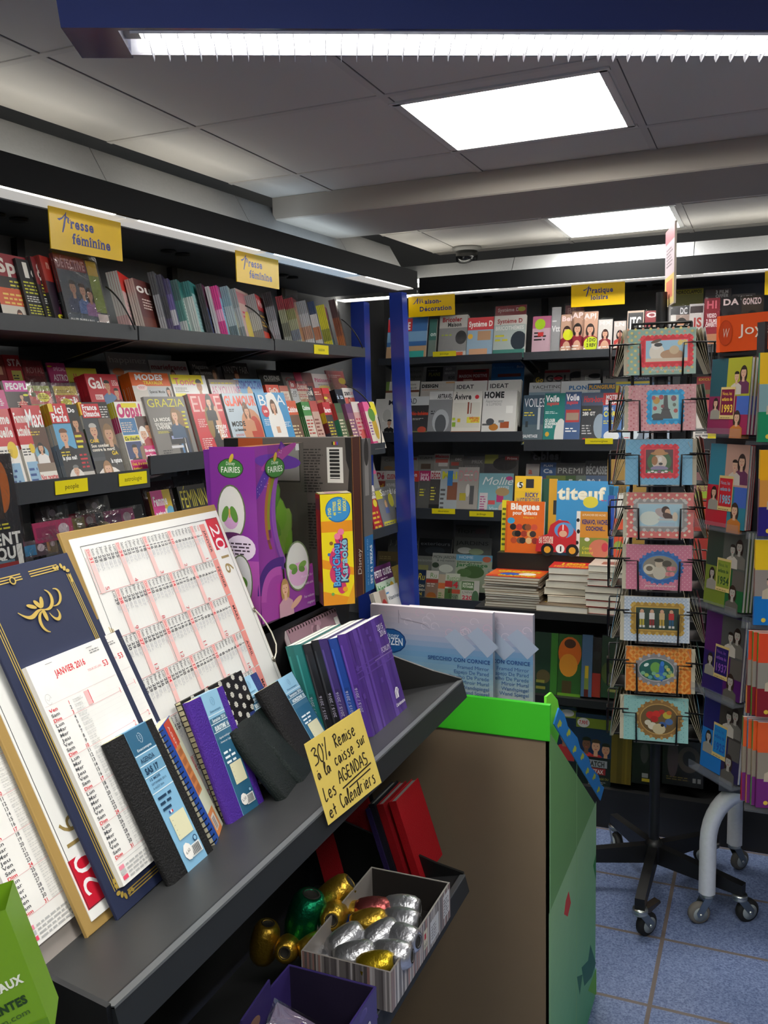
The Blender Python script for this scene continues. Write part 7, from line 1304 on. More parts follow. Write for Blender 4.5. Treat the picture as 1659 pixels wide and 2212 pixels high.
book(Tier(Matrix.Identity(4), LY-.02, LZ, 9), (1246, 1104), 1316, 'c8862a', [R(0, 0, .12, 1, 'e0dcd4'), O(.05, .8, .05, .06, '18181a'), O(.07, .55, .05, .07, '18181a'), O(.04, .3, .05, .06, '18181a'), O(.06, .1, .05, .05, '18181a'), T('LE PLANCHER DES VACHES', .18, .9, .045, 'f0e4cc', .72, 0), T('KENAVO, VACHE,', .18, .72, .1, '2a2a6a', .8, .05), T('COCHONS...', .3, .58, .09, '2a2a6a', .6, .05), R(.12, 0, .88, .42, '7a8a3a'), O(.75, .18, .34, .3, 'c8745a'), O(.35, .38, .08, .06, 'e0dcd4'), O(.9, .22, .1, .14, 'c83a4a'), T('Cotro', .2, .16, .06, 'e8d83a', .3, 0), T('& Bolard', .2, .06, .06, 'e8d83a', .34, 0)], 'ochre comic album with cow spotted spine', th=.012)
book(LTb, (1314, 1070), 1328, '23489c', [T('@', .1, .3, .1, '8a9ac8')], 'narrow blue book spine right of the ochre album', th=.02)
book(LT, (1328, 1120), 1348, 'c84a2a', [O(.5, .3, .5, .5, '8a9a3a')], 'orange red book beside the card stand, on the ledge', th=.015)
book(LTc, (1316, 1050), 1362, '2f86b8', [R(.4, 0, .6, .9, 'd8d4cc')], 'blue and white book behind the narrow blue spine', th=.02)
mag(LTc, (1313, 992), 1398, '8a6a22', [R(.3, .6, .2, .1, '6a5220')], 'mustard coloured board standing behind the card stand', t=.01, name='display_board', cat='board')
book(LTb, (1502, 1062), 1546, '9a3a34', [R(0, .9, 1, .1, '8aa03a'), T('2016', .4, .5, .1, 'c86a5a', .5)], 'red book seen between card stand and book tower', th=.02)
# piles
def pile(xl, xr, yb, yt, Yf, n, dep, label, top, cols, els=(), t_=None):
    a, c = atY(xl, yb, Yf), atY(xr, yb, Yf); z0 = TZ; z1_ = atY((xl+xr)/2, yt, Yf).z; th = (z1_-z0)/n; w = c.x-a.x
    for i in range(n):
        M = Matrix.Translation((a.x+random.uniform(-.008, .012)+.004*i/n, Yf+random.uniform(0, .012), z0+th*i)) @ Matrix.Rotation(random.uniform(-.05, .05), 4, 'Z')
        lastone = i == n-1
        rr = thing('paperback', ('topmost book of '+label) if lastone else ('paperback lying in '+label), 'book', M, None if lastone else ('paperbacks in '+label)[:50])
        b = MB(['matte']); b.box(.001, w-.002, .001, dep-.002, .0012, th*.9-.0012, random.choice(('dcd8ca', 'e2dece', 'd2cdbd'))); b.build('page_block', rr)
        b = MB(['print']); cc = random.choice(cols); b.box(0, w, 0, dep, 0, .0012, cc); b.box(0, w, 0, dep, th*.9-.0012, th*.9, top if lastone else cc); b.box(w-.0012, w, 0, dep, .0, th*.9, cc)
        if lastone: b.M = Matrix.Translation((0, 0, th*.9)); draw(b, w, dep, els); b.M = None
        b.build('cover', rr)
pile(1042, 1160, 1315, 1246, TY+.02, 12, .16, 'the tall pile nearest the garden magazines', 'c83a1e', ('6a5a48', 'a89a84', '8a7a66'), [R(0, .2, 1, .6, 'd8621e'), T('GROSSES', .1, .6, .22, 'd8c82a', .8, .04), O(.4, .35, .2, .12, '3a5ab0'), O(.7, .4, .16, .12, 'e8e0d0'), T('BLAGUES', .2, .1, .16, 'd8c82a', .7, .04)])
pile(1160, 1272, 1326, 1308, TY+.01, 1, .18, 'the low brown pile at the table edge', '6a5a48', ('8a7a60',), [X(.1, .3, .8, .4, 3, 'd8b83a')])
pile(1176, 1268, 1300, 1226, TY+.05, 6, .15, 'the middle pile topped in red', 'c8302a', ('c8bca8', 'b8a894', 'd0c8b8'), [T('1000', .2, .4, .3, 'e0b02a', .6, .05), T('HISTOIRES', .1, .12, .2, 'e0b02a', .8, .03)])
pile(1262, 1345, 1326, 1222, TY+.02, 7, .15, 'the pile beside the card stand', 'b8b0a4', ('a83a30', 'c8c0b0', '8a8478'), [R(.3, .2, .5, .4, '8a5a4a')])
# bagged children's magazines on the two lower shelves
def bag(xl, xr, yb, yt, Yf, cc, els, label, name='bagged_magazine', film=1):
    a, c, t_ = atY(xl, yb, Yf), atY(xr, yb, Yf), atY(xl, yt, Yf); w, h = c.x-a.x, t_.z-a.z
    rr = thing(name, label, 'magazine', fr(a, (1, 0, 0), (0, .16, 1))); b = MB(['print']); b.box(0, w, 0, h, -.008, 0, cc); draw(b, w, h, els); clipped(b, w, h, 8); b.build('front_cover', rr)
    if film: f = MB(['film']); f.box(-.006, w+.006, 0, h*1.03, .004, .0044, 'fff'); f.build('plastic_bag', rr)
S1 = TY+.045
bag(1152, 1202, 1500, 1368, S1, '1f3a2a', [R(.7, 0, .3, 1, '3a7a2a'), O(.4, .3, .3, .3, '5a5030'), X(.1, .1, .5, .2, 2, '8a8a3a')], 'dark green bagged magazine beside the boxed mirrors')
bag(1203, 1253, 1502, 1372, S1, '2a5a24', [O(.5, .7, .5, .7, 'd0661a'), O(.45, .5, .4, .5, 'd8902a'), O(.5, .85, .25, .2, '4a2a1a'), R(.2, .05, .4, .2, '4a3a20'), R(0, 0, 1, .05, '6aa02a')], 'bagged magazine with a ball of orange flame')
bag(1254, 1277, 1504, 1374, S1-.006, '4a6a8a', [R(.3, .0, .4, .5, '7a8a3a'), R(.35, .3, .3, .2, 'c8a82a'), R(.3, 0, .4, .12, '5a1a1a')], 'narrow blue bagged magazine beside the flame one')
bag(1277, 1296, 1505, 1380, S1, '1c1a1a', [R(.0, 0, 1, .4, '9a2a22'), O(.5, .7, .4, .5, '2a2a2a')], 'black and red bagged magazine right of the narrow blue one')
bag(1297, 1345, 1506, 1376, S1, '23402a', [O(.3, .4, .3, .5, '4a5a2a'), X(.3, .1, .5, .2, 2, '8a8a4a')], 'dark leafy bagged magazine behind the card stand')
S2 = TY+.025
bag(1192, 1240, 1690, 1530, S2+.03, '16264e', [R(0, .86, 1, .1, '8a9a2a'), O(.6, .92, .3, .16, 'd8d4d0'), P(.5, .55, .16, '1a1210', 'a8745a', 'b8303a', 0), R(0, 0, 1, .3, '10141f')], 'football card pack mostly hidden behind the torn blue trim', 'card_pack')
bag(1239, 1318, 1690, 1545, S2, '14234a', [R(.02, .80, .98, .14, '7a8a24'), O(.22, .87, .17, .13, 'dcd8d4'), T('7,90€', .1, .85, .05, 'c8303a', .24), P(.32, .5, .17, '14100e', '6a4434', 'c8303a', 0), P(.58, .48, .17, '3a2418', 'c8987a', 'a8242c', 0), P(.85, .45, .16, '181210', 'b8886a', '3a4a7a', 0), R(0, 0, 1, .4, '11161f'), R(.3, .26, .6, .1, '8a8e94'), T('MATCH', .34, .275, .07, '2a2c30', .5, .05), R(.36, .16, .5, .09, '8a2228'), T('ATTAX', .42, .175, .055, 'c8c0bc', .38, .03), T('LE GARAGE DU', .45, .09, .03, 'a89a3a', .5, 0), X(.4, .01, .5, .06, 3, '9a9aa4')], 'football card pack with three players and price sticker', 'card_pack')
bag(1318, 1362, 1690, 1575, S2-.008, '5a4a14', [R(.3, 0, .25, 1, '4a3c10'), R(.7, 0, .1, 1, '6a581a')], 'crumpled gold foil pack beside the football cards', 'foil_pack')
bag(1364, 1408, 1690, 1600, S2, '0f0f11', [O(.6, .7, .2, .5, '3a3438'), R(.5, .15, .3, .1, '8a8a8a'), R(.5, .06, .4, .07, 'b8a22a')], 'black album with small yellow logo under the card stand', 'sticker_album')
bag(1430, 1518, 1692, 1600, S2+.01, '101012', [O(.25, .6, .14, .5, '4a3c40'), O(.65, .6, .28, .34, '4a4038'), O(.65, .62, .16, .2, '101012'), X(.1, .12, .6, .1, 2, '6a5a2a'), R(.75, .1, .08, .1, '8a8a88'), R(.87, .1, .08, .1, '8a8a88')], 'black album with large patterned letter behind the card stand', 'sticker_album')
# ================================================================ revolving card stand
SC = atZ(1412, 1850, -1.53); SA = math.radians(7); SU = Vector((math.cos(SA), math.sin(SA), 0)); SV = Vector((-math.sin(SA), math.cos(SA), 0))
SM = fr3((SC.x, SC.y, 0), SU, SV, (0, 0, 1)); st = thing('card_stand', 'black revolving wire stand of framed picture cards on castors', 'card stand', Matrix.Translation((SC.x, SC.y, -EYE))); si = st.matrix_world.inverted() @ SM
def sp(mb, name): return mb.build(name, st, M=si)
topz = atY(1430, 697, SC.y-.1).z
sp(MB(['steel']).tube([(0, 0, -1.55), (0, 0, topz+.10)], .017, '0e0e0f', n=14), 'pole')
HF = .085
w_ = MB(['plastic'])
for sx in (-1, 1):
    for sy in (-1, 1): w_.tube([(sx*HF, sy*HF, topz-1.30), (sx*HF, sy*HF, topz)], .0042, '0d0d0e', n=6)
    w_.tube([(sx*.03, -HF+.004, topz-1.30), (sx*.03, -HF+.004, topz)], .0035, '0d0d0e', n=6)
    w_.tube([(sx*.012, -HF+.004, topz-1.30), (sx*.012, -HF+.004, topz)], .0035, '0d0d0e', n=6)
for z in (topz, topz-.02, topz-1.30):
    w_.tube([(-HF, -HF, z), (HF, -HF, z), (HF, HF, z), (-HF, HF, z), (-HF, -HF, z)], .004, '0d0d0e', n=6)
for k in range(6): w_.tube([(-HF+.028*k+.015, -HF, topz), (-HF+.028*k+.015, HF, topz)], .003, '0d0d0e', n=6)
sp(w_, 'wire_frame')
Wc, Hc = .196, .140
TIERS = [757, 880, 998.5, 1115, 1229, 1343, 1453, 1561]
def dots(b, c1_, c2_, nx, r0, alt=True):
    s = Wc/nx; j = 0; y = s*.4; b.lev = 1
    while y < Hc:
        for i in range(nx+1):
            x = s*(i+(.5 if j % 2 and alt else 0)); x < Wc and b.E(x, y, r0, r0, c1_ if (i+j) % 2 else c2_, n=8)
        y += s*.5; j += 1
    b.lev = None; b.lay = 2
def orn(b, x, y, rx, ry, col, col2, oval, fw=.014, mat='satin'):
    n = 26
    if oval:
        b.E(x, y, rx+fw, ry+fw, col, mat, n=32)
        for i in range(n): a = 2*pi*i/n; b.E(x+(rx+fw*.9)*math.cos(a), y+(ry+fw*.9)*math.sin(a), .0058, .0044, col if i % 2 else col2, mat, n=8, rot=a)
    else:
        b.R(x-rx-fw, y-ry-fw, 2*rx+2*fw, 2*ry+2*fw, col, mat)
        for sx in (-1, 1):
            m = int(ry*2/.0105)
            for i in range(m+1): b.E(x+sx*(rx+fw*.85), y-ry-fw*.4+(2*ry+fw*.8)*i/m, .0056, .0052, col if i % 2 else col2, mat, n=8)
            m = int(rx*2/.0105)
            for i in range(m+1): b.E(x-rx-fw*.4+(2*rx+fw*.8)*i/m, y+sx*(ry+fw*.85), .0056, .0054, col if i % 2 else col2, mat, n=8)
    if oval: b.E(x, y, rx+.003, ry+.003, col2, mat, n=30)
    else: b.R(x-rx-.003, y-ry-.003, 2*rx+.006, 2*ry+.006, col2, mat)
def pic(b, k, x, y, rx, ry):
    if k == 0:
        b.R(x-rx, y-ry, 2*rx, 2*ry, '9cc4d8'); b.E(x-.028, y-.004, .022, .026, 'e4dccc'); b.E(x-.03, y+.018, .014, .014, 'ece8e0'); b.E(x-.024, y+.019, .012, .006, '2a2a2a'); b.E(x-.03, y+.03, .016, .005, '5a4a3a', rot=.3); b.E(x+.016, y-.012, .034, .016, 'b08a68'); b.E(x+.022, y+.002, .014, .013, 'c8b08c'); b.R(x-rx, y-ry, 2*rx, .010, 'd8c8b0')
        for q in (-1, 1): b.E(x+.046+q*.007, y+.024, .007, .009, 'd8c070', rot=q*.4)
    if k == 1:
        b.R(x-rx, y-ry, 2*rx, 2*ry, 'b0d0c4'); b.G([(x-.004, y+ry), (x+.006, y+ry), (x+.008, y), (x+.022, y-ry), (x-.018, y-ry), (x-.006, y)], '3a3a3c'); b.R(x-.012, y-.01, .026, .003, '2a2a2c')
        for i, (dx, dy, s, c) in enumerate(((-.026, .02, .010, 'c89a3a'), (-.012, .03, .007, 'b8404a'), (-.034, .028, .006, 'b8505a'), (.024, .026, .008, '7a3a4a'), (-.03, -.004, .006, 'b8404a'), (-.008, .002, .005, '8a4a4a'), (.026, .006, .005, '5a6a5a'), (.03, -.012, .006, 'b8504a'))): b.E(x+dx, y+dy, s, s*1.1, c, n=12)
        b.E(x-.024, y-.028, .016, .009, '3a3a3a'); b.R(x-.036, y-.04, .03, .006, '2c3030')
    if k == 2:
        b.R(x-rx, y-ry, 2*rx, 2*ry, '4a1a20'); b.E(x, y-.002, .036, .034, '2c5a2a'); b.E(x, y-.002, .022, .022, 'd8c8b4'); b.E(x-.014, y+.002, .009, .014, 'a06a3a'); b.E(x+.002, y+.006, .006, .008, 'ece4d8'); b.E(x, y+.024, .026, .006, 'b07a40'); b.E(x, y+.028, .016, .010, 'b8824a'); b.E(x+.004, y-.008, .006, .004, '1c1818'); b.E(x, y-.022, .026, .008, '8a80a0'); b.R(x-rx, y-ry, 2*rx, .010, '2f6a3a')
        for i in range(7): b.E(x-.03+.01*i, y-.034+.003*(i % 2), .005, .003, random.choice(('e8e4e0', '8a3a7a', 'c83a3a')), n=8)
    if k == 3:
        b.R(x-rx, y-ry, 2*rx, 2*ry, 'a8ccd8'); b.E(x-.03, y-.01, .03, .022, 'd8e0d4'); b.E(x+.01, y+.006, .026, .014, 'b8a8a4', rot=-.4); b.E(x+.016, y+.016, .012, .012, '3a2018'); b.E(x+.022, y+.01, .008, .010, 'd8b090'); b.E(x+.024, y-.004, .018, .010, '4a3028', rot=-.5); b.R(x-.006, y-.016, .056, .006, 'c8c8c4'); b.R(x-.006, y-ry, .05, .012, 'a8c0d0'); b.E(x+.044, y-.004, .008, .014, 'd8c8b0')
    if k == 4:
        b.E(x, y, rx, ry, '8a8272', n=28); b.E(x-.032, y-.006, .018, .016, 'd0c8b4'); b.E(x-.032, y-.004, .010, .008, '6a6050'); b.E(x-.002, y-.016, .02, .022, 'c8c0ac'); b.E(x-.004, y+.012, .011, .013, 'c8b8a0'); b.E(x-.004, y+.022, .014, .006, '3c362c'); b.E(x+.02, y+.012, .014, .01, '4a4438')
        for i in range(6): b.E(x+.022+.007*(i % 3)+.004*(i//3), y-.02+.012*(i//3)*1.4, .007, .007, ('d88a8a', 'c8707a')[i % 2], n=10)
    if k == 5:
        b.R(x-rx, y-ry, 2*rx, 2*ry, '2c4034')
        for i, (dx, c1_, c2_) in enumerate(((-.046, 'd8d8d0', 'b8a83a'), (-.016, 'e0d8d0', '8a2a2a'), (.014, 'd0b080', 'c0a040'), (.042, 'b83030', '2a5a7a'))):
            b.E(x+dx, y+.022, .006, .007, 'd0a080', n=10); b.R(x+dx-.008, y-.002, .016, .02, c1_); b.R(x+dx-.007, y-.022, .006, .02, c2_); b.R(x+dx+.001, y-.022, .006, .02, c2_); b.R(x+dx-.008, y-.028, .007, .007, 'd8d4cc'); b.R(x+dx+.002, y-.028, .007, .007, 'd8d4cc')
    if k == 6:
        b.E(x, y, rx, ry, '1f5c54', n=28); b.E(x-.002, y+.006, .016, .018, '6aa04a'); b.E(x+.016, y-.006, .008, .03, '2a62b0'); b.E(x+.018, y+.02, .006, .008, '3a7ac8'); b.E(x+.01, y-.02, .018, .012, '3a72b8'); b.E(x-.03, y+.014, .008, .005, 'd8e8e0', rot=.5)
        for i in range(8): b.E(x-.04+.011*i, y-.012-.006*(i % 3), .007, .006, ('7ab08a', 'a0b85a', '5aa0a0')[i % 3], n=10); 
        for i in range(4): b.E(x+.03+.006*i % .02, y+.01-.008*i, .006, .006, ('8ab07a', 'c8c06a')[i % 2], n=10)
    if k == 7:
        b.E(x, y, rx, ry, '6a5430', n=28)
        for dx, dy, s, c in ((-.026, .012, .014, 'c02a22'), (-.008, .016, .013, 'c83026'), (-.014, .0, .012, 'a8241e'), (.008, .024, .009, 'b0302a'), (.024, .014, .013, 'b8a83a'), (.03, .022, .008, 'c86a2a'), (.01, -.018, .013, '3a5a94'), (.03, -.006, .012, '4a6a9c'), (-.02, -.022, .014, 'd8d0b8'), (-.034, -.012, .010, 'd0c8b0'), (.0, -.03, .02, 'c8b890')): b.E(x+dx, y+dy, s, s*.85, c, n=12)
        b.E(x+.01, y-.018, .005, .005, '18181a', n=8)
def plaid(b, c1_, c2_, d):
    b.lev = 1
    for i in range(int(Wc/d)):
        for j in range(int(Hc/d)):
            if (i+j) % 2: b.R(i*d, j*d, d, d, c1_)
            elif i % 2: b.R(i*d, j*d, d, d, c2_)
    b.lev = None; b.lay = 2
def diag(b, c1_, d, ww):
    b.lev = 1
    for i in range(-int(Hc/d), int(Wc/d)+1):
        q = [(i*d+yy, yy) for yy in [Hc*j/8 for j in range(9)]]; q = [p_ for p_ in q if 0 <= p_[0] <= Wc]
        if len(q) > 1: b.line(q, ww, c1_)
    for i in range(0, int((Wc+Hc)/d)+1):
        q = [(i*d-yy, yy) for yy in [Hc*j/8 for j in range(9)]]; q = [p_ for p_ in q if 0 <= p_[0] <= Wc]
        if len(q) > 1: b.line(q, ww, c1_)
    b.lev = None; b.lay = 2
CARDS = [('8fb0a0', lambda b: dots(b, 'd8c878', 'd0a080', 9, .0042), (0, .112, .071, .060, .032, 'b83038', 'd0444c'), 'sage green card with red frame, cat pair and butterfly', 1, 'Bon Anniversaire'),
 ('dd9a9e', lambda b: dots(b, 'c86a70', 'eab4b4', 12, .0026), (1, .108, .072, .038, .036, '1f7fae', '3a9cc8'), 'pink dotted card with blue frame around a tower and balloons', 1, ''),
 ('6fb0d0', lambda b: diag(b, '5c9cc0', .018, .0012), (2, .100, .072, .040, .036, 'b02a38', 'c8404a'), 'quilted blue card with red frame around a dog in a hat', -1, ''),
 ('d8706a', lambda b: dots(b, 'f0d8b8', 'f0dcc4', 8, .0042), (3, .098, .070, .064, .034, '8a8684', 'b4b0ac'), 'coral spotted card with silver frame around a reclining lady', 1, ''),
 ('cf7a92', lambda b: dots(b, 'e8c0c8', 'e8c0c8', 14, .0013), (4, .102, .070, .052, .036, '2f5f9c', '3f74b0'), 'rose pin dot card with blue oval frame, dog and child', 1, 'Joyeux Anniversaire'),
 ('d4dce4', lambda b: plaid(b, 'b4c4d4', 'c4d0dc', .0055), (5, .100, .072, .064, .034, 'a8843a', 'c8a450'), 'pale checked card with gold frame around four golfers', 1, ''),
 ('d8761e', lambda b: diag(b, 'e8a04a', .022, .006), (6, .092, .070, .052, .034, '8e8a8a', 'b8b4b4'), 'orange harlequin card with silver oval frame and peacock', -1, ''),
 ('93c6c0', lambda b: dots(b, '5a9a98', 'a8d4cc', 14, .0013), (7, .108, .070, .056, .046, '9a7440', 'c09a58'), 'mint dotted card with gold round frame and flowers', 1, '')]
def cardmesh(bg, pat, art, txt):
    b = MB(['print', 'satin']); b.box(0, Wc, 0, Hc, -.0012, 0, bg); pat and pat(b)
    if art:
        k, x, y, rx, ry, c1_, c2_ = art; orn(b, x, y, rx, ry, c1_, c2_, k in (4, 6, 7)); pic(b, k, x, y, rx, ry)
        if txt: b.T(txt, x, .010, .007, 'e8e4dc', 0, al='c', fit=.09, sh=.25)
    return b
back = MB(['card']); back.box(0, Wc, 0, Hc, -.001, 0, 'c4bca4')
bm = None
for i, py in enumerate(TIERS):
    Yc = SC.y-.13; zc = atY(1440, py, Yc).z; z0 = zc-Hc/2
    bg, pat, art, lb, side, txt = CARDS[i]
    for face in range(3):          # front, left flank, right flank
        Rz = Matrix.Rotation((0, -pi/2, pi/2)[face], 4, 'Z')
        F = SM @ Rz; base = Vector((-Wc/2, -HF-(.034 if face == 0 else .058), z0)); lean = Matrix.Rotation(-.16 if face == 0 else -.22, 4, 'X')
        for k in range(4 if face == 0 else 5):
            dx = 0 if k == 0 else (-.012*side if k == 1 and face == 0 else random.uniform(-.003, .003))
            M = F @ Matrix.Translation(base+Vector((dx+.004*math.sin(i*2.3), .003*k+.001, 0))) @ lean @ fr((0, 0, 0), (1, 0, 0), (0, 0, 1))
            if face: M = F @ Matrix.Translation(base+Vector((dx, .0022*k, 0))) @ Matrix.Rotation(-.14-.062*k, 4, 'X') @ fr((0, 0, 0), (1, 0, 0), (0, 0, 1))
            nm = 'greeting_card'
            if k == 0 and face == 0:
                rr = thing(nm, lb+', front pocket', 'greeting card', M); cardmesh(bg, pat, art, txt).build('card_front', rr)
            elif k == 0:
                c2 = CARDS[(i*3+face*2+1) % 8]; rr = thing(nm, ('card fanned edge on in the flank pocket beside the '+lb.split(' with')[0]), 'greeting card', M, 'cards in the flank pockets'); b = MB(['print']); b.box(0, Wc, 0, Hc, -.001, 0, c2[0]); b.R(.03, .025, Wc-.06, Hc-.05, c2[2][5]); b.build('card_front', rr)
            else:
                if bm is None: bo = back.build('greeting_card', None, M); bm = bo.data
                else: bo = bpy.data.objects.new('greeting_card', bm); COL.objects.link(bo); bo.matrix_world = M
                tag(bo, ('cream card or envelope behind the ' if face == 0 else 'cream card edge in a flank pocket level with the ')+lb.split(' with')[0], 'greeting card', 'spare cards behind the '+lb.split(' with')[0])
        # wire pocket
        p = MB(['plastic']); o = base.y-.006; hw = Wc/2
        for s_ in (-1, 1):
            p.tube([(s_*(hw+.004), -HF, z0+.095), (s_*(hw+.004), o-.004, z0+.092), (s_*(hw-.036), o-.004, z0+.092), (s_*(hw-.038), o-.004, z0-.004), (s_*(hw-.038), -HF, z0-.004)], .0028, '0c0c0d', n=6)
        p.tube([(-hw+.03, o-.002, z0-.004), (hw-.03, o-.002, z0-.004)], .0022, '0c0c0d', n=6); p.box(-hw+.03, hw-.03, o+.004, -HF, z0-.006, z0-.0035, '141415')
        p.build('wire_pocket', st, M=si @ Rz)
# plain pocket plates behind the cards
pl_ = MB(['plastic']); pl_.box(-.02, .02, -HF+.002, -HF+.004, topz-1.3, topz-.02, '101011'); sp(pl_, 'spine_plate')
def caster(mb_parent, P, ang, label_col='20201f', s=1.0, brake=True, Mi=None, leg=None):
    """swivel castor under point P (top of stem)"""
    M = (Mi or I4) @ Matrix.Translation(P) @ Matrix.Rotation(ang, 4, 'Z'); hgt = P.z+EYE; R_ = .030*s
    c = MB(['metal']); c.lathe([(.001, 0), (.018*s, 0), (.019*s, -.006), (.016*s, -.009), (.019*s, -.012), (.018*s, -.018), (.001, -.018)], 'c4c8c4', n=18)
    for q in (-1, 1): c.prism([(-.012*s, -.016), (.012*s, -.016), (.034*s, -hgt+R_+.006), (.030*s, -hgt+R_-.008), (.018*s, -hgt+R_-.006)], q*.014*s-.001, q*.014*s+.001, '9aa4a8', M=fr3((0, 0, 0), (1, 0, 0), (0, 0, 1), (0, -1, 0)))
    if brake: c.prism([(-.004, -.012), (.01, -.004), (.060*s, .006), (.062*s, -.002), (.03, -.02)], -.012, .012, '6a5f56', M=fr3((0, 0, 0), (1, 0, 0), (0, 0, 1), (0, -1, 0)))
    o = c.build('castor', mb_parent, M=M)
    wl = MB(['rubber']); X = fr3((.022*s, 0, -hgt+R_), (1, 0, 0), (0, 0, 1), (0, -1, 0))
    wl.lathe([(.012*s, -.011*s), (R_*.8, -.011*s), (R_, -.006*s), (R_, .006*s), (R_*.8, .011*s), (.012*s, .011*s)], label_col, n=24, M=X); wl.lathe([(.001, -.0125*s), (R_*.66, -.0125*s), (R_*.66, .0125*s), (.001, .0125*s)], '8e9698', 'plastic', n=20, M=X); wl.lathe([(.001, -.018*s), (.005, -.018*s), (.005, .018*s), (.001, .018*s)], 'c8ccca', 'metal', n=10, M=X)
    wl.build('wheel', o)
lz = -EYE+.135
tip = atZ(1399, 1905, -EYE+.10); a0 = math.atan2(tip.y-SC.y, tip.x-SC.x); Rl = .30
sti = st.matrix_world.inverted()
for k in range(5):
    a = a0+k*2*pi/5; e = Vector((SC.x+Rl*math.cos(a), SC.y+Rl*math.sin(a), 0)); lg = MB(['steel']); M = Matrix.Translation((SC.x, SC.y, 0)) @ Matrix.Rotation(a, 4, 'Z')
    lg.prism([(0, lz+.035), (Rl, lz-.004), (Rl, lz-.040), (0, lz-.03)], -.015, .015, '0d0d0e', M=M @ fr3((0, 0, 0), (1, 0, 0), (0, 0, 1), (0, -1, 0)))
    lo = lg.build('leg', st, M=sti); caster(lo, Vector((SC.x+(Rl-.012)*math.cos(a), SC.y+(Rl-.012)*math.sin(a), lz-.04)), a+pi-.6 if k == 0 else a+k, s=1.25, brake=k in (0, 2), Mi=None)
hb_ = MB(['steel']); hb_.lathe([(.02, lz-.03), (.03, lz-.02), (.03, lz+.035), (.02, lz+.05)], '0f0f10', n=16); hb_.build('hub', st, M=sti @ Matrix.Translation((SC.x, SC.y, 0)))
# tall card sign on top, seen almost edge on
sgz0, sgz1 = atY(1432, 662, SC.y).z, atY(1430, 490, SC.y).z; vd = Vector((SC.x+.03, SC.y, 0)).normalized(); ra = Matrix.Rotation(.15, 4, 'Z'); ud = (ra.to_3x3() @ vd)
rr = thing('card_sign', 'tall pink and yellow card sign on the stand, seen edge on', 'sign', fr(Vector((SC.x+.028, SC.y, sgz0))-ud*.09, ud, z1)); b = MB(['print']); h = sgz1-sgz0
b.prism([(0, 0), (.18, 0), (.18, h*.97), (.0, h)], -.006, 0, 'd8c8b4'); b.R(0, h*.8, .18, h*.17, 'd0808a'); b.R(0, h*.38, .18, h*.42, 'd4c4cc'); b.R(0, .02*h, .18, h*.36, 'e0c880'); b.R(.03, h*.1, .12, h*.22, 'd8806a'); b.lines(.03, .5*h, .12, .25*h, 6, '6a5a60'); b.M = fr3((.18, 0, -.006), (-1, 0, 0), (0, 1, 0), (0, 0, -1)); b.R(0, h*.8, .18, h*.18, 'd0808a'); b.R(0, h*.38, .18, h*.42, 'd4c4cc'); b.R(0, .02*h, .18, h*.36, 'e0c880'); b.R(.03, h*.1, .12, h*.22, 'd8806a'); b.lines(.03, .5*h, .12, .25*h, 6, '6a5a60'); b.M = None; b.build('sign_panel', rr)
b = MB(['plastic']); b.box(.08, .1, -.11, 0, -.008, -.002, 'd0d0cc'); b.build('sign_stem', rr)
# ================================================================ tower of birthday year books on the right
BS = atZ(1517, 1990, -EYE)           # where the nearest castor stands
bt = thing('book_tower', 'tall rotating tower of year books under an orange header, on silver legs', 'book stand', Matrix.Translation((BS.x+.35, BS.y+.15, -EYE))); bi = bt.matrix_world.inverted()
def bp_(mb, nm, par=None, M=None): return mb.build(nm, par or bt, M=bi if M is None else bi @ M)
HB = math.radians(41.7); ub = Vector((math.sin(HB), -math.cos(HB), 0))     # along the flank, far left to near right
A1 = atY(1628, 900, 2.66); P_left = Vector((A1.x, A1.y, 0))-ub*.19; nb = Vector((-ub.y, ub.x, 0)); nb = -nb if nb.y > 0 else nb
zt = lambda y: hit(1590, y, P_left, nb).z
core = MB(['plastic']); cM = fr3(P_left-nb*.03, ub, -nb, (0, 0, 1)); core.box(0, .19, .0, .24, zt(1690), zt(700), '2a2c30', M=cM); bp_(core, 'core_panel')
# orange header wrapping the top, the part toward us carries the greeting
hb0, hb1 = hit(1547, 725, P_left, nb), hit(1659, 700, Vector((A1.x, A1.y, 0)), Vector((math.sin(math.radians(-30))*-1, 0, 0)) if False else nb)
Hn = (hit(1547, 762, P_left, nb), hit(1552, 684, P_left, nb)); z0h, z1h = Hn[0].z, Hn[1].z
uh = Vector((math.cos(math.radians(-62)), math.sin(math.radians(-62)), 0)); H0 = Vector((Hn[0].x, Hn[0].y, z0h))+nb*.0
hd = MB(['plastic']); pts = []
for k in range(9):
    a = math.radians(20+k*8.5); pts.append((.05-.06*math.cos(a-.35)+.01*k*0, .05-.055*math.sin(a)))
path = [Vector((H0.x+.035, H0.y+.05, 0)), Vector((H0.x+.012, H0.y+.025, 0)), Vector((H0.x, H0.y, 0)), Vector((H0.x+.010, H0.y-.020, 0))]
uf = (Vector((atY(1700, 720, H0.y-.12).x, H0.y-.12, 0))-path[-1]).normalized()
path.append(path[-1]+uf*.55); hh = z1h-z0h
for i in range(len(path)-1):
    a, c = path[i], path[i+1]; n_ = (c-a).normalized().cross(z1)*.004
    hd.add([(*a.xy, z0h), (*c.xy, z0h), (*c.xy, z1h), (*a.xy, z1h), (*(a-n_).xy, z0h), (*(c-n_).xy, z0h), (*(c-n_).xy, z1h), (*(a-n_).xy, z1h)], [(0, 1, 2, 3), (7, 6, 5, 4), (3, 2, 6, 7), (0, 4, 5, 1)], 'd24a12')
hd.M = fr((*path[-2].xy, z0h), uf, (0, 0, 1)) @ Matrix.Translation((0, 0, .0005))
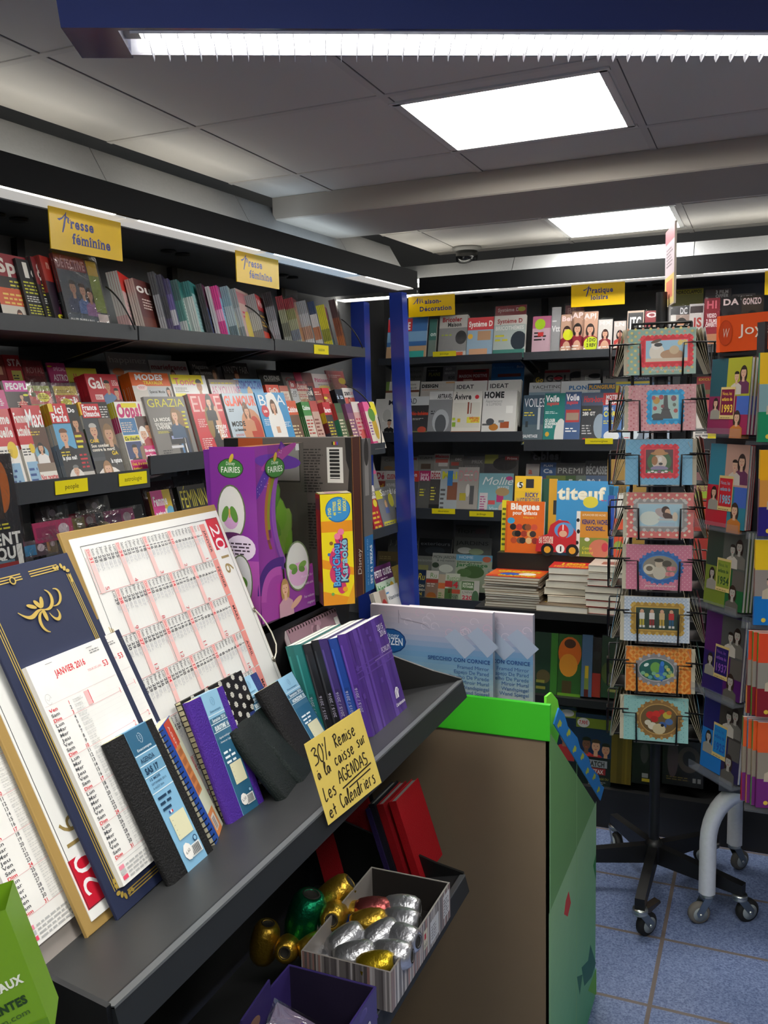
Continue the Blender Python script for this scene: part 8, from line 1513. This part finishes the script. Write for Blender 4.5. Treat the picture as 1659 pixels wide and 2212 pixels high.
hd.E(.018, hh*.52, .022, .036, 'a8360e', n=24); hd.E(.018, hh*.52, .0195, .033, 'b83c10', n=24); hd.T('W', .018, hh*.40, .026, 'd8b8a8', -.01 if False else 0, al='c', fit=.02, sh=.2)
hd.T('Joyeux anniversaire', .062, hh*.44, .030, 'ecdccf', .0, fit=.44)
hd.M = None; bp_(hd, 'header_panel'); sh_ = MB(['plastic']); sh_.add([(*path[1].xy, z0h-.004), (*path[-2].xy, z0h-.004), (*path[-1].xy, z0h-.004), (*(path[-1]+Vector((.05, .25, 0))).xy, z0h-.004), (*path[1].xy, z0h-.012), (*path[-2].xy, z0h-.012), (*path[-1].xy, z0h-.012), (*(path[-1]+Vector((.05, .25, 0))).xy, z0h-.012)], [(3, 2, 1, 0), (4, 5, 6, 7), (0, 1, 5, 4), (1, 2, 6, 5)], '1a1a1c'); bp_(sh_, 'header_tray')
PAL = [(('1f4a54', '9a9a28', '7a2048', '8a1a46'), '1993', '6a1034', 'd8b83a'), (('2a7488', 'b08a7a', 'a8182a', '2a7080'), '1985', 'b01a26', '6aa0b4'), (('2a3a30', '4a4e48', '6a7a28', '1f5a30'), '1954', '7a8a2e', '2a4a2a'), (('4a1a5a', '4a4a48', '241a5a', '4a1a5a'), '1937', '241a58', '7a4a9a'), (('1a1a5a', '3a342e', '1a6ab0', '2a2048'), '1925', '1f78b4', '1f4a9a')]
def year_cover(b, w, h, pal, yr, plate, ink):
    c = pal; b.R(0, h*.5, w*.5, h*.5, c[0]); b.R(w*.42, h*.5, w*.58, h*.5, c[1]); b.R(0, 0, w*.55, h*.5, c[2]); b.R(w*.55, 0, w*.45, h*.5, c[3]); b.R(w*.7, h*.26, w*.3, h*.24, '3a5aa4' if yr > '1960' else '55504a')
    sk = 'c09a80' if yr > '1960' else 'a09a90'; b.person(w*.82, h*.74, h*.14, '241814', sk, '5a2a4a' if yr > '1960' else '6a665e'); b.person(w*.66, h*.70, h*.12, '201814', sk, 'b8b0a4', 0); b.person(w*.74, h*.16, h*.14, '30221a', sk, 'b06a2a' if yr > '1960' else '58544c')
    b.person(w*.18, h*.36, h*.11, '241c18', sk, '8a867c')
    b.R(w*.3, h*.2, w*.36, h*.42, 'c8b070'); b.R(w*.315, h*.25, w*.33, h*.34, plate); b.T('Nous, les', w*.34, h*.515, h*.045, ink, 0, fit=w*.24); b.T('enfants de', w*.34, h*.44, h*.045, ink, .03, fit=w*.26); b.T(yr, w*.33, h*.29, h*.1, ink, .03, fit=w*.3); b.lines(w*.33, h*.212, w*.3, h*.02, 1, '6a5a34')
YC = ['plum and olive', 'scarlet and turquoise', 'grey and moss green', 'violet and charcoal', 'navy and bright blue']
rows = [(772, 938), (960, 1142), (1146, 1318), (1338, 1512), (1512, 1690)]
for i, (ya, yb_) in enumerate(rows):
    za, zb_ = zt(ya), zt(yb_); h = min(za-zb_, .26); w = .165
    M = fr3(P_left+Vector((0, 0, zb_))+ub*.012+nb*.012, ub, (0, 0, 1), nb) @ Matrix.Rotation(-.07, 4, 'X')
    pal, yr, plate, ink = PAL[i]; n = 3
    for k in range(n):
        Mk = M @ Matrix.Translation((-.004*k if i % 2 else .002*k, 0, -.0105*k))
        rr = thing('year_book', ('%s year book in the flank of the tower' % YC[i]) if k == 0 else 'copy behind the %s flank year book' % YC[i], 'book', Mk, None if k == 0 else 'copies behind the %s flank year book' % YC[i])
        b = MB(['matte']); b.box(.001, w-.001, .001, h-.002, -.009, -.001, 'd8d4c8'); b.build('page_block', rr)
        b = MB(['print']); b.box(0, w, 0, h, -.0012, 0, pal[0]); b.box(0, w, 0, h, -.0098, -.0088, pal[2]); b.box(-.0012, 0, 0, h, -.0098, 0, pal[2]); year_cover(b, w, h, pal, yr, plate, ink); b.build('cover', rr)
    tr_ = MB(['glass']); T_ = fr3(P_left+Vector((0, 0, zb_-.004)), ub, nb, (0, 0, 1)); tr_.box(0, .19, -.03, .045, -.004, 0, '8a9098', M=T_); tr_.box(0, .19, .042, .045, 0, .022, '8a9098', M=T_); bp_(tr_, 'clear_shelf')
# front rack, seen only at the picture edge
Yf = 2.50; FR = [((1641, 762), (1637, 955), 1, ('e0b010', '7a9a9c', '0f7a50'), '1f7a5a', '0f6a48'), ((1642, 972), (1638, 1158), 1, ('e0a010', 'c8883a', '241a6a'), 'c89a10', '1a1460'), ((1632, 1166), (1628, 1350), 1, ('e0b818', '8a8078', '0f6ab0'), 'c8a018', '0f5aa0'), ((1636, 1368), (1634, 1548), 3, ('d8441a', '8a8478', '7a1018'), '2a8a2a', 'c8501a'), ((1632, 1560), (1633, 1744), 4, ('d8561a', '8a8070', '6a1a6a'), 'd8561a', '5a1458')]
for i, (a, c, n, cols, sp_, dk) in enumerate(FR):
    P, Q = atY(*c, Yf), atY(*a, Yf); h = Q.z-P.z; w = .235; lab = ('yellow and green', 'amber and indigo', 'yellow and blue', 'orange and dark red', 'orange and purple')[i]
    uF = Vector((math.cos(math.radians(12)), math.sin(math.radians(12)), 0)); nF = uF.cross(z1)
    for k in range(n):
        M = fr3(P-nF*(.013*k)-uF*(.010*k), uF, (0, 0, 1), nF)
        rr = thing('year_book', (lab+' year book facing us at the right edge of the tower') if k == 0 else 'copy stacked behind the %s year book' % lab, 'book', M, None if k == 0 else 'copies behind the %s year book' % lab)
        b = MB(['matte']); b.box(.001, w-.001, .001, h-.001, -.011, -.001, 'd8d4c8'); b.build('page_block', rr); b = MB(['print']); b.box(0, w, 0, h, -.0012, 0, cols[0]); b.box(0, w, 0, h, -.0118, -.0108, cols[2])
        scs = [(sp_ if k == 0 or i < 3 else ('4a6a2a', '2a8a3a', '1f7aa0')[k % 3]), ('6a4a4a', '8a7a60')[k % 2], (dk if k == 0 else ('a81a1f', '3a8a2a', 'c8843a')[k % 3])]
        for j, cc in enumerate(scs): b.box(-.0012, 0, h*(1-(j+1)/3), h*(1-j/3), -.0118, 0, cc)
        b.R(0, h*.65, w, h*.35, cols[0]); b.R(0, h*.34, w, h*.31, cols[1]); b.R(0, 0, w, h*.34, cols[2])
        b.person(w*.16, h*.46, h*.1, '2a1c16', 'c8a088' if i < 3 else 'a8a298', 'b8a890', 0); b.person(w*.4, h*.44, h*.11, '2a1c16', 'c8a088', '8a5a3a'); b.T('Nous, les enfants', w*.3, h*.8, h*.05, 'f0e8d8'); b.E(w*.1, h*.06, .006, .006, 'd8b83a', n=10); b.T('Estuaire', w*.16, h*.045, h*.03, 'e0d8c8'); b.build('cover', rr)
    t_ = MB(['glass']); t_.box(P.x-.03, P.x+.3, Yf-.02, Yf+.09, P.z-.006, P.z-.001, '8a9098'); bp_(t_, 'clear_shelf')
co = MB(['plastic']); co.box(atY(1640, 900, Yf+.1).x+.02, atY(1640, 900, Yf+.1).x+.36, Yf+.075, Yf+.115, atY(1640, 1750, Yf).z, z0h-.01, '33363a'); bp_(co, 'core_panel')
# silver legs with castors
def leg(ptop, pts, r_, nm='leg'):
    mb = MB(['satin']); mb.tube(pts, r_, 'e2e4e6', n=8); return bp_(mb, nm)
cz = atY(1517, 1925, BS.y).z; x0 = BS.x; e1 = atY(1650, 1728, BS.y-.04)
arc_ = [Vector((x0+.012, BS.y, cz))]+[Vector((x0+.012, BS.y, atY(1518, 1815, BS.y).z))]
cx_, czt = x0+.012, atY(1518, 1815, BS.y).z; Rz_ = e1.z-czt; Rx_ = e1.x-cx_-.02
arc_ += [Vector((cx_+Rx_*(1-math.cos(t_)), BS.y+.02*math.sin(t_), czt+Rz_*math.sin(t_))) for t_ in [pi/2*k/10 for k in range(1, 11)]]+[Vector((e1.x+.35, BS.y+.12, e1.z))]
l1 = leg(None, arc_, .027); caster(l1, Vector((x0+.012, BS.y, cz+.004)), pi+.5, '6e6a64', 1.15, False)
bx2 = atZ(1585, 1880, -EYE); tp = atY(1562, 1700, bx2.y)
l2 = leg(None, [Vector((bx2.x, bx2.y, -EYE+.10)), Vector((bx2.x, bx2.y, tp.z+.1)), Vector((bx2.x+.12, bx2.y+.03, tp.z+.16))], .027); caster(l2, Vector((bx2.x, bx2.y, -EYE+.104)), .8, '5a5854', 1.15, False)
l3 = leg(None, [Vector((BS.x+.75, BS.y+.1, -EYE+.10)), Vector((BS.x+.75, BS.y+.1, e1.z)), Vector((BS.x+.4, BS.y+.12, e1.z))], .027); caster(l3, Vector((BS.x+.75, BS.y+.1, -EYE+.104)), .3, '5a5854', 1.15, False)
b_ = MB(['steel']); b_.box(tp.x-.0, tp.x+.6, BS.y-.02, BS.y+.35, e1.z+.0, e1.z+.03, '3a3c40'); bp_(b_, 'base_frame')
# ================================================================ blue pendant lamp
ZP = .70
a, c = atZ(290, 119, ZP), atZ(1650, 121, ZP); ax = (c-a).normalized(); pp = Vector((-ax.y, ax.x, 0)); pp = pp if pp.y > 0 else -pp
nr = atZ(255, 66, ZP); Wd = (a-nr).dot(pp); E0 = atZ(133, 62, ZP); s0 = (E0-nr).dot(ax)
PM = fr3(nr, ax, pp, (0, 0, 1)); Lp = 2.0          # x along the lamp, y away from us, z up
rr = thing('pendant_lamp', 'long dark blue pendant lamp with bright louvred tube, overhead', 'pendant lamp', PM)
sec = [(-.012, 0), (Wd+.016, 0), (Wd+.045, .05), (Wd+.035, .13), (Wd*.5, .17), (-.03, .14), (-.042, .06)]
b = MB(['blue_paint']); YZp = fr3((0, 0, 0), (0, 1, 0), (0, 0, 1), (1, 0, 0))
sec2 = [(-.012, 0), (.0, 0), (.0, .06), (Wd, .06), (Wd, 0), (Wd+.003, 0), (Wd+.03, .05), (Wd+.035, .13), (Wd*.5, .17), (-.03, .14), (-.042, .06)]
for k in range(len(sec2)): 
    p0, p1 = sec2[k], sec2[(k+1) % len(sec2)]; b.add([(0, *p0), (Lp, *p0), (Lp, *p1), (0, *p1)], [(3, 2, 1, 0)], '2b3568')
b.prism(sec, s0, 0, '2b3568', M=YZp); b.prism(sec, Lp, Lp-s0, '2b3568', M=YZp); b.build('housing', rr)
w_ = MB(['satin']); w_.add([(0, .001, .0), (Lp, .001, .0), (Lp, .001, .058), (0, .001, .058), (0, Wd-.001, 0), (Lp, Wd-.001, 0), (Lp, Wd-.001, .058), (0, Wd-.001, .058)], [(0, 1, 2, 3), (7, 6, 5, 4), (3, 2, 6, 7), (0, 3, 7, 4)], 'd8d8dc'); w_.build('reflector', rr)
b = MB(['tube_light']); b.tube([(.03, Wd*.5, .036), (Lp-.03, Wd*.5, .036)], .013, 'fff', n=14); b.build('tube', rr)
b = MB(['plastic']); b.box(.0, .028, Wd*.32, Wd*.68, .016, .056, 'b8b4a8'); b.build('lamp_holder', rr)
b = MB(['plastic'])
x = .045
while x < Lp-.03:
    b.prism([(.003, .016), (Wd-.003, .016), (Wd-.001, -.006), (Wd*.93, -.016), (Wd*.84, -.012), (Wd*.5, .006), (Wd*.14, -.008), (Wd*.03, -.002)], x, x+.0012, 'e6e6ea', M=YZp); x += .031
for y in (.004, Wd*.84): b.box(.02, Lp-.02, y, y+.0014, -.003, .006, 'e6e6ea')
b.build('louvre', rr)
for x in (.4, 1.6): k = MB(['metal']); k.tube([(x, Wd*.5, .165), (x, Wd*.5, HC-ZP)], .0025, 'b0b2b6', n=6); k.build('suspension_wire', rr)
# ================================================================ bagged toys on the left shelf behind the calendars
LT3 = -.50*K
def toybag(px, py, w, h, cc, c2, label, off=.03):
    q = LS(px, py, off); zt_ = q.z; z0 = LT3 if zt_-LT3 > h*.6 else zt_-h; hh = min(h, zt_-z0) if zt_ > z0 else h
    rr = thing('bagged_toy', label, 'toy', ML @ fr((q.x, off, zt_-h), (1, 0, 0), (0, .2, 1)))
    b = MB(['print']); b.box(0, w, h*.68, h, -.002, 0, cc); b.lay = 2; b.R(w*.06, h*.72, w*.5, h*.2, c2); b.E(w*.75, h*.84, w*.14, w*.12, 'b8a8b0'); b.build('header_card', rr)
    b = MB(['plastic'])
    for k in range(3): b.lathe([(.002, -.9), (.5, -.8), (.9, -.4), (1, 0), (.9, .4), (.5, .8), (.002, .9)], (c2, cc, '8a7a5a')[k], n=12, M=Matrix.Translation((w*(.28+.24*k), h*(.36-.1*(k % 2)), .018)) @ Matrix.Diagonal((w*.16, .018, h*.2, 1)) @ Matrix.Rotation(pi/2*0, 4, 'X'))
    b.build('toy', rr); f = MB(['film']); f.box(-.006, w+.006, 0, h*1.02, .040, .0405, 'fff'); f.build('clear_bag', rr)
for a in [((-40, 1152), .17, .20, 'b03a68', 'c8a060', 'pink bagged toy at the left edge, above the navy calendars'), ((58, 1172), .10, .16, '4a3a44', '2f7fae', 'bagged toy with rounded blue body behind the nearer navy calendar'), ((98, 1160), .07, .17, '6a5a3a', 'b0763a', 'bagged toy with small orange boxes beside the gold edged calendar'),
    ((88, 1130), .16, .2, '9a1f52', '7a1f48', 'crimson bagged toy behind the blue bodied one'), ((165, 1110), .12, .2, '8a3040', '9a8a50', 'bagged toy with red and yellow parts above the year calendar'), ((240, 1104), .15, .2, 'a03070', '6a2a5a', 'magenta bagged toy above the middle of the year calendar'), ((85, 1096), .1, .16, '2a2426', '3a2a30', 'dark bagged toy hanging at the back of the toy shelf'), ((180, 1080), .1, .16, '5a4a40', '3a2420', 'brown bagged toy hanging at the back of the toy shelf')]:
    toybag(a[0][0], a[0][1], *a[1:6], off=.03 if a[0][1] > 1125 else .14)
FX = Tier(ML, -.10, -.42*K, 6)
mag(FX, (-150, 992), 22, '23272c', [O(.8, .75, .12, .3, 'b0602a'), R(.2, .5, .6, .4, '3a3430'), T('ENT', .62, .30, .09, 'e4e4e0', .36, .04), T('QUE', .62, .19, .09, 'e4e4e0', .36, .04), X(.5, .42, .45, .06, 2, 'c8c03a'), R(.55, .08, .3, .1, '5a7a8a'), R(.62, .10, .3, .06, '8a2a2a'), R(.9, .03, .07, .26, 'd8d8d4')], 'dark magazine with white barcode hanging at the left edge in plastic', film=1)
# ---------------------------------------------------------------- stand everything on the floor plane z = 0
for o in list(S.objects):
    if o.parent is None: o.location.z += EYE
